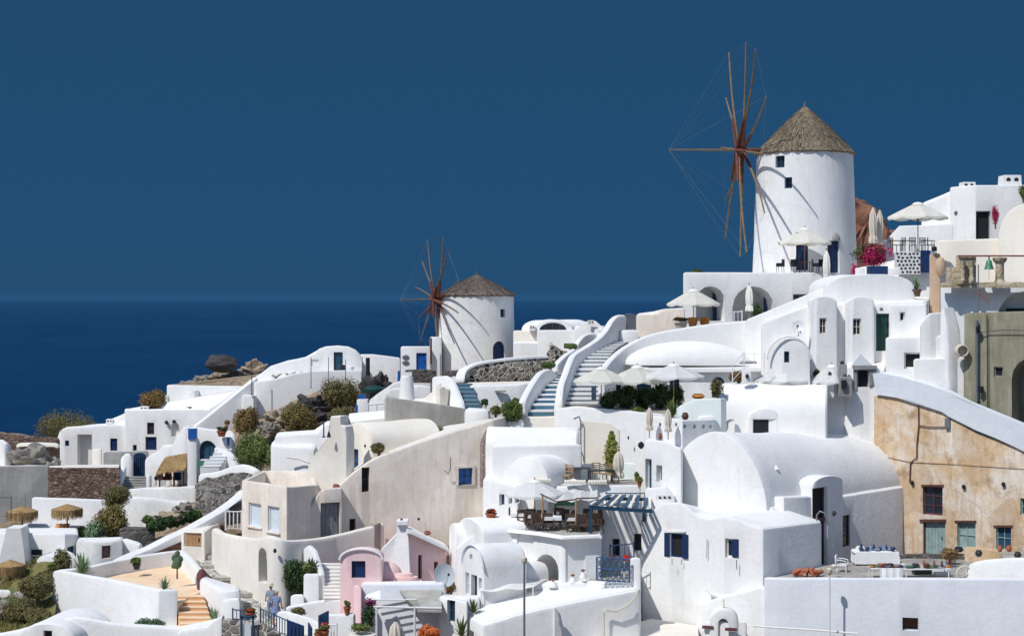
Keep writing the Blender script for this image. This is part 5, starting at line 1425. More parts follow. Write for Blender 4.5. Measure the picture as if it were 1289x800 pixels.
bm = wall_bm([(889, 93.4, 524), (897, 92.9, 523), (902, 92.6, 524)], .8, zb=ZZ(600, 93), r=.3); part('rounded_corner', bm, 'whitewash', b.root)
b = Bld('pierced_wall', 'low white terrace wall pierced by a row of small dark holes', 'wall')
b._root(P(850, 560, 89)); o = part('wall', wall_bm([(812, 89.4, 522), (835, 88.9, 524), (858, 88.3, 528), (876, 89, 528), (899, 90, 527)], .4, zb=ZZ(575, 89), r=.08), 'whitewash', b.root); b.bodies.append(o)
for k, x in enumerate((862, 874, 885, 894)): b.open(((858, 88.0), (899, 89.75)), x-1.6, x+1.8, 533.5, 538.5, 'hole', arch=True, deep=.9)
for k, x in enumerate((831, 851)): b.open(((835, 88.65), (858, 88.1)) if x > 840 else ((812, 89.2), (835, 88.7)), x-1.4, x+1.4, 531.5, 536, 'hole', arch=True, deep=.9)
closed_umbrella(817.5, 511, 551, 88.2, 'folded beige parasol standing left in front of the pierced wall', 'canvas_beige', group='folded beige parasols', wpx=8.5)
closed_umbrella(841, 513, 553, 87.6, 'folded beige parasol standing right in front of the pierced wall', 'canvas_beige', group='folded beige parasols', wpx=8.5)
agave(845, 526, 89.6, 26, 28, 'tall green spiky plant behind the pierced wall', 'leaf')
pot(862.5, 528, 89.2, 9, 9, 'brown glazed pot on the pierced wall', 'brown_wood')
pot(831, 553, 87.4, 5, 8, 'small dark urn at the foot of the folded parasols', 'rust')
wall_thing('pale mint curved wall beside the long barrel roofed house', [(852, 91.4, 513), (862, 91.2, 507), (875, 91, 502), (905, 91, 501), (912, 92, 501)], 'mint', .3, zb=ZZ(545, 91), name='garden_wall')
pot(879, 501.5, 92, 17, 6, 'wide orange clay bowl on the mint wall', 'orange_wood')
shrub(903, 501, 93, 16, 26, 'grey green shrub against the arched blue window', 'leaf_olive', dens=.8)
shrub(930, 480, 95.5, 26, 14, 'dry wispy bush by the white railing', 'leaf_dry', dens=.6)
wall_thing('low white wall with a flat top behind the pierced wall', [(878, 90.6, 524), (900, 90.6, 522)], 'whitewash', .5, 1.0, name='garden_wall')
railing([(922, 94.6, 481), (935, 94.4, 467), (937, 94.4, 467), (962, 94, 467)], 1.05, 'white tubular railing beside the shallow dome', 'white_paint', gap=.5, r=.015, top_r=.022)
slab('dark gap slats by the white railing', 'bench', [(931, 456, 95), (953, 456, 95), (951, 454, 96), (933, 454, 96)], 'grey_concrete', .08, 'bench')
t = thing('white_post', 'square white post with a dark knob below the white railing', 'post', P(940, 481, 93.6)); bm = NB(); p = P(935, 482, 93.6); q = P(946, 466, 93.6); prism(bm, [V2(p.x, 93.6), V2(q.x, 93.6), V2(q.x, 94.1), V2(p.x, 94.1)], [q.z]*4, p.z, .05); part('block', bm, 'whitewash', t)
bm = NB(); lathe(bm, P(940.5, 474, 93.55), [(.05, -.1), (.1, 0), (.1, .1), (0, .2)], 8); part('knob', bm, 'metal_dark', t)
umbrella(985, 477, 500, 95.8, 74, 17, 'wide white parasol behind the long barrel roof', m='canvas_white', group=G)
umbrella(1047, 479, 500, 95.2, 58, 20, 'white parasol left of the tiny chapel gable', m='canvas_white', group=G)
for i, (x, y, w_, h_) in enumerate(((1012, 481, 16, 24), (1028, 478, 9, 14))):
    shrub(x, y, 95.6-.1*i, w_, h_, ['green pointed shrub between the two white parasols', 'small green shrub sprig left of the second white parasol'][i], 'leaf_mid', dens=1)
# clutter of little chimneys near the gable
b = Bld('gabled_chapel', 'tiny grey white chapel gable with a dark doorway', 'chapel')
Lg = ((1074, 94.6), (1096, 94.4))
b.body([(1063, 94.9, 462), (1074, 94.6, 460), (1096, 94.4, 460), (1113, 94.3, 466), (1116, 97, 455), (1066, 97, 455)], 540)
b.open(Lg, 1079, 1093.5, 465, 487, 'door', 'grey_concrete', 'dark_interior', rec=.3)
b.add('gable', panel([(1072, 460), (1083, 444.5), (1099, 460)], Lg, .5, .15), 'whitewash_cool')
b.add('lintel', panel([(1074, 465), (1074, 459.5), (1104, 459.5), (1104, 464)], Lg, .3, .22), 'grey_concrete')
b.add('jamb', panel([(1074, 490), (1074, 465), (1078.5, 465), (1078.5, 490)], Lg, .3, .1), 'grey_concrete')
b.add('jamb', panel([(1094, 486), (1094, 465), (1103, 465), (1103, 480)], Lg, .3, .1), 'grey_concrete')
for i, (x, w_, yt, yb) in enumerate(((1044.5, 10, 472, 500), (1060, 13, 458, 498), (1063, 18, 474, 498))):
    t = thing('chimney_stack', ['plain white chimney peeking over the sloping roof', 'slim grey chimney stack left of the chapel gable', 'stubby grey chimney block with a dark opening beside the gable'][i], 'chimney', P(x, yb, 94.4-.2*i))
    part('shaft', chimney_bm(x, 94.4-.2*i, w_*.8, yt, yb, 1.1), ['whitewash', 'grey_concrete', 'grey_concrete'][i], t)
    bm = NB(); lathe(bm, P(x, yt, 94.4-.2*i), [(w_*.1/F*91*2, 0), (.12, .1), (.06, .2), (0, .22)], 8); part('pot', bm, 'metal_dark', t)
    if i == 2:
        bm = NB(); p = P(x-3, 489, 93.4); box(bm, (p.x, 93.45, p.z), (p.x+.28, 93.7, p.z+.5)); part('opening', bm, 'dark_interior', t)
# swelling white mass between the vault and the ochre house
b = Bld('sloping_white_roofs', 'smooth white roof mass rising in soft steps toward the ochre house')
b.body([(1002, 95.3, 543), (1012, 95.2, 528), (1022, 95.1, 511), (1034, 95, 499), (1048, 95, 494), (1062, 95, 497), (1075, 95, 499), (1086, 95, 494), (1100, 95, 480), (1110, 95.2, 470), (1125, 97.5, 466), (1086, 98, 488), (1036, 98, 494), (1004, 98, 530)], 700, 'roof_white', r=.25, roof=None)
# big barrel vault
b = Bld('great_vault_house', 'very large white barrel vaulted house, its half round end wall facing the camera')
A_, B_ = (838, 88.2), (965, 83.5)
b.vault(A_, B_, 740, 634, 543, 14.0, 'whitewash', p=1.85, n=22, r=.12, fall=.26)
bv = b.bodies[-1]; VB = b
pa, pb = XY(*A_), XY(*B_); u = (pb-pa).normalized(); ax = V2(-u.y, u.x); e0 = pb; e1 = pb+ax*14
def pxd(q): return (q.x/q.y*F+CX, q.y)
SW = (pxd(e0), pxd(e1))
wq = V2(ax.y, -ax.x)*.02
b.body([pxd(e0+wq+ax*.25)+(638,), pxd(e0+wq+ax*5)+(0,), pxd(e1+wq-ax*.2)+(0,), pxd(e1-wq*30-ax*.2)+(0,), pxd(e0-wq*30+ax*.25)+(0,)] and [(lambda q, dz: pxd(q)+(373-(ZZ(634, 85.85)+dz)/q.y*F,))(q, dz) for q, dz in ((e0+wq*9+ax*.3, .02), (e0+wq*9+ax*7, .1), (e1+wq*9-ax*.2, .06), (e1-wq*12-ax*.2, .25), (e0-wq*12+ax*.3, .25))], 740, roof=None, r=.1)
SW = (pxd(e0+wq*9), pxd(e1+wq*9))
b.open(SW, 1053.5, 1070, 648.5, 688, 'window', 'maroon', 'glass', rec=.08, mull=(1, 2))
# porch bay
q1 = hit(1010, e0, e1); q2 = hit(1048, e0, e1); o_ = V2(ax.y, -ax.x)*.7
b.vault(pxd(q1+o_), pxd(q2+o_), 740, 609, 599, 4.5, 'whitewash', p=2.2)
lp = (pxd(q1+o_), pxd(q2+o_))
b.open(lp, 1024, 1041.5, 613, 716, 'door', 'maroon', 'dark_interior', rec=.22, fw=.09)
b.add('transom', panel([(1024, 656), (1024, 651), (1041, 651), (1041, 656)], lp, .08, -.12), 'maroon')
bm = NB(); tube(bm, [P(1028, 655, 84), P(1028, 648, 83.9), P(1032, 643, 83.8), P(1038, 645, 83.7), P(1041, 652, 83.7), P(1042, 660, 83.8)], .04, 6); part('hood_rail', bm, 'metal_grey', b.root)
b.body([pxd(hit(976, e0, e1)+V2(ax.y, -ax.x)*.55)+(626,), pxd(hit(1012, e0, e1)+V2(ax.y, -ax.x)*.55)+(624,), pxd(hit(1012, e0, e1)+ax*.0+V2(-ax.y, ax.x)*.6)+(622,), pxd(hit(976, e0, e1)+V2(-ax.y, ax.x)*.6)+(624,)], 740)
def on_roof(px, py, D): return P(px, py, D)
for i, (x, y, D) in enumerate(((976, 590, 85.6), (1040, 587, 89.6))):
    bm = NB(); tube(bm, [P(x, y+1, D)+Vector((0, .5, 0)), P(x-1, y-1, D-.3), P(x+2, y+3, D-.55)], [.16, .2, .15], 10); part('roof_spout', bm, 'whitewash', b.root)
bm = NB(); lathe(bm, P(1050, 646, 84.6), [(.05, -.12), (.13, 0), (.07, .14), (0, .16)], 8); part('wall_lamp', bm, 'metal_dark', b.root)
# blue shutter house
b = Bld('wavy_roof_house', 'white house with a wavy roof edge and two small navy shuttered windows')
L1 = ((807, 83.2), (880, 81.2)); L2 = ((880, 81.2), (961, 79.4))
b.body([(807, 83.2, 657), (818, 82.9, 643), (834, 82.4, 634), (852, 81.95, 632), (862, 81.7, 636), (871, 81.45, 645), (880, 81.2, 651), (893, 80.9, 653), (910, 80.5, 650), (930, 80.1, 654), (946, 79.75, 662), (961, 79.4, 665), (1034, 83.8, 656), (1030, 87, 652), (985, 84, 640), (960, 87, 642), (815, 88, 645)], 800, r=.14)
b.open(L1, 844, 859, 671, 701, 'window', 'navy', 'dark_interior', rec=.1, shut='navy', bi=0, mull=(0, 0))
b.open(L2, 913, 930, 677.5, 702, 'window', 'whitewash', 'glass', rec=.16, bi=0, fw=.1, mull=(0, 0))
b.add('shutter', panel([(921, 701), (921, 679), (929, 679), (929, 701)], L2, .04, -.04), 'navy')
b.add('window_hood', panel([(841, 669.5), (841, 667.5), (863, 667.5), (863, 669.5)], L1, .1, .1), 'whitewash')
bm = NB()
for x0, x1, y in ((846, 846, 703), (858, 858, 703)): tube(bm, [P(x0, y, 81.6), P(x1, y+7, 81.6)], .02, 5)
part('shutter_stay', bm, 'metal_grey', b.root)
bm = NB(); tube(bm, [P(927, 704, 79.9), P(927.5, 716, 79.9)], .025, 5); part('drip_pipe', bm, 'metal_grey', b.root)
bm = NB(); tube(bm, [P(x, y, d) for x, y, d in ((892, 741, 80.6), (896, 747, 80.45), (908, 750.5, 80.2), (930, 750, 79.8), (950, 747, 79.3), (973, 741, 78.75))], .12, 8); part('rounded_moulding', bm, 'whitewash', b.root)
bm = NB(); tube(bm, [P(890, 678, 80.85), P(889.5, 702, 80.85)], .02, 5); part('crack_line', bm, 'grey_concrete', b.root)
t = thing('terrace_tiles', 'heap of broken terracotta roof tiles on the ledge beside the grey shaded wall', 'roof tiles', P(1016, 722, 79.6)); rnd = random.Random(9)
for k in range(9):
    bm = NB(); c = P(1002+k*3.6, 722-rnd.uniform(0, 6), 79.9+rnd.uniform(-.2, .2)); a = rnd.uniform(0, 3)
    d = Vector((math.cos(a), math.sin(a)*.4, rnd.uniform(-.2, .5))).normalized(); n_ = d.orthogonal().normalized(); s_ = d.cross(n_)
    rg = []
    for e in (-1, 1):
        rg.append([c+d*.22*e+n_*math.cos(PI*j/6)*.12+s_*math.sin(PI*j/6)*.12 for j in range(7)]+[c+d*.22*e+n_*math.cos(PI*j/6)*.1+s_*math.sin(PI*j/6)*.1 for j in range(6, -1, -1)])
    loft(bm, rg); part('tile', bm, 'terracotta', t)
# long front wall
b = Bld('long_front_wall', 'long plain white wall crossing the right foreground with one small dark hole', 'wall')
Lw = ((962, 78.4), (1340, 75.6))
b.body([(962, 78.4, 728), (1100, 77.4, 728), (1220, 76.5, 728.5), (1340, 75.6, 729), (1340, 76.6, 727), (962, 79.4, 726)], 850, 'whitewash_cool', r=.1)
b.open(Lw, 1136, 1156, 777, 793.5, 'hole', deep=.7); 
b.add('hole_back', panel([(1136, 793.5), (1136, 777), (1156, 777), (1156, 793.5)], Lw, .05, -.6), 'brown_wood')
b.body([(876, 80.3, 762), (900, 79.9, 753), (935, 79.2, 744), (962, 78.6, 738), (975, 78.6, 738), (975, 79.6, 738), (880, 81.4, 760)], 850, 'whitewash')
bm = NB(); tube(bm, [P(948, 787, 78.2), P(970, 789, 77.9), P(1020, 792, 77.6), P(1080, 797, 77.1)], .05, 6); part('rounded_ledge', bm, 'whitewash', b.root)
b.body([(1214, 78.6, 716), (1222, 78.3, 709), (1240, 78, 705), (1270, 77.7, 703), (1340, 77, 702), (1340, 80, 700), (1220, 80.4, 707)], 745, 'whitewash', r=.2)
slab('grey courtyard floor behind the long front wall', 'courtyard_floor', [(965, 730, 79), (1300, 731, 77), (1330, 690, 88), (1000, 712, 84)], 'step_stone', .3, 'courtyard')
lamp_post(1044, 722, 830, 76.8, 'tall white pole with a lantern in front of the long foreground wall', 'white_paint')
# dome chimney (mini chapel)
b = Bld('chapel_chimney', 'miniature chapel shaped chimney with a tiny arch and red bands', 'chimney'); b._root(P(911, 830, 78))
b.body([(885, 78, 782), (940, 77.6, 782), (940, 78.6, 782), (885, 79, 782)], 850)
b.vault((893, 77.8), (929, 77.6), 830, 782, 766, 1.2, p=2)
b.open(((893, 77.8), (929, 77.6)), 904, 917, 778, 850, 'hole', arch=True, deep=.5)
b.add('red_band', panel([(884, 790), (884, 786.5), (898, 787), (898, 790.5)], ((885, 77.9), (940, 77.5)), .1, .08), 'maroon')
b.add('red_band', panel([(912+1, 792), (913, 788.5), (928, 789), (928, 793)], ((885, 77.9), (940, 77.5)), .1, .22), 'maroon')
bm = NB(); lathe(bm, P(911, 767, 78.2), [(.08, 0), (.08, .15), (.03, .2), (.03, .5), (0, .52)], 8); part('finial', bm, 'canvas_beige', b.root)
# ochre house
b = Bld('ochre_house', 'old ochre house with peeling plaster, faded teal shutters and a dark framed window')
LO = ((1100, 94.2), (1330, 87.6))
def DO(px): return hit(px, XY(*LO[0]), XY(*LO[1])).y
b.body([(1100, DO(1100), 497), (1130, DO(1130), 500), (1157, DO(1157), 508), (1190, DO(1190), 521), (1230, DO(1230), 545), (1289, DO(1289), 567), (1335, DO(1335), 588), (1335, 92, 578), (1104, 96.5, 499)], 760, 'ochre', roof='roof_white', r=.08)
b.add('white_parapet', panel([(1104, 496), (1100, 470), (1108, 468.5), (1135, 474), (1163, 482), (1192, 492), (1216, 505), (1250, 519), (1289, 535), (1335, 556), (1335, 590), (1289, 567), (1277, 561), (1255, 551), (1230, 541), (1210, 531), (1196, 524), (1187, 518), (1168, 511), (1154, 505), (1130, 500)], LO, .9, .16), 'whitewash_cool')
b.open(LO, 1161.5, 1186.5, 612, 648, 'window', 'maroon', 'glass', rec=.18, bi=0, mull=(1, 2), fw=.1)
b.open(LO, 1162, 1190, 655, 698, 'door', 'maroon', 'teal_paint', rec=.16, bi=0)
b.open(LO, 1205, 1228, 657, 690, 'window', 'teal_paint', 'teal_paint', rec=.14, bi=0, trim=None)
b.open(LO, 1254, 1273, 662, 692, 'window', 'teal_paint', 'slate_blue', rec=.14, bi=0)
b.open(LO, 1284.5, 1300, 627, 648, 'window', 'teal_paint', 'slate_blue', rec=.14, bi=0)
for pts in ([(1158, 656.5), (1158, 653), (1191, 653), (1191, 656.5)], [(1202, 657), (1202, 654.5), (1229, 654.5), (1229, 657)], [(1251, 663), (1251, 660.5), (1275, 660.5), (1275, 663)], [(1160, 612), (1160, 609.5), (1188, 609.5), (1188, 612)]):
    b.add('lintel', panel(pts, LO, .1, .07), 'brown_wood')
b.add('string_course', panel([(1118, 575), (1118, 573.5), (1145, 579), (1200, 582), (1289, 588), (1335, 591), (1335, 593), (1289, 590), (1200, 584), (1145, 581)], LO, .1, .05), 'ochre')
bm = NB(); tube(bm, [P(x, y, DO(x)-.08) for x, y in ((1156, 508), (1156.5, 535), (1154, 560), (1154, 575), (1146, 582), (1145, 606))], .035, 5); tube(bm, [P(x, y, DO(x)-.08) for x, y in ((1156, 535), (1170, 537), (1190, 537), (1193, 534))], .03, 5)
part('cable_run', bm, 'brown_wood', b.root)
b.add('meter_box', panel([(1191, 538), (1191, 526), (1196.5, 526), (1196.5, 538)], LO, .2, .2), 'metal_grey')
for x, y in ((1148, 607), (1263, 609), (1213, 612)):
    bm = NB(); lathe(bm, P(x, y, DO(x)-.12), [(.04, -.15), (.12, 0), (.1, .08), (0, .14)], 8); part('wall_fitting', bm, 'metal_dark', b.root)
b.add('buttress', panel([(1283, 700), (1283, 659), (1335, 661), (1335, 700)], LO, .5, .3), 'ochre')
# courtyard things
def DC(px): return 80.5
b = Bld('ochre_low_wall', 'low ochre stone wall in front of the faded teal shutters', 'wall')
b.body([(1214, 84, 688), (1238, 83.6, 689), (1256, 83.4, 692), (1262, 83.4, 697), (1262, 84.4, 697), (1214, 85, 688)], 735, 'ochre', roof=None)
b = Bld('dark_low_wall', 'low dark stone wall below the faded teal door', 'wall')
b.body([(1130, 86, 697), (1216, 84.6, 697), (1216, 85.2, 697), (1130, 86.6, 697)], 735, 'rubble_dark', roof=None)
TW = Proto(table_proto('white_paint', w=1.7))
for nm, (x, y, D) in (('long white cloth covered table beside the shaded vault wall', (1100, 711, 84)), ('white trestle table loaded with goods behind the foreground wall', (1165, 733, 79))):
    TW.put(P(x, y, D), .05, nm, 'white sales tables', 1).scale = (1.35, 1.1, 1)
for i, (x, D) in enumerate(((1120, 80.2),)):
    TW.put(P(x-4, 732.2, 79.05), 0, 'white trestle table nearest the white plastic chair', 'white sales tables', 1).scale = (1, 1.1, 1)
t = thing('tablecloth', 'white cloth hanging over the long sales table', 'tablecloth', P(1100, 720, 81)); bm = NB()
p, q = P(1075, 692.8, 84), P(1128, 692.8, 84); rings = []
n_ = 40; pr = []
for k in range(n_):
    f = k/n_; 
    a = f*4; s_ = int(a); r_ = a-s_
    c4 = [Vector((p.x, 83.4)), Vector((q.x, 83.4)), Vector((q.x, 84.6)), Vector((p.x, 84.6))]; v_ = c4[s_].lerp(c4[(s_+1) % 4], r_); pr.append(v_)
for z, o in ((-.62, .05), (-.3, .03), (0, 0)):
    cc = sum(pr, V2(0, 0))/n_
    rings.append([Vector(((v_.x-cc.x)*(1+o)+cc.x+.03*math.sin(k*1.9)*(-z), (v_.y-cc.y)*(1+o)+cc.y+.04*math.sin(k*2.3)*(-z), p.z+.02+z)) for k, v_ in enumerate(pr)])
loft(bm, rings); part('cloth', bm, 'canvas_white', t)
PCH = Proto(chair_proto('plastic', 'white_paint')); PCH.put(P(1060, 723, 81.3), 1.2, 'white plastic armchair beside the sales table', sc=1.2)
PCH.put(P(1081, 709, 85.4), -.5, 'white plastic armchair behind the long sales table', sc=1.1)
rnd = random.Random(21); cols_ = ['rust', 'canvas_beige', 'orange_wood', 'brown_wood', 'wicker', 'terracotta', 'cloth_grey', 'black', 'copper_green']
DESC = {'rust': 'rust brown', 'canvas_beige': 'beige', 'orange_wood': 'orange', 'brown_wood': 'dark brown', 'wicker': 'grey brown', 'terracotta': 'clay red', 'cloth_grey': 'grey', 'black': 'black', 'copper_green': 'green', 'cloth_blue': 'blue', 'navy': 'navy'}
def trinket(x, y, D, m, k, label, group):
    bm = NB(); c = P(x, y, D); r_ = rnd.uniform(.09, .17)
    pr = [[(r_*.6, 0), (r_, .08), (r_*1.1, .14), (r_*.7, .2), (0, .22)], [(r_, 0), (r_*1.02, .1), (r_*.95, .12), (0, .12)], [(r_*.5, 0), (r_*.8, .1), (r_*.5, .2), (r_*.25, .3), (r_*.3, .34), (0, .35)], [(r_*.3, 0), (r_*1.2, .06), (r_*1.25, .09), (0, .05)]][k % 4]
    lathe(bm, c, pr, 12, wob=.05, seed=x); return solo('souvenir_'+('vase', 'box', 'bottle', 'bowl')[k % 4], bm, m, label, ('vase', 'box', 'bottle', 'bowl')[k % 4], group, at=c)
for i in range(30):
    m_ = cols_[rnd.randrange(9)]; x = 1098+i*3.25; k = rnd.randrange(4)
    trinket(x, 713.6, 78.85+rnd.uniform(-.1, .3), m_, k, f"{DESC[m_]} {('vase','box','bottle','bowl')[k]} on the front sales table, {('at its chair end','left of its middle','right of its middle','at the ochre wall end')[i//8]}", 'goods on the front sales tables')
for i in range(11):
    m_ = ['navy', 'cloth_grey', 'navy', 'cloth_blue'][i % 4]; x = 1084+i*4.0
    trinket(x, 692.6, 83.6+rnd.uniform(0, .5), m_, (2, 3, 0, 2)[i % 4], f"{DESC[m_]} {('bottle','bowl','vase','bottle')[i % 4]} on the white tablecloth, {('chair end','middle','far end')[i//4]}", 'blue goods on the white tablecloth')
for i, (x, w_) in enumerate(((1259, 6), (1270, 7))): pot(x, 694, 83, w_, 8, ['reddish clay pot on the ochre wall, the left of two', 'reddish clay pot on the ochre wall, the right of two'][i])
pot(1177+30, 694, 84.8, 12, 6, 'dark iron bowl on the low dark wall', 'metal_dark')
for i, (x, y) in enumerate(((1281, 702), (1296, 702), (1232, 700))): pot(x, y, 80, 9, 8, ['black bucket at the foot of the ochre buttress', 'black bucket at the very right edge of the picture', 'dark pot half hidden behind the ochre low wall'][i], 'black')
t = thing('cart_wheel', 'old white spoked wheel leaning at the end of the courtyard', 'wheel', P(1214, 732, 78.4)); bm = NB(); c = P(1214, 722, 78.4); 
tube(bm, [c+Vector((.38*math.cos(2*PI*k/20), 0, .38*math.sin(2*PI*k/20))) for k in range(21)], .05, 6); part('rim', bm, 'canvas_beige', t)
for k in range(6):
    bm = NB(); tube(bm, [c, c+Vector((.38*math.cos(PI*k/3), 0, .38*math.sin(PI*k/3)))], .02, 5); part('spoke', bm, 'canvas_beige', t)
bm = NB(); 
for k in range(5): tube(bm, [P(1192+k*2.5, 728, 82), P(1192+k*2.5, 695, 82)], .03, 5)
tube(bm, [P(1191, 700, 82), P(1204, 700, 82)], .03, 5); tube(bm, [P(1191, 720, 82), P(1204, 720, 82)], .03, 5); solo('wooden_crate_rack', bm, 'brown_wood', 'upright slatted wooden rack by the dark low wall', 'rack')
shrub(1196, 704, 83, 22, 16, 'dry reddish plant in front of the teal door', 'leaf_dry', dens=.8)
trinket(1050, 715, 79.4, 'canvas_beige', 0, 'beige vase standing at the door end of the foreground wall', None)

# house with two narrow doors
b = Bld('two_door_house', 'white house with two narrow dark doorways left of the great vault')
b.body([(811, 87.2, 556), (818, 86.9, 553), (838, 86.2, 556), (858, 85.6, 566), (862, 90, 560), (815, 91, 552)], 700)
Ld = ((811, 87.2), (858, 85.6))
b.open(Ld, 812.5, 821, 577, 614, 'door', 'whitewash', 'slate_blue', bi=0, rec=.25, fw=.08)
b.open(Ld, 827, 834, 585, 606, 'window', 'whitewash', 'slate_blue', bi=0, rec=.25, fw=.07, mull=(0, 0))
bm = NB(); lathe(bm, P(807, 560, 87.4), [(.05, -.2), (.18, -.05), (.16, .1), (.04, .2), (0, .22)], 10); part('wall_lantern', bm, 'metal_dark', b.root)
b.body([(812, 84.6, 615), (838, 84.0, 612), (850, 83.8, 625), (850, 86, 622), (812, 86.5, 613)], 700)
potplant(805, 612, 85.6, 6, 5, 9, 9, 'small green pot plant beside the narrow doorway', 'leaf')
bm = NB(); p = P(827, 628, 82.8); prism(bm, [V2(p.x, 82.8), V2(p.x+.8, 82.8), V2(p.x+.8, 83.2), V2(p.x, 83.2)], [p.z+.22]*4, p.z, .03)
t = thing('roof_vent_block', 'flat white vent block with round dark holes on the wavy roof', 'vent', p); part('block', bm, 'whitewash', t)
for k in range(3):
    bm = NB(); tube(bm, [Vector((p.x+.15+k*.25, 82.76, p.z+.1)), Vector((p.x+.15+k*.25, 82.9, p.z+.1))], .06, 10); part('vent_hole', bm, 'dark_interior', t)

t = thing('table_skirt', 'pale grey cloth hanging from the front of the long trestle table', 'tablecloth', P(1125, 731, 78.5)); bm = NB()
loft(bm, [[Vector((P(1108+k*2.4, 0, 78.5).x, 78.52+.03*math.sin(k*1.7)*(1 if z < 0 else .2), ZZ(714, 78.5)+z)) for k in range(13)]+[Vector((P(1108+k*2.4, 0, 78.5).x, 78.56+.03*math.sin(k*1.7)*(1 if z < 0 else .2), ZZ(714, 78.5)+z)) for k in range(12, -1, -1)] for z in (-.55, -.02)]); part('cloth', bm, 'canvas_white', t)
bm = NB(); p, q = P(1176, 732, 79.4), P(1196, 719, 79.4); box(bm, (p.x, 79.2, p.z), (q.x, 79.8, q.z)); bmesh.ops.bevel(bm, geom=bm.edges[:], offset=.03, segments=2, affect='EDGES'); solo('storage_box', bm, 'white_paint', 'white storage box under the ochre wall end of the sales tables', 'box')
bm = NB(); p, q = P(1150, 732, 79.9), P(1172, 716, 79.9); box(bm, (p.x, 79.7, p.z), (q.x, 80.3, q.z)); bmesh.ops.bevel(bm, geom=bm.edges[:], offset=.02, segments=1, affect='EDGES'); solo('dark_crate', bm, 'metal_dark', 'dark crate in the shade beneath the long trestle table', 'crate')
# ---------------------------------------------------------------- centre foreground: pink house, restaurant, low roofs
b = Bld('pink_house', 'pale pink house with an arched front, navy window and white slanted chimney')
b.vault((428, 80.3), (481, 80.3), 800, 704, 691.5, 1.3, 'pink', p=2.0)
b.open(((428, 80.3), (481, 80.3)), 442.5, 460, 705.5, 727, 'window', 'navy', 'navy', rec=.12, mull=(0, 0))
bm = NB(); tube(bm, [P(454.5-27*math.cos(PI*k/16), 704-13.5*math.sin(PI*k/16), 80.25) for k in range(17)], .06, 7); part('arch_rim', bm, 'roof_white', b.root)
LP = ((513, 84.2), (562, 85.4))
b.body([(513, 84.2, 664), (562, 85.4, 689), (562, 89, 684), (513, 89, 662)], 790, 'pink', roof='roof_white')
b.open(LP, 526.5, 531.5, 698, 728, 'window', 'brown_wood', 'dark_interior', rec=.2, mull=(0, 0))
b.open(LP, 546.5, 551.5, 706.5, 721, 'window', 'brown_wood', 'dark_interior', rec=.2, mull=(0, 0))
part('coping', wall_bm([(511, 83.9, 661.5), (536, 84.5, 673.5), (563, 85.2, 686.5)], .5, hgt=.3), 'roof_white', b.root)
b.body([(476, 82.4, 723), (516, 82.2, 723), (516, 84, 722), (476, 84, 722)], 790, 'pink_pale', roof='pink_pale')
b.dome(486, 81.8, 724, 706, 40, 1.6, 'pink_pale', low=.4)
bm = NB()
for w_, y0, y1 in ((19, 733, 725), (24, 737, 730), (12, 728, 721)): lathe(bm, P(508, y0, 81.2), [(w_/F*81, 0), (w_/F*81, (y0-y1)*.6/F*81), (w_/F*78, (y0-y1)/F*81), (0, (y0-y1)/F*81)], 24, sy=.5)
part('stepped_mouldings', bm, 'pink_pale', b.root)
bm = NB(); rg = []
for y, x0, x1, dd in ((658, 500.5, 511.5, 84), (662, 500, 512.5, 84), (680, 498, 514, 83.8), (705, 495, 515, 83.4), (735, 492, 517, 83.2)):
    a, c = P(x0, y, dd), P(x1, y, dd); rg.append([a, c, c+Vector((0, .7, 0)), a+Vector((0, .7, 0))])
loft(bm, rg); part('chimney', bm, 'whitewash', b.root)
bm = NB(); p, q = P(499, 660, 83.8), P(513, 655.5, 83.8); box(bm, (p.x, 83.7, p.z), (q.x, 84.8, q.z)); part('chimney_cap', bm, 'whitewash', b.root)
bm = NB(); lathe(bm, P(505.5, 655.5, 84.2), [(.06, 0), (.08, .1), (0, .16)], 8); part('flue', bm, 'metal_dark', b.root)
b.add('flared_wall', panel([(476, 740), (476, 700), (482, 690), (490, 682), (500, 672), (505, 740)], ((476, 83.8), (505, 83.9)), .5), 'whitewash')
pot(538, 673, 86.6, 9, 5, 'red clay bowl on the white coping of the pink wall', 'rust')
# front terrace below pink house with sunshade
b = Bld('shaded_porch', 'grey white porch with a flat sunshade and slatted shade pattern under the pink house', 'porch')
b.body([(445, 78.8, 737), (455, 78.5, 738), (455, 80, 735), (445, 80, 735)], 830, 'pink', roof='pink_pale')
b.body([(455, 79.6, 735), (560, 79.2, 734), (560, 80.6, 730), (455, 80.6, 731)], 850, 'whitewash_cool')
bm = NB(); W_ = [P(503, 742, 79.4), P(556, 742, 79.2), P(556, 768, 76.8), P(526, 767, 76.8)]; loft(bm, [[w_-Vector((0, 0, .1)) for w_ in W_], W_]); part('sunshade', bm, 'grey_render', b.root)
bm = NB()
for k in range(12):
    f = k/11; a = P(472, 756+f*0, 79.4).lerp(P(502, 768, 76.9), f); c = a+Vector((1.75, 0, 0)); tube(bm, [P(468, 754, 79.3-.21*k), P(524, 754, 79.3-.21*k)], .035, 5)
part('pergola_slats', bm, 'white_paint', b.root)
for x in (522, 474):
    bm = NB(); tube(bm, [P(x, 830, 76.9), P(x, 763, 76.9)], .055, 8); part('post', bm, 'white_paint', b.root)
bm = NB(); tube(bm, [P(470, 763, 76.9), P(556, 765, 76.9)], .05, 8); part('beam', bm, 'white_paint', b.root)
dish(558, 724, 80.2, 15, 'large pale satellite dish behind the shaded porch', yaw=.55, tilt=.25, foot=748)
shrub(568, 745, 81, 12, 14, 'dry shrub behind the large satellite dish', 'leaf_dry', dens=.9)
potplant(437, 772, 77.4, 9, 9, 8, 8, 'clay pot with a small plant on the low wall left of the porch', 'leaf')
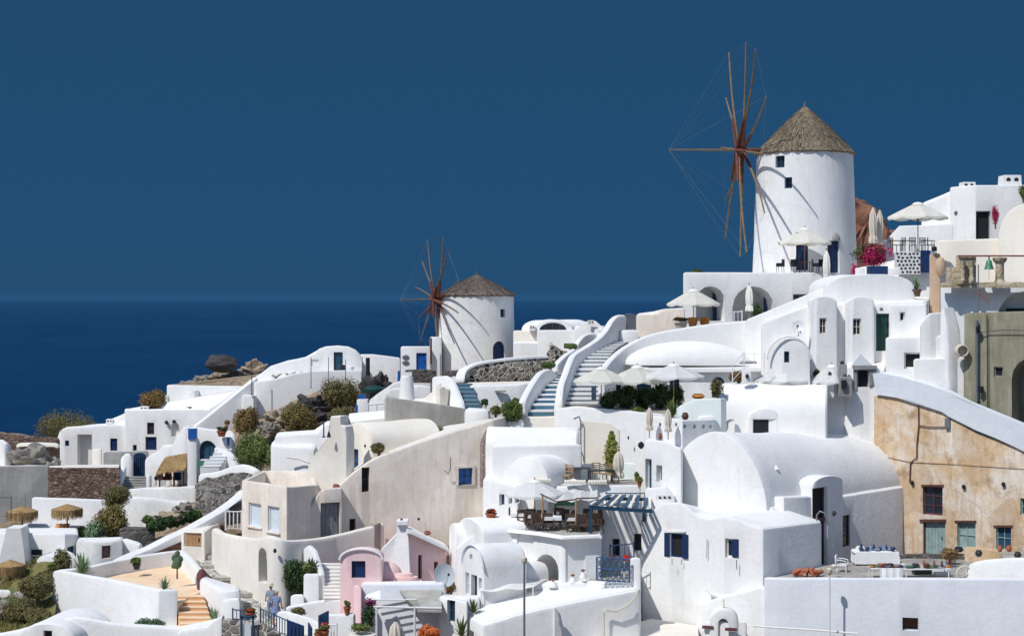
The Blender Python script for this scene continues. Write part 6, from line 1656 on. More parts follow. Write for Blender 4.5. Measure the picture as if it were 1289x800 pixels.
t = thing('bougainvillea_tree', 'slender bougainvillea with purple blossoms beside the porch', 'tree', P(463, 802, 77))
bm = NB(); tube(bm, [P(463, 806, 77), P(464, 790, 77), P(463, 770, 77)], [.06, .05, .02], 7); part('trunk', bm, 'bark', t)
bm = leaves_bm(P(464, 778, 77), .38, .35, .75, 900, .07, 5); part('foliage', bm, 'leaf_dark', t, ang=0)
bm = leaves_bm(P(466, 760, 77), .36, .35, .35, 500, .06, 6); part('flowers', bm, 'flower_purple', t, ang=0)
t = thing('flower_planter', 'round cream planter full of green leaves beside the bougainvillea', 'planter', P(456, 803, 76.4)); bm = NB(); lathe(bm, P(456, 808, 76.4), [(.5, 0), (.6, .35), (.64, .4), (.55, .42), (0, .36)], 24); part('bowl', bm, 'warm_white', t)
bm = leaves_bm(P(456, 790, 76.4), .6, .5, .3, 700, .07, 8); part('foliage', bm, 'leaf_mid', t, ang=0)
closed_umbrella(498, 780, 830, 76, 'striped beige parasol half folded under the slatted porch', 'canvas_beige', wpx=16)
shrub(541, 806, 76.2, 30, 22, 'low bush of orange flowers at the porch front', 'flower_orange', dens=1.4)
bm = NB(); W_ = [P(458, 756, 78.2), P(479, 754, 78.2), P(479, 742, 78.6), P(461, 748, 78.6)]; loft(bm, [[w_+Vector((0, .12, -.04)) for w_ in W_], W_]); solo('white_awning', bm, 'canvas_white', 'small white awning sheet against the pink house', 'awning')
wall_thing('low pale wall stepping along the path below the curved courtyard wall', [(350, 79.2, 769), (358, 79, 768), (390, 78.6, 777), (402, 78.3, 783), (404, 78.1, 789)], 'whitewash', .35, 2.6, name='path_wall')
wall_thing('low white wall joining the path wall and the porch', [(360, 80.4, 763), (400, 81, 755), (430, 80.9, 752)], 'whitewash', .4, 3, name='path_wall')
wall_thing('white wall below the clay pot', [(405, 77.6, 773), (430, 77.6, 772), (446, 77.4, 771)], 'whitewash', .4, 3, name='path_wall')
# plants and stair beside the courtyard wall
b = Bld('fluted_planter', 'white fluted planter block full of trailing green plants', 'planter')
b.body([(382, 82, 722), (402, 81.8, 722), (402, 82.8, 722), (382, 82.8, 722)], 790, 'whitewash', roof='soil')
b.body([(366, 81.4, 749), (383, 81.2, 748), (383, 82.4, 748), (366, 82.4, 749)], 790, 'whitewash')
shrub(372, 752, 82.6, 30, 48, 'dense brown green shrub cascading beside the fluted planter', 'leaf_dark', dens=1.5)
shrub(392, 725, 82.4, 26, 18, 'green shrub growing in the fluted planter', 'leaf_mid', dens=1.3)
agave(392, 718, 82.4, 22, 18, 'spiky agave atop the fluted planter', 'leaf_dark')
shrub(374, 774, 79.2, 20, 10, 'yellow green tuft behind the low pale path wall', 'leaf_olive', dens=1.1)
wall_thing('narrow white wall rising beside the pale side staircase', [(385, 84, 690), (390, 83.4, 686), (396, 83, 692), (402, 82.4, 712), (405, 82, 722)], 'whitewash', .4, 3.5, name='stair_wall')
stairs('staircase', 'pale rendered side staircase between the courtyard wall and the pink house', [(408, 428, 80.8, 755), (404, 430, 84.4, 708)], 10, 'warm_white', 'whitewash', nos=.3)

# arch house and restaurant block
b = Bld('arched_door_house', 'small white vaulted house with a tall dark door below the restaurant terrace')
LA = ((582, 80.6), (609, 78.6))
b.vault((582, 80.6), (609, 78.6), 820, 712, 686, 2.5, 'whitewash', p=2)
b.open(LA, 593, 600.5, 723, 760, 'door', 'slate_blue', 'dark_interior', rec=.22, fw=.05)
b.open(LA, 586, 590.5, 720, 748, 'window', 'whitewash_cool', 'slate_blue', rec=.14, mull=(0, 1), fw=.04)
b.open(LA, 602.5, 606.5, 727, 741, 'window', 'whitewash_cool', 'slate_blue', rec=.14, mull=(0, 0), fw=.04)
b.open(LA, 591, 594.5, 697, 704, 'hole', deep=.3)
bm = NB(); A_, B_ = XY(582, 80.6), XY(609, 78.6); pts = []
for k in range(15):
    f = .5-.5*math.cos(PI*k/14); q = A_.lerp(B_, f)+V2(-.03, -.05); pts.append(Vector((q.x, q.y, ZZ(712, 79.6)+(26/F*79.6+.03)*math.sin(PI*k/14))))
tube(bm, pts, .055, 6); part('arch_moulding', bm, 'whitewash_cool', b.root)
b.body([(609, 79, 722), (640, 80, 716), (640, 83, 712), (612, 83, 714)], 820)
b.open(((609, 79), (640, 80)), 615, 618.5, 726, 737, 'window', 'whitewash_cool', 'slate_blue', rec=.14, mull=(0, 0), fw=.04)
b.vault((622, 82.2), (664, 80.4), 800, 722, 701, 1.6, 'whitewash', p=2)
b = Bld('tall_arch_front_house', 'tall narrow white house end with a rounded grey green niche beside the cream house')
b.vault((565, 85.8), (577, 83.6), 820, 672, 658, 6.5, 'roof_white', p=2)
b.body([(574, 83.2, 690), (601, 82.6, 668), (622, 83, 664), (622, 88, 650), (574, 88, 668)], 820, 'whitewash')
b.open(((565, 85.8), (577, 83.6)), 567.5, 574.5, 663, 680, 'hole', arch=True, deep=.4)
b.open(((565, 85.8), (577, 83.6)), 569, 574, 690, 716, 'window', 'whitewash_cool', 'grey_render', rec=.15, mull=(0, 0), fw=.04)
b.vault((576, 84.6), (608, 81.8), 800, 668, 652, 6, 'roof_white', p=2)
# restaurant terrace
def RY(D): return 373+12.15*2000/D
b = Bld('restaurant_terrace', 'white restaurant terrace block with recessed wall panels and a big shaded arch niche', 'terrace')
LR = ((650, 82.4), (708, 80.4)); LR2 = ((708, 80.4), (756, 80.8))
b.body([(612, 83.6, RY(83.6)), (630, 83.2, RY(83.2)), (650, 82.4, RY(82.4)), (680, 81.4, RY(81.4)), (708, 80.4, RY(80.4)), (756, 80.8, RY(80.8)), (758, 87, RY(87)), (616, 88, RY(88))], 830, 'whitewash', roof='step_stone')
b.open(LR, 651, 671, 672, 735, 'hole', deep=.09)
b.open(LR2, 712, 737, 684, 736, 'hole', deep=.09)
b.open(LR, 673, 703, 697, 742, 'hole', arch=True, deep=1.5)
part('coping', wall_bm([(x_, d_, RY(d_)-2.5) for x_, d_ in ((611, 83.5), (630, 83.05), (650, 82.3), (680, 81.3), (709, 80.25), (757, 80.65))], .42, hgt=.16), 'roof_white', b.root)
potplant(618, 654, 83.6, 14, 9, 15, 5, 'terracotta pot with reddish flowers at the corner of the restaurant terrace', 'leaf_dark', extra='flower_red')
WC2 = Proto(chair_proto('wicker', 'wicker'))
FLZ = P(700, 700, 84).z
SEATS = [(647, 84.6, 1.5), (658, 83.6, .1), (669, 84.4, 3.0), (667, 83.0, .2), (683, 83.9, 2.9), (690, 82.3, .1), (700, 83.4, -1.4), (705, 84.8, 2.9), (719, 82.0, .1), (727, 83.4, 1.2), (733, 81.9, .15), (740, 84.5, 3.1), (746, 82.4, .2), (750, 84, -1.2), (676, 82.4, .2), (714, 84.2, 2.6), (752, 82.3, .4)]
REG = []
NAMES = ['farthest left at the terra cotta pot corner', 'in the front row left end', 'second table, back side', 'front row second from the left', 'third table, back side', 'front row by the sagging rail', 'beside the first awning post', 'behind the first awning post', 'front row just left of the second awning post', 'between the two awning posts', 'front row right of the second awning post', 'deep under the awning at the right', 'front row right end beside the blue pergola post', 'facing left by the blue pergola post', 'front row third from the left', 'in the middle under the awning', 'tucked in the right front corner']
s84 = Vector((0, 0, 0))
zf = -12.26
for (x, D, rz), nm in zip(SEATS, NAMES):
    p = XY(x, D); WC2.put((p.x, p.y, zf), rz, 'brown wicker chair '+nm, 'brown wicker chairs of the restaurant', 1.12)
WT = Proto(table_proto('wicker', w=.8)); TC = None
for i, (x, D) in enumerate(((653, 84.2), (675, 83.6), (696, 82.8), (711, 84.5), (724, 82.6), (741, 83.3))):
    p = XY(x, D); WT.put((p.x, p.y, zf), 0, 'dark restaurant table '+['at the far left', 'second from the left', 'third from the left by the bend of the wall', 'deepest under the awning', 'between the awning posts', 'at the right by the blue post'][i], 'restaurant tables', 1.1)
    bm = NB(); s_ = .42; z = zf+.745*1.1
    rings = []
    for zz, o in ((-.16, 1.03), (-.02, 1.0), (.012, 1.0)):
        rings.append([Vector((p.x+a*s_*1.05*o, p.y+c_*s_*.95*o, z+zz)) for a, c_ in ((-1, -1), (0, -1.02), (1, -1), (1, 0), (1, 1), (0, 1), (-1, 1), (-1, 0))])
    loft(bm, rings); solo('table_cover', bm, 'canvas_white', 'white cloth on the restaurant table '+['at the far left', 'second from the left', 'third from the left', 'deepest under the awning', 'between the awning posts', 'at the right'][i], 'tablecloth', 'white cloths on the restaurant tables')
# awning with timber posts
t = thing('fabric_awning', 'sagging white fabric awning on timber posts over the brown chairs', 'awning', P(715, 697, 83.5))
for x, y, D in ((683, 622, 82.6), (725, 627, 82.2), (751.5, 627, 82.6)):
    bm = NB(); tube(bm, [Vector((P(x, 0, D).x, D, zf)), P(x, y, D)], .05, 8); part('post', bm, 'pale_wood', t)
bm = NB(); tube(bm, [P(680, 621, 82.6), P(700, 631, 82.3), P(726, 628, 82.2)], .04, 6); tube(bm, [P(725, 627, 82.2), P(752, 626, 82.6)], .04, 6); part('beam', bm, 'brown_wood', t)
bm = NB(); g = []
for i in range(13):
    row = []
    for j in range(7):
        fx, fy = i/12, j/6; a = P(688, 630, 82.4).lerp(P(752, 627, 82.4), fx); c = P(694, 616, 86.5).lerp(P(752, 614, 86.5), fx); q = a.lerp(c, fy); q.z += -.14*math.sin(fx*PI*3)**2+.05*math.sin(fy*PI); row.append(bm.verts.new(q))
    g.append(row)
for i in range(12):
    for j in range(6): bm.faces.new((g[i][j], g[i+1][j], g[i+1][j+1], g[i][j+1]))
bmesh.ops.solidify(bm, geom=bm.faces[:], thickness=.02); part('fabric', bm, 'canvas_white', t)
bm = NB(); p = P(698, 636, 84.6); q = P(724, 628, 84.6); box(bm, (p.x, 84.6, p.z), (q.x, 84.7, q.z)); solo('green_board', bm, 'copper_green', 'green board under the sagging awning', 'board')
umbrella(673, 620, 664, 84.6, 76, 16, 'broad white restaurant parasol nearest the cream house', m='canvas_white')
umbrella(722, 618, 653, 86.8, 66, 15, 'white restaurant parasol behind the sagging awning', m='canvas_white')
# upper vault, mint terrace
b = Bld('long_vault_house', 'long low white barrel vaulted house under the cafe terrace wall')
b.vault((617, 92.6), (611, 89.4), 640, 560, 537, 5.2, 'roof_white', p=2.2)
b.body([(620, 88.2, 562), (732, 88.6, 559), (732, 91, 558), (620, 91, 560)], 660)
b = Bld('rounded_vault_house', 'white house with a plump rounded vault behind the restaurant parasols')
b.vault((636, 87.4), (690, 86.0), 700, 606, 575, 3.2, 'roof_white', p=2.1)
b.body([(608, 87, 603), (652, 86, 612), (656, 88.5, 606), (612, 88.9, 596)], 740)
LW = ((608, 87), (652, 86))
for x0, x1, y0, y1 in ((628.5, 635, 621.5, 636), (640, 644.5, 624.5, 634), (648, 652, 626, 633)): b.open(LW, x0, x1, y0, y1, 'window', 'whitewash_cool', 'slate_blue', rec=.18, bi=1, mull=(0, 0), fw=.04)
wall_thing('pale mint curved parapet around the upper dining terrace', [(682, 86.6, 606), (688, 87.2, 597), (697, 88, 590), (708, 89, 586), (722, 90, 584), (745, 90.6, 583), (770, 90.6, 582), (800, 90.6, 582)], 'mint', .3, zb=ZZ(650, 88), sm=2, name='parapet_wall')
b = Bld('dining_terrace', 'upper white dining terrace with tiled edge beside the folded parasol', 'terrace')
b.body([(700, 86.2, 612), (806, 85.6, 610), (806, 90.4, 603), (700, 90.4, 603)], 740, 'whitewash', roof='step_stone')
b.body([(752, 84.4, 637), (808, 84, 637), (808, 86.6, 628), (752, 86.6, 628)], 780, 'whitewash')
LB = ((752, 84.4), (808, 84))
b.open(LB, 770, 780, 677.5, 700, 'window', 'whitewash_cool', 'dark_interior', rec=.2, mull=(0, 0), fw=.04)
b.open(LB, 797, 808.5, 671, 694, 'window', 'whitewash_cool', 'dark_interior', rec=.2, mull=(0, 0), fw=.04)
for k in range(3):
    b2 = NB()
    x0, x1, D = [(672, 696, 86.0), (712, 742, 85.8), (742, 768, 85.7)][k]
    for j in range(int((x1-x0)/3.4)): tube(b2, [P(x0+j*3.4, 605+ (2 if k else 0), D-.1), P(x0+j*3.4, 603+(2 if k else 0), D+.25)], .08, 7)
    part('tile_edge', b2, 'ivory', b.root)
MC3 = Proto(chair_proto('slat', 'wicker_light'))
for i, (x, D, rz) in enumerate(((752, 88.6, .3), (762, 88.3, .5), (769, 88, .2), (698, 88.4, -.8), (706, 88, -.8), (714, 87.5, -.6))):
    p = XY(x, D); MC3.put((p.x, p.y, ZZ(606, 88.5)), rz, 'pale folding chair '+['leftmost beside the mint parapet', 'in the middle beside the mint parapet', 'closest to the folded parasol', 'at the far left corner of the dining terrace', 'second from the left on the dining terrace', 'third from the left on the dining terrace'][i], 'pale chairs of the dining terrace', 1.1)
TB3 = Proto(table_proto('metal_dark', w=1.3))
for i, (x, D) in enumerate(((727, 88.2), (757, 87))):
    p = XY(x, D); TB3.put((p.x, p.y, ZZ(606, 88.5)), .1, ['long dark table in the middle of the dining terrace', 'long dark table beside the folded parasol'][i], 'long dining tables', 1.1)
closed_umbrella(778.5, 566, 613, 87.2, 'grey beige folded parasol beside the pointed cypress', 'canvas_beige', wpx=13)
t = thing('cypress', 'pointed yellow green cypress against the cream wall panel', 'tree', P(770, 606, 88.8)); bm = NB(); tube(bm, [P(770, 607, 88.8), P(770, 575, 88.8), P(770, 548, 88.8)], [.08, .06, .02], 7); part('trunk', bm, 'bark', t)
lob = [(Vector((0, 0, z)), s_) for z, s_ in ((-.9, .5), (-.5, .75), (-.1, .85), (.3, .8), (.7, .6), (1.05, .38), (1.3, .18))]
bm = leaves_bm(P(770, 572, 88.8), .62, .55, .55, 3600, .08, 3, lobes=[(Vector((0, 0, z*.95)), s_) for z, s_ in ((-.9, .5), (-.5, .75), (-.1, .9), (.3, .85), (.7, .6), (1.05, .38), (1.3, .18))], flat_bottom=False); part('crown', bm, 'leaf_cypress' if 'leaf_cypress' in MATS else 'leaf_olive', t, ang=0)
potplant(727+75, 606, 86.4, 6, 5, 7, 8, 'small potted shrub left of the narrow doorways', 'leaf_mid')
# blue pergola and balcony
t = thing('blue_pergola', 'slate blue timber pergola with pale slats beside the wavy roof house', 'pergola', P(780, 700, 82.6))
for x, yb, yt, D in ((743.5, 698, 637, 81.4), (811, 656, 640, 83)):
    bm = NB(); p = P(x, yb, D); q = P(x, yt, D); box(bm, (p.x-.07, D-.07, p.z), (p.x+.07, D+.07, q.z)); part('post', bm, 'slate_blue', t)
bm = NB(); obox(bm, (P(741, 638, 81.4)+P(821, 643, 82.0))/2, (P(821, 643, 82.0)-P(741, 638, 81.4))/2, (0, .06, 0), (0, 0, .09)); part('beam', bm, 'slate_blue', t); bm = NB(); obox(bm, (P(760, 627, 85)+P(818, 628, 85.2))/2, (P(818, 628, 85.2)-P(760, 627, 85))/2, (0, .06, 0), (0, 0, .08)); part('beam', bm, 'slate_blue', t)
for k in range(13):
    f = k/12; a = P(744, 637, 81.3).lerp(P(818, 642, 81.9), f); c = P(763, 625, 85.1).lerp(P(818, 626, 85.3), f); d = (c-a)/2; bm = NB(); obox(bm, (a+c)/2+Vector((0, 0, .12)), d, Vector((.10 if k % 2 else .07, 0, 0)), Vector((0, 0, .025))); part('slat', bm, 'slate_blue' if k % 2 else 'warm_white', t) if k % 4 != 2 else bm.free()
railing([(763, 85.6, 631), (812, 85.4, 631)], .45, 'dark teal rail along the edge of the upper dining terrace', 'slate_blue', gap=.25)
t = thing('balcony_railing', 'ornate blue balcony railing panel with diamond pattern', 'railing', P(770, 730, 79.4))
p, q = P(751, 729, 79.3), P(792.5, 732, 79.0); up_ = Vector((0, 0, 1.12)); d = (q-p)
bm = NB()
for a, c in ((p, q), (p+up_, q+up_), (p, p+up_), (q, q+up_), (p+up_*.5, q+up_*.5)): tube(bm, [a, c], .035, 6)
part('frame', bm, 'blue_rail' if 'blue_rail' in MATS else 'slate_blue', t); bm = NB(); k = 6
for i in range(k):
    a, c = p+d*i/k, p+d*(i+1)/k
    for z0 in (0, .5):
        m_ = (a+c)/2
        tube(bm, [a+up_*z0, c+up_*(z0+.5)], .02, 5); tube(bm, [c+up_*z0, a+up_*(z0+.5)], .02, 5)
        tube(bm, [m_+up_*(z0+.25)+Vector((.09*math.cos(j*PI/4), 0, .12*math.sin(j*PI/4))) for j in range(9)], .016, 5)
part('lattice', bm, 'slate_blue', t)
t2 = thing('balcony', 'white balcony block with a corner pier under the blue pergola', 'balcony', P(770, 740, 80)); 
bm = NB(); a, c = P(738, 80, 730), 0
B2 = Bld('balcony', ''); B2.root = t2
B2.body([(738, 80, 731), (793, 79.4, 733.5), (806, 79.3, 735), (806, 83.4, 716), (740, 83.6, 716)], 800, 'whitewash', roof='step_stone')
B2.body([(793, 79.2, 702), (807, 79.1, 702), (807, 79.9, 701), (793, 80, 701)], 740, 'whitewash')
railing([(768, 82.4, 706), (798, 82, 703)], .8, 'dark blue inner rail behind the ornate balcony panel', 'navy', gap=.22)
t = thing('hanging_towels', 'red and pink towels hung over the balcony rail', 'towel', P(778, 703, 80.4)); bm = NB()
for x in (770, 788): loft(bm, [[P(x+dx, 0, 80.2)*0+Vector((P(x+dx, 0, 80.2).x, 80.2+.03*math.sin(dx)+o, z)) for dx, o in ((-4, 0), (0, -.03), (4, 0), (4, .05), (-4, .05))] for z in (ZZ(706, 80.2), ZZ(698, 80.2))])
bm.free(); 
for i, x in enumerate((770, 788)):
    bm = NB(); loft(bm, [[Vector((P(x+dx, 0, 80.2).x, 80.2+o, z)) for dx, o in ((-3.5, 0), (0, -.03), (3.5, 0), (3.5, .05), (-3.5, .05))] for z in (ZZ(705, 80.2), ZZ(698, 80.2))]); part('towel', bm, 'flower_red' if i else 'maroon', t)
# lower vault and long low house
b = Bld('low_shed_roof_house', 'long low white house in the foreground with a gently sloping roof and a sagging pipe')
L3 = ((608, 75.4), (806, 78.2))
b.body([(588, 77.4, 774), (608, 75.4, 786), (650, 76, 774), (697, 76.6, 763), (750, 77.4, 752), (806, 78.2, 741), (806, 81.5, 731), (740, 81.4, 733), (680, 81.2, 738), (640, 80.6, 746), (606, 79, 760)], 850, 'whitewash', r=.2)
b.open(((588, 77.4), (608, 75.4)), 590.5, 596.5, 793, 812, 'window', 'whitewash_cool', 'glass', rec=.16, mull=(0, 0), fw=.05)
b.add('buttress', panel([(697, 840), (697, 764), (700, 765), (703, 778), (706, 795), (706, 840)], ((697, 76.6), (750, 77.4)), .3, .1), 'whitewash')
bm = NB(); tube(bm, [P(760, 840, 77.3), P(760, 770, 77.3), P(763, 767, 77.35), P(775, 769, 77.5), P(790, 762, 77.7), P(800, 751, 77.9), P(803, 742, 78)], .045, 6); part('sagging_pipe', bm, 'canvas_beige', b.root)
t = thing('canvas_shade', 'wide white canvas shade stretched over the low vaulted roofs', 'awning', P(645, 765, 79.6)); bm = NB(); g = []
for i in range(11):
    row = []
    for j in range(7):
        fx, fy = i/10, j/6; a = P(604, 743, 78.4).lerp(P(672, 738, 79.2), fx); c = P(618, 729, 81).lerp(P(690, 727, 81.6), fx); q = a.lerp(c, fy); q.z += .25*math.sin(PI*fx)*math.sin(PI*fy)-.1*math.sin(PI*fx*2)**2*(1-fy); row.append(bm.verts.new(q))
    g.append(row)
for i in range(10):
    for j in range(6): bm.faces.new((g[i][j], g[i+1][j], g[i+1][j+1], g[i][j+1]))
bmesh.ops.solidify(bm, geom=bm.faces[:], thickness=.02); part('canvas', bm, 'canvas_white', t)
for x, y, D in ((606, 743, 78.5), (671, 738, 79.2)):
    bm = NB(); tube(bm, [P(x, y+22, D), P(x, y, D)], .03, 6); part('post', bm, 'white_paint', t)
b = Bld('roof_ledge_block', 'white ledge block with small curved horns under the restaurant wall')
b.body([(664, 80.4, 736), (740, 80, 732), (740, 81.6, 728), (664, 81.8, 730)], 800)
for i, (x, w_, h_, y) in enumerate(((721, 10, 9, 733), (696, 12, 8, 738), (734, 9, 9, 727))):
    t = thing('roof_finial', ['small white rounded chimney with a dark cap near the recessed panels', 'small curved white horn below the big arch niche', 'tiny white pyramid finial at the restaurant wall'][i], 'finial', P(x, y, 80.3-.1*i)); bm = NB(); s_ = 80/F
    lathe(bm, P(x, y, 80.3-.1*i), [(w_*s_/2, 0), (w_*s_/2.4, h_*s_*.4), (w_*s_/5, h_*s_*.8), (0, h_*s_)], 14); part('stub', bm, 'whitewash', t)
    bm = NB(); lathe(bm, P(x, y-h_, 80.3-.1*i), [(.1, 0), (.12, .05), (0, .1)], 8); part('cap', bm, 'rust', t)
lamp_post(660, 708, 850, 74.8, 'tall slim lamp post rising in front of the low shed roof', 'metal_grey', .05)
b = Bld('corner_shop_house', 'low white house with a tall dark window beside two yucca plants')
b.body([(553, 78, 750), (588, 76.8, 758), (590, 80, 750), (556, 81, 744)], 850, 'whitewash')
b.open(((553, 78), (588, 76.8)), 563, 573, 755, 782, 'window', 'slate_blue', 'glass', rec=.18, mull=(1, 1))
b.body([(574, 78.4, 750), (604, 78.2, 752), (604, 79.4, 748), (574, 79.4, 747)], 850, 'whitewash')
agave(596, 770, 77.6, 26, 18, 'bright green yucca on the white ledge above the tall dark window', 'leaf')
agave(581, 800, 75.6, 24, 26, 'tall yucca at the foot of the low white house', 'leaf_mid')
slab('pale cream ground in front of the wavy roof house', 'ground_paving', [(740, 805, 76), (880, 805, 76), (878, 787, 81), (820, 778, 82), (740, 798, 81)], 'ivory', .3, kind='structure')
t = shrub(802, 786, 79.6, 9, 7, 'tiny green weed at the base of the wavy roof house', 'leaf', dens=1)
# ---------------------------------------------------------------- left ridge
def rock(px, py, D, w, h, label, m='rock_grey', group=None, seed=1, name='boulder', dep=1.0, rough=.35):
    c = P(px, py, D); rx = w/2/F*D; hh = h/F*D; bm = NB()
    bmesh.ops.create_icosphere(bm, subdivisions=4, radius=1)
    for v in bm.verts:
        p = v.co.copy(); n_ = (noise.fractal(p*1.6+Vector((seed, 0, 0)), .8, 2.1, 6)*.7-noise.voronoi(p*1.7+Vector((seed*3, 0, 0)))[0][0]*.9+.35)*rough*1.5
        v.co = Vector((p.x*rx, p.y*rx*dep, p.z*hh*.62+hh*.35))*(1+n_)+c
    return solo(name, bm, m, label, 'rock', group, ang=30, at=c)
flat('rock_grey', srgb('#8b857c'), .95, .3, scale=1.2, spec=.1, bmp=.8)
flat('rock_dark', srgb('#4b4848'), .95, .3, scale=1.2, spec=.1, bmp=.8)
flat('rock_tan', srgb('#a0907c'), .95, .3, scale=1.2, spec=.1, bmp=.8)
b = Bld('ridge_house', 'low white rounded corner house at the far left of the ridge')
LA = ((73, 125.6), (160, 125)); 
b.body([(73, 125.6, 546), (77, 125.5, 540), (84, 125.5, 537), (135, 125.2, 534.5), (160, 125, 534), (160, 130, 531), (76, 130, 536)], 590, r=.2)
b.open(LA, 82, 87, 554, 561, 'window', 'navy', 'navy', bi=0, rec=.1, fw=.04, mull=(0, 0))
b.open(LA, 97.5, 115.5, 546.5, 590, 'hole', bi=0, deep=.7)
b.open(LA, 138.5, 147.5, 551.5, 567, 'door', 'navy', 'navy', bi=0, rec=.12, fw=.06)
b.body([(134, 126, 530), (143, 126, 531), (158, 126, 520), (160, 129, 520), (134, 129, 529)], 560)
vent_chimney(138.5, 126.2, 8, 527, 533, 'small white chimney on the ridge house')
b = Bld('two_storey_ridge_house', 'boxy white house with a navy door, small window and round niche on the left ridge')
LB = ((157, 124.6), (262, 123.6))
b.body([(157, 124.6, 515.5), (262, 123.6, 515), (300, 123.4, 490), (300, 128, 490), (262, 128, 513), (157, 128, 514)], 600)
b.open(LB, 185, 194, 531.5, 546.5, 'window', 'maroon', 'glass', bi=0, rec=.14, fw=.05, mull=(0, 1))
b.open(LB, 183, 197, 549.5, 566, 'door', 'navy', 'navy', bi=0, rec=.14, trim=None)
b.open(LB, 167, 172, 559.5, 567, 'window', 'navy', 'dark_interior', bi=0, rec=.14, fw=.04, mull=(0, 0))
b.open(LB, 215, 225.5, 531.5, 549, 'hole', bi=0, arch=True, deep=.35)
for x, y in ((209.5, 531.5), (219, 530.5)):
    bm = NB(); lathe(bm, P(x, y, 123.9), [(.05, -.15), (.16, 0), (.1, .14), (0, .16)], 8); part('wall_lamp', bm, 'metal_dark', b.root)
vent_chimney(182, 125.5, 10, 511, 516, 'flat little vent on the boxy ridge house roof')
b = Bld('buttressed_terrace', 'white terrace wall with two slanting buttresses on the ridge', 'terrace wall')
b.body([(210, 127.6, 484), (305, 126.6, 486), (312, 126.6, 481), (330, 131, 470), (212, 132, 484)], 560, roof='hill_rock')
b.add('buttress', panel([(226, 518), (242, 491.5), (245, 491.5), (245, 518)], ((210, 126.6), (305, 125.6)), .9, .0), 'whitewash')
b.add('buttress', panel([(266, 518), (280, 492.5), (285, 492.5), (285, 518)], ((210, 126.6), (305, 125.6)), .9, .0), 'whitewash')
b.add('buttress', panel([(197, 517), (197, 503), (209, 497), (211, 497), (211, 517)], ((190, 127.6), (215, 127.4)), 1.5, .0), 'whitewash')
rock(241, 517, 125.3, 16, 9, 'small brown rock heap below the slanting buttresses', 'rock_dark', seed=8)
# long diagonal ramp wall
b = Bld('diagonal_ridge_wall', 'long white wall climbing diagonally up the ridge to the hump backed terrace', 'wall'); b._root(P(280, 560, 121))
o = part('wall', wall_bm([(243, 120.6, 536.5), (262, 121.2, 522), (285, 122, 503.5), (308, 122.8, 485), (322, 123.6, 474)], .6, zb=ZZ(575, 121), r=.12), 'whitewash', b.root)
b.add('wall', wall_bm([(320, 123.2, 480.5), (345, 123.4, 477), (370, 123.8, 470), (392, 124.2, 466.5), (420, 124.6, 466), (456, 125, 465.5)], .6, zb=ZZ(530, 123), r=.12), 'whitewash')
b.add('wall', wall_bm([(306, 122.4, 497), (322, 122.4, 497)], 1.0, zb=ZZ(530, 122), r=.1), 'whitewash')
b = Bld('hump_backed_wall', 'white house wall with a humped top and a dark blue door on the ridge crest', 'house')
LH = ((395, 129), (455, 129))
b.body([(318, 129, 477), (340, 129, 461), (362, 129, 453.5), (385, 129, 449), (395, 129, 444.5), (401, 129, 439), (410, 129, 436), (425, 129, 435), (438, 129, 436), (447, 129, 440), (453, 129, 446), (456, 129, 452), (456, 133, 450), (420, 133, 436), (320, 133, 473)], 520, r=.2)
b.open(((318, 129), (456, 129)), 420, 431.5, 443, 466, 'door', 'navy', 'slate_blue', bi=0, rec=.15)
b.open(((318, 129), (456, 129)), 391.5, 401, 452, 460, 'hole', bi=0, deep=.1)
b = Bld('long_low_ridge_wall', 'long low white wall running from the humped house toward the squat windmill', 'wall')
b.body([(453, 130, 446), (470, 130, 446), (504, 130, 450), (504, 131, 450), (453, 131, 446)], 500)
slab('white terrace floor with sun loungers on the ridge', 'terrace_floor', [(318, 481, 124), (456, 468, 125), (456, 466, 129.4), (318, 479, 129.4)], 'whitewash', .3, 'terrace')
for i, x in enumerate((348, 365.5, 384)):
    t = thing('deck_chair', ['folding deck chair at the left end of the ridge terrace', 'folding deck chair in the middle of the ridge terrace', 'half hidden folding deck chair at the right of the ridge terrace'][i], 'deck chair', P(x, 479-.3*i, 126.3), 'deck chairs on the ridge terrace')
    c = P(x, 478.5-i*1.8, 126.3)
    for s_ in (-1, 1):
        bm = NB(); tube(bm, [c+Vector((-.35, s_*.3, 0)), c+Vector((.35, s_*.3, .5))], .03, 5); tube(bm, [c+Vector((-.35, s_*.3, .45)), c+Vector((.35, s_*.3, 0))], .03, 5); part('leg', bm, 'brown_wood', t)
    bm = NB(); obox(bm, c+Vector((0, 0, .38)), (.38, 0, .16), (0, .28, 0), (-.02, 0, .03)); part('seat_canvas', bm, 'canvas_beige', t)
t = thing('rooftop_tub', 'round white tub and dark barrel beside the humped house door', 'tub', P(440, 468, 127)); bm = NB(); lathe(bm, P(441, 467, 127), [(.28, 0), (.32, .35), (.28, .4), (0, .38)], 14); part('tub', bm, 'white_paint', t); bm = NB(); lathe(bm, P(431, 467, 127), [(.25, 0), (.25, .5), (0, .52)], 12); part('barrel', bm, 'black', t)
for i, (x, yt, yb) in enumerate(((317, 451, 497), (391.5, 450, 488), (413.5, 450, 490), (435, 453, 478), (456, 449, 496), (455, 474, 505))):
    plain_pole(x, yt, yb, 121.8+.2*i, ['dark pole at the foot of the diagonal ridge wall', 'thin grey pole left of the humped house', 'thin grey pole below the humped door', 'faint thin pole by the white tub', 'tall thin grey pole where the humped wall ends', 'short thin pole above the blue capped chimney'][i], 'metal_grey' if i else 'metal_dark', .035)
b = Bld('dark_post', 'thick dark post against the long low ridge wall', 'post'); bm = NB(); tube(bm, [P(463, 480, 127), P(463, 450, 127)], .17, 8); b._root(P(463, 480, 127)); part('shaft', bm, 'metal_dark', b.root)
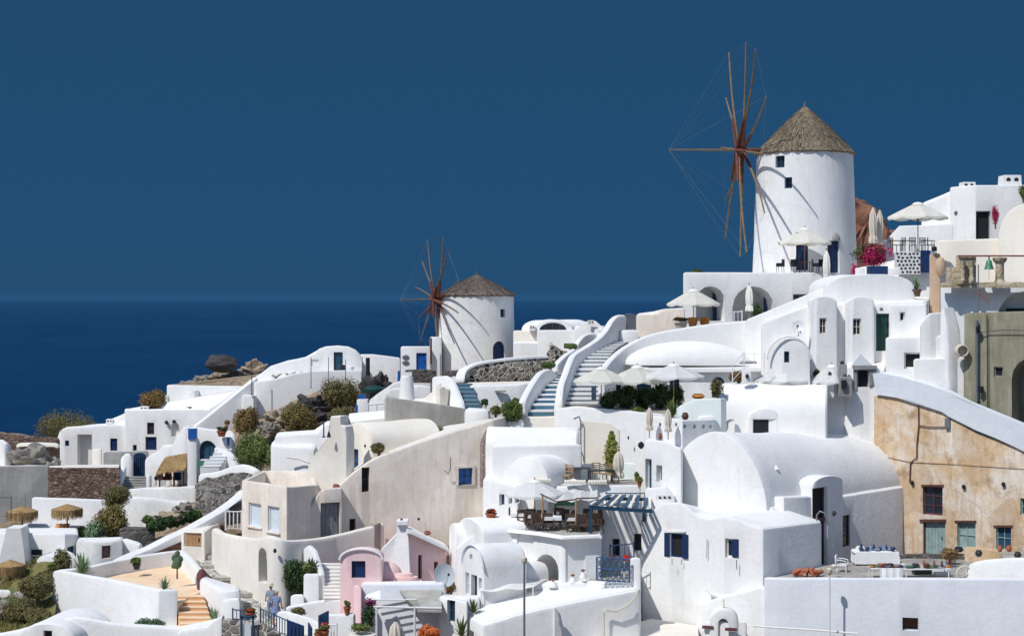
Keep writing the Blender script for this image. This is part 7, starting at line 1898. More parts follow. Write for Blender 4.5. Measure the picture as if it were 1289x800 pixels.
# ridge rocks
GR = 'boulders on the ridge crest'
rock(279, 464, 131.5, 40, 19, 'dark rounded boulder alone on the crest against the sea', 'rock_dark', seed=2, rough=.12, dep=.8)
for i, (x, y, w_, h_) in enumerate(((258, 480, 30, 8), (283, 477, 36, 10), (303, 474, 30, 10), (321, 467, 24, 15), (242, 484, 30, 5), (268, 485, 36, 7), (298, 484, 40, 8))):
    rock(x, y, 134-.3*i, w_, h_, ['pale rock left below the dark crest boulder', 'pale jagged rock under the dark crest boulder', 'broken pale rock right of the dark crest boulder', 'tan rock touching the humped ridge wall', 'low flat rock at the left foot of the crest', 'low tan rock lying above the white terrace wall', 'wide tan rock near the diagonal ridge wall'][i], 'rock_tan' if i % 2 else 'rock_grey', GR, seed=i*3+1, rough=.4)
for i, (x, y, w_, h_, D, m_) in enumerate(((393, 518, 40, 20, 119, 'rock_dark'), (476, 502, 34, 30, 121, 'rock_dark'), (375, 524, 26, 16, 118.5, 'rock_grey'), (350, 532, 36, 18, 118, 'rock_tan'), (400, 534, 34, 14, 116, 'rock_dark'), (340, 545, 30, 14, 116, 'rock_grey'), (430, 533, 30, 12, 115.5, 'rock_grey'), (380, 545, 44, 12, 114, 'rock_tan'))):
    rock(x, y, D, w_, h_, ['black craggy outcrop between the two round bushes', 'dark grey boulder beside the green tank', 'grey rock below the black craggy outcrop', 'tan rock left of the yellow brown bush', 'dark rock at the foot of the yellow brown bush', 'grey rock between the orange bush and the yellow one', 'grey rock near the blue capped chimney', 'tan rock just above the white flat roof'][i], m_, 'rocks on the slope', seed=i*5+2, rough=.45)
rock(38, 587, 112, 52, 26, 'pale craggy boulder at the left end of the ridge', 'rock_grey', seed=31, rough=.4)
rock(10, 590, 113, 34, 20, 'smaller pale rock at the left picture edge', 'rock_grey', seed=33, rough=.4)
rock(60, 592, 112, 34, 16, 'pale rock touching the ridge house', 'rock_grey', seed=35, rough=.4)
wall_thing('dry stone wall at the left edge of the ridge', [(-60, 118, 545), (0, 117.6, 545), (40, 117.4, 549), (74, 117.2, 551)], 'rubble_brown', .6, 3, name='stone_wall', wob=.1)
wall_thing('pale coping above the dry stone wall', [(22, 116.8, 557), (50, 116.6, 556.5), (74, 116.4, 557.5)], 'warm_white', .6, .25, name='ledge')
wall_thing('white wall end at the left picture edge', [(-40, 112, 553), (3, 111.6, 553), (9, 111.4, 558), (11, 111.3, 568)], 'whitewash', .6, 3, name='garden_wall')
# bushes on the ridge
for i, (x, y, D, w_, h_, m_, lb) in enumerate(((84, 560, 129, 80, 44, 'leaf_olive', 'big domed olive bush rising behind the ridge house'), (194, 514, 126.5, 32, 25, 'leaf_dry', 'reddish brown bush behind the boxy ridge house'), (310, 547, 116, 32, 36, 'leaf_dry', 'round orange brown bush below the diagonal ridge wall'), (321, 592, 107, 50, 50, 'leaf_mid', 'large dark olive bush above the white flat roof'), (378, 547, 113.5, 50, 40, 'leaf_dry_olive', 'round yellow brown bush in the middle of the slope'), (430, 517, 119.5, 54, 44, 'leaf_olive', 'large olive bush below the ridge terrace'), (432, 534, 113, 34, 24, 'leaf_olive', 'smaller olive bush left of the blue capped chimney'), (140, 676, 97, 46, 40, 'leaf_dry_olive', 'round brown olive bush between the straw parasols and the diagonal ramp'), (345, 585, 106, 22, 22, 'leaf_mid', 'green tuft at the corner of the white flat roof'))):
    if m_ == 'leaf_dry_olive' and m_ not in MATS: leafmat('leaf_dry_olive', srgb('#665b31'), srgb('#857842'))
    shrub(x, y, D, w_, h_, lb, m_, seed=i+40, dens=2.2, leaf=.1)
t = thing('green_tank', 'dark green mushroom shaped tank beside the dark boulder', 'tank', P(471, 508, 116.4)); bm = NB(); lathe(bm, P(471, 509, 116.4), [(.3, 0), (.35, .7), (.4, .75), (.72, .95), (.75, 1.15), (.5, 1.35), (0, 1.4)], 18); part('body', bm, 'green_dark', t)
t = thing('blue_capped_chimney', 'white square chimney with a blue cap and blue side', 'chimney', P(455, 530, 108)); s_ = 108/F
bm = NB(); p, q = P(449, 530, 108), P(463, 502, 108); prism(bm, [V2(p.x, 108), V2(q.x, 108), V2(q.x, 108.8), V2(p.x, 108.8)], [q.z]*4, p.z-1, .08); part('shaft', bm, 'whitewash', t)
bm = NB(); p, q = P(451, 502, 108.1), P(459, 496.5, 108.1); box(bm, (p.x, 108.1, p.z), (q.x, 108.6, q.z)); part('cap', bm, 'blue', t)
bm = NB(); p, q = P(447.3, 529, 107.9), P(449.5, 509, 107.9); box(bm, (p.x, 107.95, p.z), (q.x, 108.5, q.z)); part('shutter', bm, 'blue', t)
railing([(463, 107, 527), (485, 107, 525)], .95, 'white picket railing beside the blue capped chimney', 'white_paint', gap=.45, r=.05, top_r=.05)
bm = NB(); p, q = P(459, 478, 117), P(462, 467, 117)
plain_pole(502, 467, 482, 124, 'short blue gate post left of the dark stone wall', 'blue', .11)
wall_thing('tumbled whitewashed low wall behind the round chimney', [(485, 104, 496), (493, 104, 488), (510, 104, 486), (530, 104, 484), (543, 104, 486)], 'whitewash_old', .5, 1.2, sm=2, name='garden_wall', wob=.15)
wall_thing('tumbled white rubble bank left of the round chimney', [(470, 112, 500), (480, 111, 494), (495, 110, 482), (508, 110, 479)], 'whitewash_old', .8, 1.6, sm=2, name='garden_wall', wob=.2)
# white flat roof house below
b = Bld('white_flat_roof_house', 'bright white flat roofed house below the brown slope')
b.body([(341, 103.5, 560), (385, 102.5, 563), (396, 102.4, 566), (398, 103, 562), (398, 107, 545), (350, 107, 547), (341, 106, 556)], 640, r=.2)
b.body([(346, 103.8, 548), (400, 103.6, 545), (408, 103.6, 535), (422, 103.4, 533), (436, 103.3, 528), (440, 107, 526), (412, 107, 530), (396, 107, 541), (348, 107, 544)], 640, r=.15)
bm = NB(); tube(bm, [P(361, 575, 102.4), P(375, 577, 102.3), P(390, 582, 102.2)], .06, 5); part('pipe', bm, 'whitewash', b.root)
plain_pole(407.5, 532, 550, 102.6, 'small dark blue pole on the bright flat roof', 'slate_blue', .05)
# gate, steps and courtyard of the left houses
b = Bld('concrete_block_wall', 'grey concrete wall section beside the arched blue gate', 'wall')
b.body([(130, 116.4, 569), (152, 116, 570), (187, 116, 567), (187, 117, 567), (130, 117, 569)], 610, 'grey_concrete', roof='grey_concrete')
b = Bld('niche_ledge', 'short warm white ledge block by the ridge house niche', 'block')
b.body([(116, 117, 565), (128, 117, 564), (128, 118.4, 564), (116, 118.4, 565)], 610, 'warm_white')
b = Bld('gate_piers', 'white rounded gate pier beside the arched blue gate', 'pier')
b.body([(152, 113.6, 573), (156, 113.5, 571), (163, 113.5, 571), (167.5, 113.6, 574), (167.5, 115, 574), (152, 115, 573)], 625, r=.3)
t = thing('blue_gate', 'arched navy gate at the head of the short grey steps', 'gate', P(176, 600, 114.2)); bm = NB(); o_ = [(168, 600), (183.5, 600), (183.5, 574)]+[(175.7+7.8*math.cos(PI*k/8), 574-4.5*math.sin(PI*k/8)) for k in range(1, 8)]+[(168, 574)]
part('gate_leaf', panel(o_, ((168, 114.2), (184, 114.2)), .12, 0), 'navy', t)
bm = NB()
for x in (170.5, 173.1, 175.7, 178.3, 181): tube(bm, [P(x, 598, 114.12), P(x, 573, 114.12)], .03, 5)
part('plank_strips', bm, 'slate_blue', t)
wall_thing('white wall stepping up to the right of the arched blue gate', [(184, 113.8, 576), (192, 113.7, 571), (203, 113.5, 565), (206, 113.4, 560), (219, 113.2, 559), (224, 113, 549), (232, 112.8, 537), (239, 112.7, 535)], 'whitewash', .5, zb=ZZ(615, 113), name='courtyard_wall')
stairs('staircase', 'short flight of grey stone steps below the arched blue gate', [(156, 184, 109.6, 615), (156, 184, 112.6, 599)], 5, 'step_stone', 'grey_concrete', nos=.3)
wall_thing('white side wall left of the short grey steps', [(149, 109.2, 611), (151, 110.4, 598), (154, 112, 590), (156, 113, 585)], 'whitewash', .4, 2, name='stair_wall')
wall_thing('white side pier right of the short grey steps', [(185, 109.4, 597), (190, 109.4, 596)], 'whitewash', .5, 2.5, name='stair_wall')
wall_thing('white retaining wall below the short grey steps', [(148, 108.6, 615), (190, 108.2, 613), (225, 107.8, 612), (247, 107.4, 611)], 'whitewash_old', .5, 3.2, name='retaining_wall', wob=.12)
wall_thing('rough white stone bank under the retaining wall of the steps', [(150, 105, 625), (180, 104.6, 624), (215, 104.4, 627), (237, 104, 629)], 'whitewash_old', .9, 3.5, name='retaining_wall', wob=.3, sm=2)
t = thing('straw_roof', 'slanted straw roof on short posts beside the white pillar', 'shelter', P(215, 612, 111))
bm = NB(); W_ = [P(197, 594, 110.2), P(234, 588, 110.2), P(236, 570, 112.4), P(208, 575, 112.4)]
loft(bm, [[w_-Vector((0, 0, .14)) for w_ in W_], W_]); bmesh.ops.subdivide_edges(bm, edges=bm.edges[:], cuts=3, use_grid_fill=True)
rnd = random.Random(6)
for k in range(900):
    a = rnd.random(); c_ = rnd.random(); q = W_[0].lerp(W_[1], a).lerp(W_[3].lerp(W_[2], a), c_); d = (W_[0]-W_[3]).normalized()*rnd.uniform(.2, .5); s_ = Vector((.02, 0, 0))
    e = q+Vector((0, 0, .05)); f_ = q+d+Vector((rnd.uniform(-.06, .06), 0, -.03)); bm.faces.new([bm.verts.new(x) for x in (e-s_, e+s_, f_+s_, f_-s_)])
part('straw_cover', bm, 'straw', t, ang=0)
for x, D in ((201, 110.4), (219, 110.4), (231, 110.4)):
    bm = NB(); tube(bm, [P(x, 612, D), P(x, 590, D)], .06, 7); part('post', bm, 'brown_wood', t)
for i, (x, m_) in enumerate(((200, 'wicker'), (211, 'rust'), (223, 'navy'))):
    PCH2 = chair_proto('wicker', m_); PCH2.location = P(x, 611, 110.8); PCH2['label'] = ['grey wicker chair under the slanted straw roof', 'reddish chair in the middle under the slanted straw roof', 'navy chair under the slanted straw roof near the pillar'][i]
b = Bld('blue_top_pillar', 'tall slim white pillar with a bright blue box near its top', 'pillar')
b.body([(236, 110, 538), (248, 110, 538), (248, 110.8, 538), (236, 110.8, 538)], 625, r=.15)
b.add('blue_box', panel([(237, 552), (237, 539), (247.5, 539), (247.5, 552)], ((236, 110), (248, 110)), .4, .1), 'blue')
bm = NB(); p, q = P(249, 589, 109.6), P(256, 580, 109.6); box(bm, (p.x, 109.7, p.z), (q.x, 110, q.z)); solo('meter_box', bm, 'copper_green', 'small green box beside the tall slim pillar', 'box')
b = Bld('arched_window_house', 'white house with a half round dark blue window behind the slim pillar')
LW2 = ((243, 113.4), (290, 112.4))
b.body([(243, 113.4, 537), (262, 113, 540), (290, 112.4, 542), (296, 112.3, 547), (296, 116, 545), (243, 117, 536)], 620)
b.open(LW2, 249, 273, 554, 578, 'window', 'slate_blue', 'slate_blue', bi=0, arch=True, rec=.25, fw=.1, mull=(1, 0))
b.body([(278, 111.6, 550), (292, 111.4, 550), (292, 112.4, 549), (278, 112.4, 549)], 600)
b.add('shutter', panel([(286, 560), (286, 550.5), (289, 550.5), (289, 560)], ((278, 111.6), (292, 111.4)), .06, .04), 'blue')
potplant(279, 549, 111.2, 12, 7, 14, 6, 'dark potted plant on the white ledge right of the half round window', 'leaf_dark')
potplant(285, 540, 112.6, 5, 5, 9, 7, 'small reddish potted plant on the roof above the half round window', 'leaf_dry')
stairs('staircase', 'narrow white ramp like stair under the half round window', [(252, 276, 108.6, 590), (276, 294, 111, 565)], 6, 'whitewash', 'whitewash_cool', nos=.2)
wall_thing('white wall sloping down behind the narrow stair', [(272, 111, 562), (285, 110.2, 566), (296, 109.6, 574), (299, 109.2, 588)], 'whitewash', .4, 2.2, name='garden_wall', sm=2)
wall_thing('wavy topped white wall above the stone rubble slope', [(252, 107.6, 596), (275, 107, 593), (290, 106.6, 588), (305, 106, 584), (318, 105.4, 587), (324, 105, 592)], 'whitewash', .6, 3, name='garden_wall', sm=2)
# stone embankment
b = Bld('stone_embankment', 'steep grey rubble stone embankment above the diagonal ramp', 'stone bank'); b._root(P(275, 650, 102))
bm = NB(); g = []
for i in range(25):
    row = []
    for j in range(13):
        fx, fy = i/24, j/12; a = P(240, 655, 99).lerp(P(306, 640, 100.5), fx); c = P(250, 603, 105.5).lerp(P(318, 592, 105.5), fx); q = a.lerp(c, fy); q += noise.noise_vector(q*.9)*.45; row.append(bm.verts.new(q))
    g.append(row)
for i in range(24):
    for j in range(12): bm.faces.new((g[i][j], g[i+1][j], g[i+1][j+1], g[i][j+1]))
bmesh.ops.solidify(bm, geom=bm.faces[:], thickness=1.0); part('rubble_face', bm, 'rubble_grey', b.root)
# left terraces
b = Bld('concrete_retaining_wall', 'smooth grey concrete retaining wall at the left picture edge', 'wall')
b.body([(-70, 109, 587), (62, 108.4, 586), (62, 109.4, 585), (-70, 110, 586)], 680, 'grey_concrete', roof='warm_white')
b = Bld('brown_rubble_wall', 'dark brown rubble stone retaining wall under the ridge house', 'wall')
b.body([(60, 108.3, 588.5), (152, 107.8, 588.5), (148, 109, 587), (60, 109.4, 587)], 680, 'rubble_brown', roof='warm_white')
slab('pale paved yard before the ridge house', 'courtyard_floor', [(-60, 586, 109), (150, 587, 108.6), (150, 584, 117), (-60, 586, 117)], 'warm_white', .3, 'courtyard')
b = Bld('straw_parasol_terrace', 'white terrace with a high back wall behind the straw parasols', 'terrace')
b.body([(40, 103.2, 626), (134, 102.6, 629), (136, 104, 628), (42, 104.4, 625)], 700, 'whitewash', roof='whitewash')
b.body([(28, 99.6, 669), (97, 99, 671), (100, 102.6, 660), (32, 102.8, 659)], 720, 'whitewash', roof='warm_white')
wall_thing('low lavender grey parapet behind the orange loungers', [(30, 102, 658), (62, 101.8, 659), (106, 101.5, 661)], 'whitewash_cool', .3, 1.0, name='parapet_wall')
straw_umbrella(28, 637, 652, 672, 100.6, 38, 'straw parasol left of two on the upper terrace')
straw_umbrella(84.5, 634, 649, 672, 100.4, 38, 'straw parasol right of two, above the orange loungers')
straw_umbrella(13, 704, 721, 745, 90.6, 36, 'straw parasol low at the left picture edge')
t = thing('sun_lounger', 'orange wooden sun lounger under the right straw parasol', 'sun lounger', P(73, 672, 100)); c = P(74, 671, 100)
for k, x in enumerate((68.5, 73, 77.5, 82)):
    bm = NB(); c = P(x, 668, 100.2); obox(bm, c, (.1, 0, 0), (0, .5, .0), (0, 0, .03)); obox(bm, c+Vector((0, .55, .18)), (.1, 0, 0), (0, .18, .18), (0, -.02, .02)); part('slat', bm, 'orange_wood', t)
bm = NB(); obox(bm, P(75, 670, 100.2), (.5, 0, 0), (0, .45, 0), (0, 0, .04)); part('frame', bm, 'orange_wood', t)
pot(32, 672, 99.8, 7, 5, 'black bucket on the terrace beside the battered chimney', 'black'); pot(52, 672, 99.6, 8, 5, 'black tub in the middle of the straw parasol terrace', 'black')
plain_pole(32, 622, 640, 104, 'thin dry stalk rising behind the left straw parasol', 'spar_grey', .02)
b = Bld('battered_chimney_house', 'white house with a broad battered chimney and a narrow navy door')
LC = ((20, 94.2), (82, 93.2))
b.body([(-50, 95, 671), (20, 94.2, 671), (82, 93.2, 672), (99, 94.6, 672), (98, 99, 664), (-50, 99, 664)], 760)
b.open(LC, 40, 53, 700, 727, 'door', 'navy', 'slate_blue', bi=0, rec=.15)
b.add('plaque', panel([(40, 697.5), (40, 691), (53, 691), (53, 697.5)], LC, .06, .04), 'metal_dark')
b.open(((82, 93.2), (99, 94.6)), 84.5, 94, 687, 696, 'window', 'slate_blue', 'slate_blue', rec=.1, bi=0, mull=(0, 0), fw=.05)
rg = []; bm = NB()
for y, x0, x1 in ((735, -6, 34), (700, 0, 31), (664.5, 8, 26)):
    a, c = P(x0, y, 92.6), P(x1, y, 92.6); dd = Vector((0, 1.4+(y-664)*.012, 0)); rg.append([a, c, c+dd, a+dd])
loft(bm, rg); part('battered_chimney', bm, 'whitewash', b.root)
b.vault((44, 91.6), (76, 91.2), 745, 712, 699, 2.0, p=2)
b.body([(-60, 88, 738), (14, 87.6, 744), (15, 88.8, 742), (-60, 89.4, 736)], 800)
railing([(-10, 99.6, 652), (14, 99.4, 652)], 1.3, 'thin dark fence panel at the left picture edge', 'metal_dark', gap=1.2, r=.02, top_r=.02)
b = Bld('small_stone_hut', 'small squat white hut with a dark window beside the tall agave')
LS = ((96, 91.6), (116, 90.6)); LS2 = ((116, 90.6), (156, 91.2))
b.body([(96, 91.6, 680), (100, 91.4, 678), (116, 90.6, 681), (135, 90.8, 681), (154, 91.2, 679), (156, 94, 675), (98, 94.5, 676)], 760, 'whitewash_old', r=.15)
b.open(LS2, 128, 139, 686, 702, 'window', 'rust', 'glass', rec=.14, mull=(0, 1), bi=0)
wall_thing('rough whitewashed stone wall right of the squat hut', [(154, 92.4, 678), (165, 92.2, 678.5), (178, 92, 680)], 'whitewash_old', .6, 2.5, name='stone_wall', wob=.2)
wall_thing('dark dry stone wall below the round brown olive bush', [(152, 95.6, 663), (170, 95.6, 661), (195, 95.8, 663)], 'rubble_dark', .8, 2.2, name='stone_wall', wob=.25)
bm = NB(); W_ = [P(190, 668, 95), P(245, 650, 98.6), P(245, 650, 99.8), P(190, 660, 96.2)]
t = thing('clipped_hedge', 'long dark green hedge running along the top of the diagonal ramp', 'hedge', P(218, 672, 97)); bm = NB()
for k in range(14):
    c = P(190, 665, 95.4).lerp(P(246, 650, 99), k/13); leaves_bm(c, .5, .5, .55, 420, .09, k, 4, bm=bm)
part('foliage', bm, 'leaf_dark', t, ang=0)
shrub(148, 640, 98.5, 34, 30, 'wispy grey green tree left of the rough white bank', 'leaf_olive', dens=.8, leaf=.08)
shrub(118, 684, 96, 26, 30, 'pale grey green bush behind the squat hut', 'leaf_agave', dens=.9)
shrub(103, 675, 98.6, 12, 14, 'dark small shrub at the end of the straw parasol terrace', 'leaf_dark', dens=1.2)
shrub(186, 660, 98, 20, 12, 'small green plant at the foot of the rough white bank', 'leaf_mid')
shrub(247, 658, 99, 16, 18, 'dark green plant at the upper end of the hedge', 'leaf_mid')
rock(213, 655, 97.6, 34, 12, 'tan rock ledge at the foot of the rubble embankment', 'rock_tan', seed=51); rock(232, 645, 99, 24, 12, 'pale rock resting on the rubble embankment foot', 'rock_grey', seed=52)
# diagonal ramp
b = Bld('diagonal_ramp_wall', 'long smooth white ramp wall sweeping diagonally down to the orange terrace', 'wall'); b._root(P(220, 700, 93))
pth = smooth_path([(146, 89, 705), (160, 90.2, 697), (185, 91.4, 687), (215, 92.8, 672), (240, 94.2, 660), (262, 95.6, 648), (282, 97, 636), (300, 98.4, 622), (308, 99, 615)], 2)
part('wall', wall_bm(pth, 1.0, hgt=.75), 'whitewash', b.root)
b.add('stone_infill', panel([(176, 699), (229, 676), (229, 699)], ((150, 89.6), (240, 94.2)), .3, .55), 'red_stone')
b.add('stone_infill', panel([(236, 668), (258, 658), (274, 660), (272, 669)], ((150, 89.6), (282, 97)), .3, .75), 'red_stone')
b = Bld('cream_gatehouse', 'low cream shed with a pale orange panel door at the top of the cobbled path')
LG = ((228, 91.6), (258, 91.2))
b.body([(228, 91.6, 669), (258, 91.2, 669), (268, 93.6, 661), (277, 95.4, 659), (277, 96.4, 659), (262, 95, 662), (230, 93.4, 667)], 740, 'ivory', roof='ivory')
b.open(LG, 231, 254, 670, 687.5, 'door', 'ivory', 'pale_wood', bi=0, rec=.1)
railing([(284, 93.4, 667), (304, 93.8, 667)], 1.1, 'white arched picket gate by the grey block house', 'white_paint', gap=.2, r=.04, top_r=.04)
bm = panel([(270, 655), (281, 648), (292, 648), (304, 630), (305, 655)], ((270, 96), (305, 97)), .3); solo('dark_wall_plate', bm, 'rubble_dark', 'dark stone wall behind the arched picket gate', 'stone wall')  # upright plate in the dark rubble colour
# cobbled path
bm = NB(); rows_ = [(236, 284, 94.6, 688), (240, 292, 92.6, 698), (250, 300, 90.6, 708), (262, 318, 88, 722), (285, 338, 85.4, 742), (302, 360, 82.6, 764), (296, 420, 79.8, 790), (290, 440, 77, 808), (290, 450, 75, 830)]
g = []
for k, (x0, x1, D, y) in enumerate(rows_):
    g.append([bm.verts.new(P(x0+(x1-x0)*j/8, y, D)) for j in range(9)])
for A_, B_ in zip(g, g[1:]):
    for j in range(8): bm.faces.new((A_[j], A_[j+1], B_[j+1], B_[j]))
solo('footpath', bm, 'cobble', 'cobbled footpath winding down between white walls', 'path', kind='structure')
t = thing('path_steps', 'low stone steps crossing the cobbled footpath', 'steps', P(275, 715, 90))
for k, (x0, x1, D, y) in enumerate(((241, 287, 94, 690), (247, 297, 91.8, 701), (256, 306, 89.6, 713), (270, 326, 87, 728), (292, 345, 84.6, 748))):
    bm = NB(); a, c = P(x0, y, D), P(x1, y, D-.2); obox(bm, (a+c)/2+Vector((0, 0, .04)), (c-a)/2, (0, .35, 0), (0, 0, .12)); bmesh.ops.bevel(bm, geom=bm.edges[:], offset=.03, segments=1, affect='EDGES'); part('step', bm, 'step_stone', t)
# orange terrace
def TD(y): return 29200/(y-373)
b = Bld('apricot_terrace', 'white walled terrace with an apricot floor and steps in the left foreground', 'terrace')
ZF = -15.35; fl = [XY(75, TD(717)), XY(140, TD(728)), XY(205, TD(741)), XY(222, TD(741)), XY(256, TD(724)), XY(240, TD(704)), XY(228, TD(693)), XY(175, TD(700)), XY(110, TD(713))]
b._root((fl[0].x+3, 83, -17)); bm = NB(); loft(bm, [[Vector((p.x, p.y, ZF-.4)) for p in fl], [Vector((p.x, p.y, ZF)) for p in fl]]); part('floor', bm, 'apricot_floor', b.root)
part('wall', wall_bm([(70, TD(717)+.3, 718), (75, TD(717), 717), (140, TD(728), 728), (203, TD(741.5), 741.5), (223, TD(741.5)+.1, 741)], .42, zb=-19.5, r=.14), 'whitewash', b.root)
part('wall', wall_bm([(72, TD(717)+.2, 717), (90, TD(715), 715), (110, TD(713), 712.5), (140, TD(706), 706), (175, TD(700), 699), (205, TD(696), 694.5), (228, TD(693), 692)], .42, zb=-17.5, r=.14), 'whitewash', b.root)
part('wall', wall_bm([(228, TD(693)-.2, 692), (236, 88.6, 698), (246, 86, 710), (255, 84.2, 721), (257, 83.6, 724)], .42, zb=-18, r=.14), 'whitewash', b.root)
bm = NB(); lathe(bm, P(254, 728, 83.4), [(.26, -.5), (.27, .25), (.12, .5), (0, .52)], 12); part('rounded_end', bm, 'maroon', b.root)
stairs('staircase', 'five apricot coloured steps descending from the walled terrace', [(227, 268, 78.2, 788), (219, 255, 81.4, 748)], 6, 'apricot_step' if 'apricot_step' in MATS else 'apricot_floor', 'apricot_floor', nos=.2)
b2 = Bld('white_side_wall', 'white angular wall running down the right side of the apricot steps', 'wall'); b2._root(P(275, 780, 80.5))
b2.body([(251, 81.6, 727), (266, 80.8, 737), (280, 80.2, 744), (303, 80.4, 742), (302, 83, 736), (290, 83.4, 733), (256, 84, 724)], 850, 'whitewash', r=.2)
b2.body([(277, 79.2, 755), (303, 79, 752), (303, 80.2, 751), (279, 80.4, 754)], 850, 'whitewash', r=.2)
potplant(172, 716, 87.2, 10, 7, 15, 9, 'dark pot with a round green bush on the apricot terrace', 'leaf', 'black')
t = thing('prickly_pear', 'round grey green cactus on a thin stem at the right of the apricot terrace', 'cactus', P(223, 728, 84)); bm = NB()
for k, (dx, dz, w_, h_, a_) in enumerate(((0, .75, .26, .34, 0), (-.12, 1.05, .17, .22, .5), (.16, .98, .15, .2, -.5), (.02, 1.25, .14, .18, .1), (-.14, .62, .15, .2, .9))):
    c = P(223, 726, 84)+Vector((dx, 0, dz)); m3 = Matrix.Rotation(a_, 3, 'Y'); st_ = len(bm.verts); bmesh.ops.create_icosphere(bm, subdivisions=2, radius=1, matrix=Matrix.Translation(c) @ m3.to_4x4() @ Matrix.Diagonal((w_, .08+.1*(k == 0), h_, 1)))
part('pads', bm, 'leaf_cactus' if 'leaf_cactus' in MATS else 'leaf_dark', t); bm = NB(); tube(bm, [P(223, 728, 84), P(223, 716, 84)], [.05, .04], 6); part('stem', bm, 'bark', t)
agave(207, 741, 79.5, 22, 17, 'small bright agave on the front corner of the apricot terrace', 'leaf_agave')
agave(104, 722, 85.2, 30, 28, 'big spiky agave at the left corner of the apricot terrace', 'leaf_agave', n=34)
agave(270, 781, 78.6, 22, 19, 'grey green agave at the foot of the apricot steps', 'leaf_agave')
shrub(188, 800, 78.4, 38, 22, 'low dark succulent bush against the white terrace front wall', 'leaf_cactus' if 'leaf_cactus' in MATS else 'leaf_dark', dens=1.4)
shrub(80, 722, 88.5, 24, 34, 'olive green bush beside the small rounded white vault', 'leaf_olive', dens=1.2)
shrub(66, 722, 90, 12, 16, 'small green bush touching the small white vault', 'leaf_mid', dens=1.2)
b = Bld('foreground_vault', 'rounded white vault with a tiny dark window at the bottom left', 'house')
b.vault((22, 76.6), (95, 76), 840, 806, 784, 4, p=2)
b.open(((22, 76.6), (95, 76)), 54.5, 65.5, 793, 806, 'window', 'maroon', 'dark_interior', rec=.15, mull=(0, 0), fw=.05)
b.body([(-40, 78, 806), (20, 77.4, 793), (60, 77.2, 783), (95, 77.2, 776), (140, 77.3, 784), (225, 77.2, 790), (280, 77.2, 779), (284, 79, 776), (225, 79.5, 786), (120, 80, 780), (-40, 80.5, 800)], 860, 'whitewash', r=.25)
wall_thing('whitewashed low wall bottom centre left of the blue fence', [(225, 77, 792), (262, 77, 786), (281, 76.8, 772)], 'whitewash', .5, 3, name='garden_wall')
# green slope bottom left
m, nt, bq = nodes_of('dry_grass'); v = coords(nt); o = ramp(nt, noise_out(nt, v, 1.1, 6, .7), [(.38, srgb('#4d5a30')), (.5, srgb('#7d7443')), (.65, srgb('#6b5a3c'))]); nt.links.new(o, bq.inputs['Base Color']); bq.inputs['Roughness'].default_value = .95
bump(nt, bq, noise_out(nt, v, 7, 5), 1, .1)
bm = NB(); g = []
for i in range(31):
    row = []
    for j in range(21):
        fx, fy = i/30, j/20; a = P(-60, 815, 78).lerp(P(64, 800, 79), fx); c = P(-60, 735, 93).lerp(P(80, 700, 93), fx); q = a.lerp(c, fy); q.z += noise.fractal(q*.5, .8, 2, 4)*.5; row.append(bm.verts.new(q))
    g.append(row)
for i in range(30):
    for j in range(20): bm.faces.new((g[i][j], g[i+1][j], g[i+1][j+1], g[i][j+1]))
solo('grass_slope', bm, 'dry_grass', 'dry green brown slope at the bottom left', 'slope', kind='structure', ang=0)
bm = NB(); rnd = random.Random(77)
for k in range(16000):
    fx, fy = rnd.random(), rnd.random(); a = P(-60, 815, 78).lerp(P(64, 800, 79), fx); c = P(-60, 735, 93).lerp(P(80, 700, 93), fx); q = a.lerp(c, fy); q.z += noise.fractal(q*.5, .8, 2, 4)*.5-.03
    if noise.noise(q*.6) < -.15: continue
    h_ = rnd.uniform(.1, .34); a_ = rnd.random()*6.28; d = Vector((math.cos(a_)*.03, math.sin(a_)*.03, 0)); bm.faces.new([bm.verts.new(x) for x in (q-d, q+d, q+Vector((rnd.uniform(-.1, .1), rnd.uniform(-.1, .1), h_)))])
solo('grass', bm, 'leaf_grass' if 'leaf_grass' in MATS else 'leaf_olive', 'dry tufts of grass on the bottom left slope', 'grass', kind='stuff', ang=0, at=P(0, 780, 82))
wall_thing('dark dry stone row crossing the bottom left slope', [(22, 88, 737), (40, 89, 727), (62, 90, 717), (78, 91, 709)], 'rubble_dark', .7, .7, name='stone_wall', wob=.3)
wall_thing('low grey stone wall at the left of the grass slope', [(13, 85.6, 745), (24, 85.4, 744), (38, 85.2, 747)], 'rubble_grey', .6, 1.0, name='stone_wall', wob=.2)
rock(8, 772, 82, 26, 16, 'grey rock on the grass slope at the left picture edge', 'rock_grey', seed=61)
for i, (x, y, D, w_, h_) in enumerate(((48, 752, 84.6, 46, 26), (26, 778, 81.6, 50, 24), (50, 785, 80.2, 34, 20), (60, 735, 87, 34, 18))):
    shrub(x, y, D, w_, h_, ['low olive scrub high on the grass slope beside the white terrace wall', 'wide olive scrub low on the grass slope', 'olive scrub at the lower corner of the white terrace wall', 'small olive scrub just under the rounded white vault'][i], 'leaf_olive', seed=80+i, dens=1.5, leaf=.08)
shrub(10, 765, 83.5, 22, 12, 'grey green ground plant low on the grass slope', 'leaf_agave', dens=1)

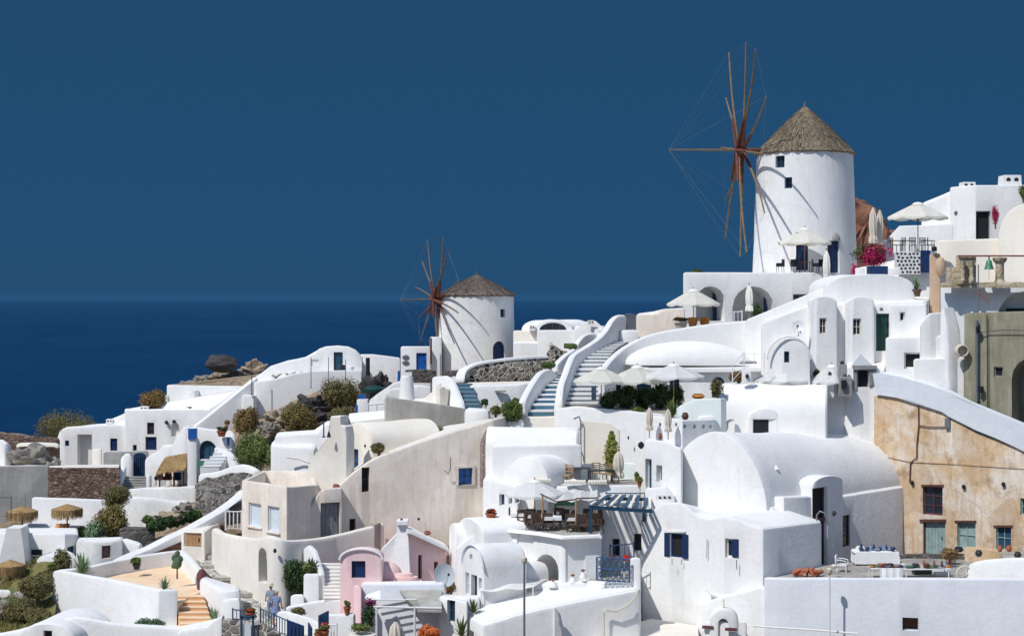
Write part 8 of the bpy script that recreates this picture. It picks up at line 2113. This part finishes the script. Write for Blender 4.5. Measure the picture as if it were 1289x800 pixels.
# ---------------------------------------------------------------- blue fence, stone wall and people at the path
wall_thing('rough stone wall below the blue railing at the bottom', [(282, 76.2, 778), (300, 76, 779), (330, 75.6, 784), (352, 75.4, 792)], 'rubble_grey', .5, 2.5, name='stone_wall', wob=.15)
railing([(293, 76, 781), (312, 75.9, 783)], .55, 'short blue ornate railing on the rough stone wall', 'slate_blue', gap=.16, r=.02)
railing([(328, 76.6, 788), (345, 76.2, 795), (362, 75.8, 803)], .85, 'blue ornate railing sloping along the path beside the walkers', 'slate_blue', gap=.15, r=.025)
potplant(315, 776, 75.8, 12, 6, 14, 5, 'terracotta box with small plants on the rough stone wall', 'leaf', extra='flower_red')
t = thing('blue_frame_gate', 'blue painted window frame set in the rough stone wall', 'window frame', P(311, 810, 75.2)); bm = NB()
for a, c in (((304, 812), (304, 774)), ((318.5, 812), (318.5, 774)), ((303, 776), (320, 776))): tube(bm, [P(a[0], a[1], 75.2), P(c[0], c[1], 75.2)], .07, 4)
part('frame', bm, 'slate_blue', t); bm = panel([(307, 812), (307, 784), (316, 784), (316, 812)], ((304, 75.25), (319, 75.25)), .05); part('inner_panel', bm, 'whitewash_cool', t)
for i, (x0, x1, y0, y1, D) in enumerate(((363, 382, 780, 815, 75.4), (388, 392, 783, 812, 75.2), (401, 413, 768, 800, 76.6))):
    t = thing('blue_gate', ['slatted navy gate leaf at the end of the sloping blue railing', 'thin navy gate edge seen side on', 'tall navy gate leaf at the end of the low pale wall'][i], 'gate', P((x0+x1)/2, y1, D)); part('gate_leaf', panel([(x0, y1), (x0, y0+6 if i == 2 else y0), (x1, y0 if i == 2 else y0+7), (x1, y1)], ((x0, D), (x1, D-.5)), .07), 'navy', t)
    bm = NB()
    for k in range(4):
        x = x0+(x1-x0)*(k+.5)/4; tube(bm, [P(x, y1-2, D-.12-.5*(k+.5)/4), P(x, y0+7, D-.12-.5*(k+.5)/4)], .025, 4)
    part('plank_strips', bm, 'slate_blue', t)
railing([(406, 75.6, 812), (424, 75.4, 812)], 1.0, 'white and navy picket gate beside the flower pot', 'white_paint', gap=.14, r=.025)
potplant(408, 803, 75, 12, 10, 16, 10, 'terracotta pot with leafy plant before the picket gate', 'leaf_mid', extra='flower_red')
potplant(400, 806, 74.8, 9, 10, 8, 5, 'empty looking reddish pot left of the leafy pot', 'leaf_dry')

def person(label, loc, H, yaw, shirt, trousers, hatm, hairm, lean=.08, armbend=.3, bag=None, dress=False):
    """standing/walking figure seen from behind: one skinned body; clothing, hair and hat are children"""
    t = thing('person', label, 'person', loc); M_ = Matrix.Translation(Vector(loc)) @ Matrix.Rotation(yaw, 4, 'Z') @ Matrix.Scale(H/1.75, 4)
    J = {'pel': (0, 0, .95, .13), 'spi': (0, .01, 1.12, .125), 'che': (0, .02+lean*.4, 1.32, .145), 'nk': (0, .03+lean, 1.47, .055), 'hd0': (0, .05+lean, 1.56, .075), 'hd': (0, .06+lean, 1.65, .095), 'top': (0, .05+lean, 1.73, .06)}
    E = [('pel', 'spi'), ('spi', 'che'), ('che', 'nk'), ('nk', 'hd0'), ('hd0', 'hd'), ('hd', 'top')]
    for s_, n_ in ((-1, 'l'), (1, 'r')):
        st = .16*s_
        J.update({'sh'+n_: (s_*.18, .02+lean, 1.40, .06), 'el'+n_: (s_*.25, -.03+lean, 1.13, .042), 'wr'+n_: (s_*.26, armbend*.5+lean, .93+armbend*.2, .03), 'pa'+n_: (s_*.26, armbend*.6+lean, .86+armbend*.24, .035),
                  'hp'+n_: (s_*.09, 0, .90, .10), 'kn'+n_: (s_*.10, .04+st*.6, .50, .06), 'an'+n_: (s_*.10, st*1.3-.03, .09, .04), 'to'+n_: (s_*.11, st*1.3+.14, .04, .035)})
        E += [('che', 'sh'+n_), ('sh'+n_, 'el'+n_), ('el'+n_, 'wr'+n_), ('wr'+n_, 'pa'+n_), ('pel', 'hp'+n_), ('hp'+n_, 'kn'+n_), ('kn'+n_, 'an'+n_), ('an'+n_, 'to'+n_)]
        for k in range(5):
            f = f'f{k}{n_}'; J[f] = (s_*.26+(k-2)*.017, armbend*.7+lean+.01*k*(4-k)*.2, .77+armbend*.28+abs(k-2)*.008, .009); E.append(('pa'+n_, f))
    def skin(sel, grow, name, mat, cut=None):
        names = [k for k in J if sel(k)]; idx = {k: i for i, k in enumerate(names)}
        me = bpy.data.meshes.new(name); me.from_pydata([J[k][:3] for k in names], [(idx[a], idx[c]) for a, c in E if a in idx and c in idx], [])
        o = bpy.data.objects.new(name, me); COL.objects.link(o)
        md = o.modifiers.new('s', 'SKIN'); md.use_smooth_shade = True; sk = me.skin_vertices
        if not sk: me.attributes.new
        bmx = bmesh.new(); bmx.from_mesh(me); ly = bmx.verts.layers.skin.verify(); bmx.verts.ensure_lookup_table()
        for k, i in idx.items():
            r_ = J[k][3]+grow; bmx.verts[i][ly].radius = (r_*(1.18 if k in ('che', 'pel', 'spi') else 1), r_*(.85 if k in ('che', 'pel', 'spi') else 1)); bmx.verts[i][ly].use_root = (i == 0)
        bmx.to_mesh(me); bmx.free()
        o.modifiers.new('d', 'SUBSURF').levels = 2; o.modifiers['d'].render_levels = 2
        bpy.context.view_layer.update(); dg = bpy.context.evaluated_depsgraph_get(); m2 = bpy.data.meshes.new_from_object(o.evaluated_get(dg)); bpy.data.objects.remove(o)
        bm = NB(); bm.from_mesh(m2)
        if cut:
            dead = [f for f in bm.faces if cut(f.calc_center_median())]; bmesh.ops.delete(bm, geom=dead, context='FACES')
        bmesh.ops.transform(bm, matrix=M_, verts=bm.verts[:]); return part(name, bm, mat, t, ang=60)
    skin(lambda k: True, 0, 'body', 'skin')
    skin(lambda k: k in ('pel', 'spi', 'che', 'nk', 'shl', 'shr', 'ell', 'elr'), .018, 'shirt', shirt, lambda c: c.z > 1.47 or (abs(c.x) > .2 and c.z < 1.2))
    if dress:
        bm = NB(); lathe(bm, (0, 0, 0), [(.19, 1.0), (.22, .85), (.27, .6), (.30, .48), (.28, .48), (.18, .9)], 28, wob=.12); bmesh.ops.transform(bm, matrix=M_, verts=bm.verts[:]); part('skirt', bm, trousers, t, ang=60)
    else: skin(lambda k: k[:2] in ('pe', 'hp', 'kn', 'an'), .022, 'trousers', trousers, lambda c: c.z > 1.06 or c.z < .14)
    bm = NB(); bmesh.ops.create_icosphere(bm, subdivisions=3, radius=1, matrix=Matrix.Translation((0, .035+lean, 1.67)) @ Matrix.Diagonal((.098, .105, .105, 1)))
    bmesh.ops.delete(bm, geom=[f for f in bm.faces if f.calc_center_median().y > .09+lean and f.calc_center_median().z < 1.72], context='FACES'); bmesh.ops.transform(bm, matrix=M_, verts=bm.verts[:]); part('hair', bm, hairm, t, ang=60)
    bm = NB()
    for x in (-.035, .035): bmesh.ops.create_icosphere(bm, subdivisions=1, radius=.013, matrix=Matrix.Translation((x, .145+lean, 1.66)))
    bmesh.ops.transform(bm, matrix=M_, verts=bm.verts[:]); part('eyes', bm, 'black', t)
    bm = NB(); bmesh.ops.create_cone(bm, segments=8, radius1=.018, radius2=.008, depth=.04, matrix=Matrix.Translation((0, .155+lean, 1.63))); bmesh.ops.transform(bm, matrix=M_, verts=bm.verts[:]); part('nose', bm, 'skin', t)
    if hatm:
        bm = NB(); lathe(bm, (0, .045+lean, 1.70), [(.17, 0), (.18, .012), (.112, .03), (.108, .10), (.08, .135), (0, .145)], 24); bmesh.ops.transform(bm, matrix=M_, verts=bm.verts[:]); part('hat', bm, hatm, t)
    if bag:
        bm = NB(); prism(bm, [V2(-.14, -.2), V2(.14, -.2), V2(.14, -.1), V2(-.14, -.1)], [1.38]*4, 1.02, .04, wob=0); bmesh.ops.transform(bm, matrix=M_, verts=bm.verts[:]); part('backpack', bm, bag, t)
    return t
zp = ZZ(790, 79.8)
person('walker in a pale hat and grey shirt going up the path, slightly ahead', P(341, 779, 81.4), 1.76, .15, 'cloth_grey', 'cloth_blue', 'hat_straw', 'hair_light', bag=None)
person('walker with light hair in blue patterned clothes nearest the blue railing', P(347.5, 786, 80.2), 1.70, -.15, 'cloth_blue', 'cloth_blue', None, 'hair_light', armbend=.15, dress=True)
apply_cuts()
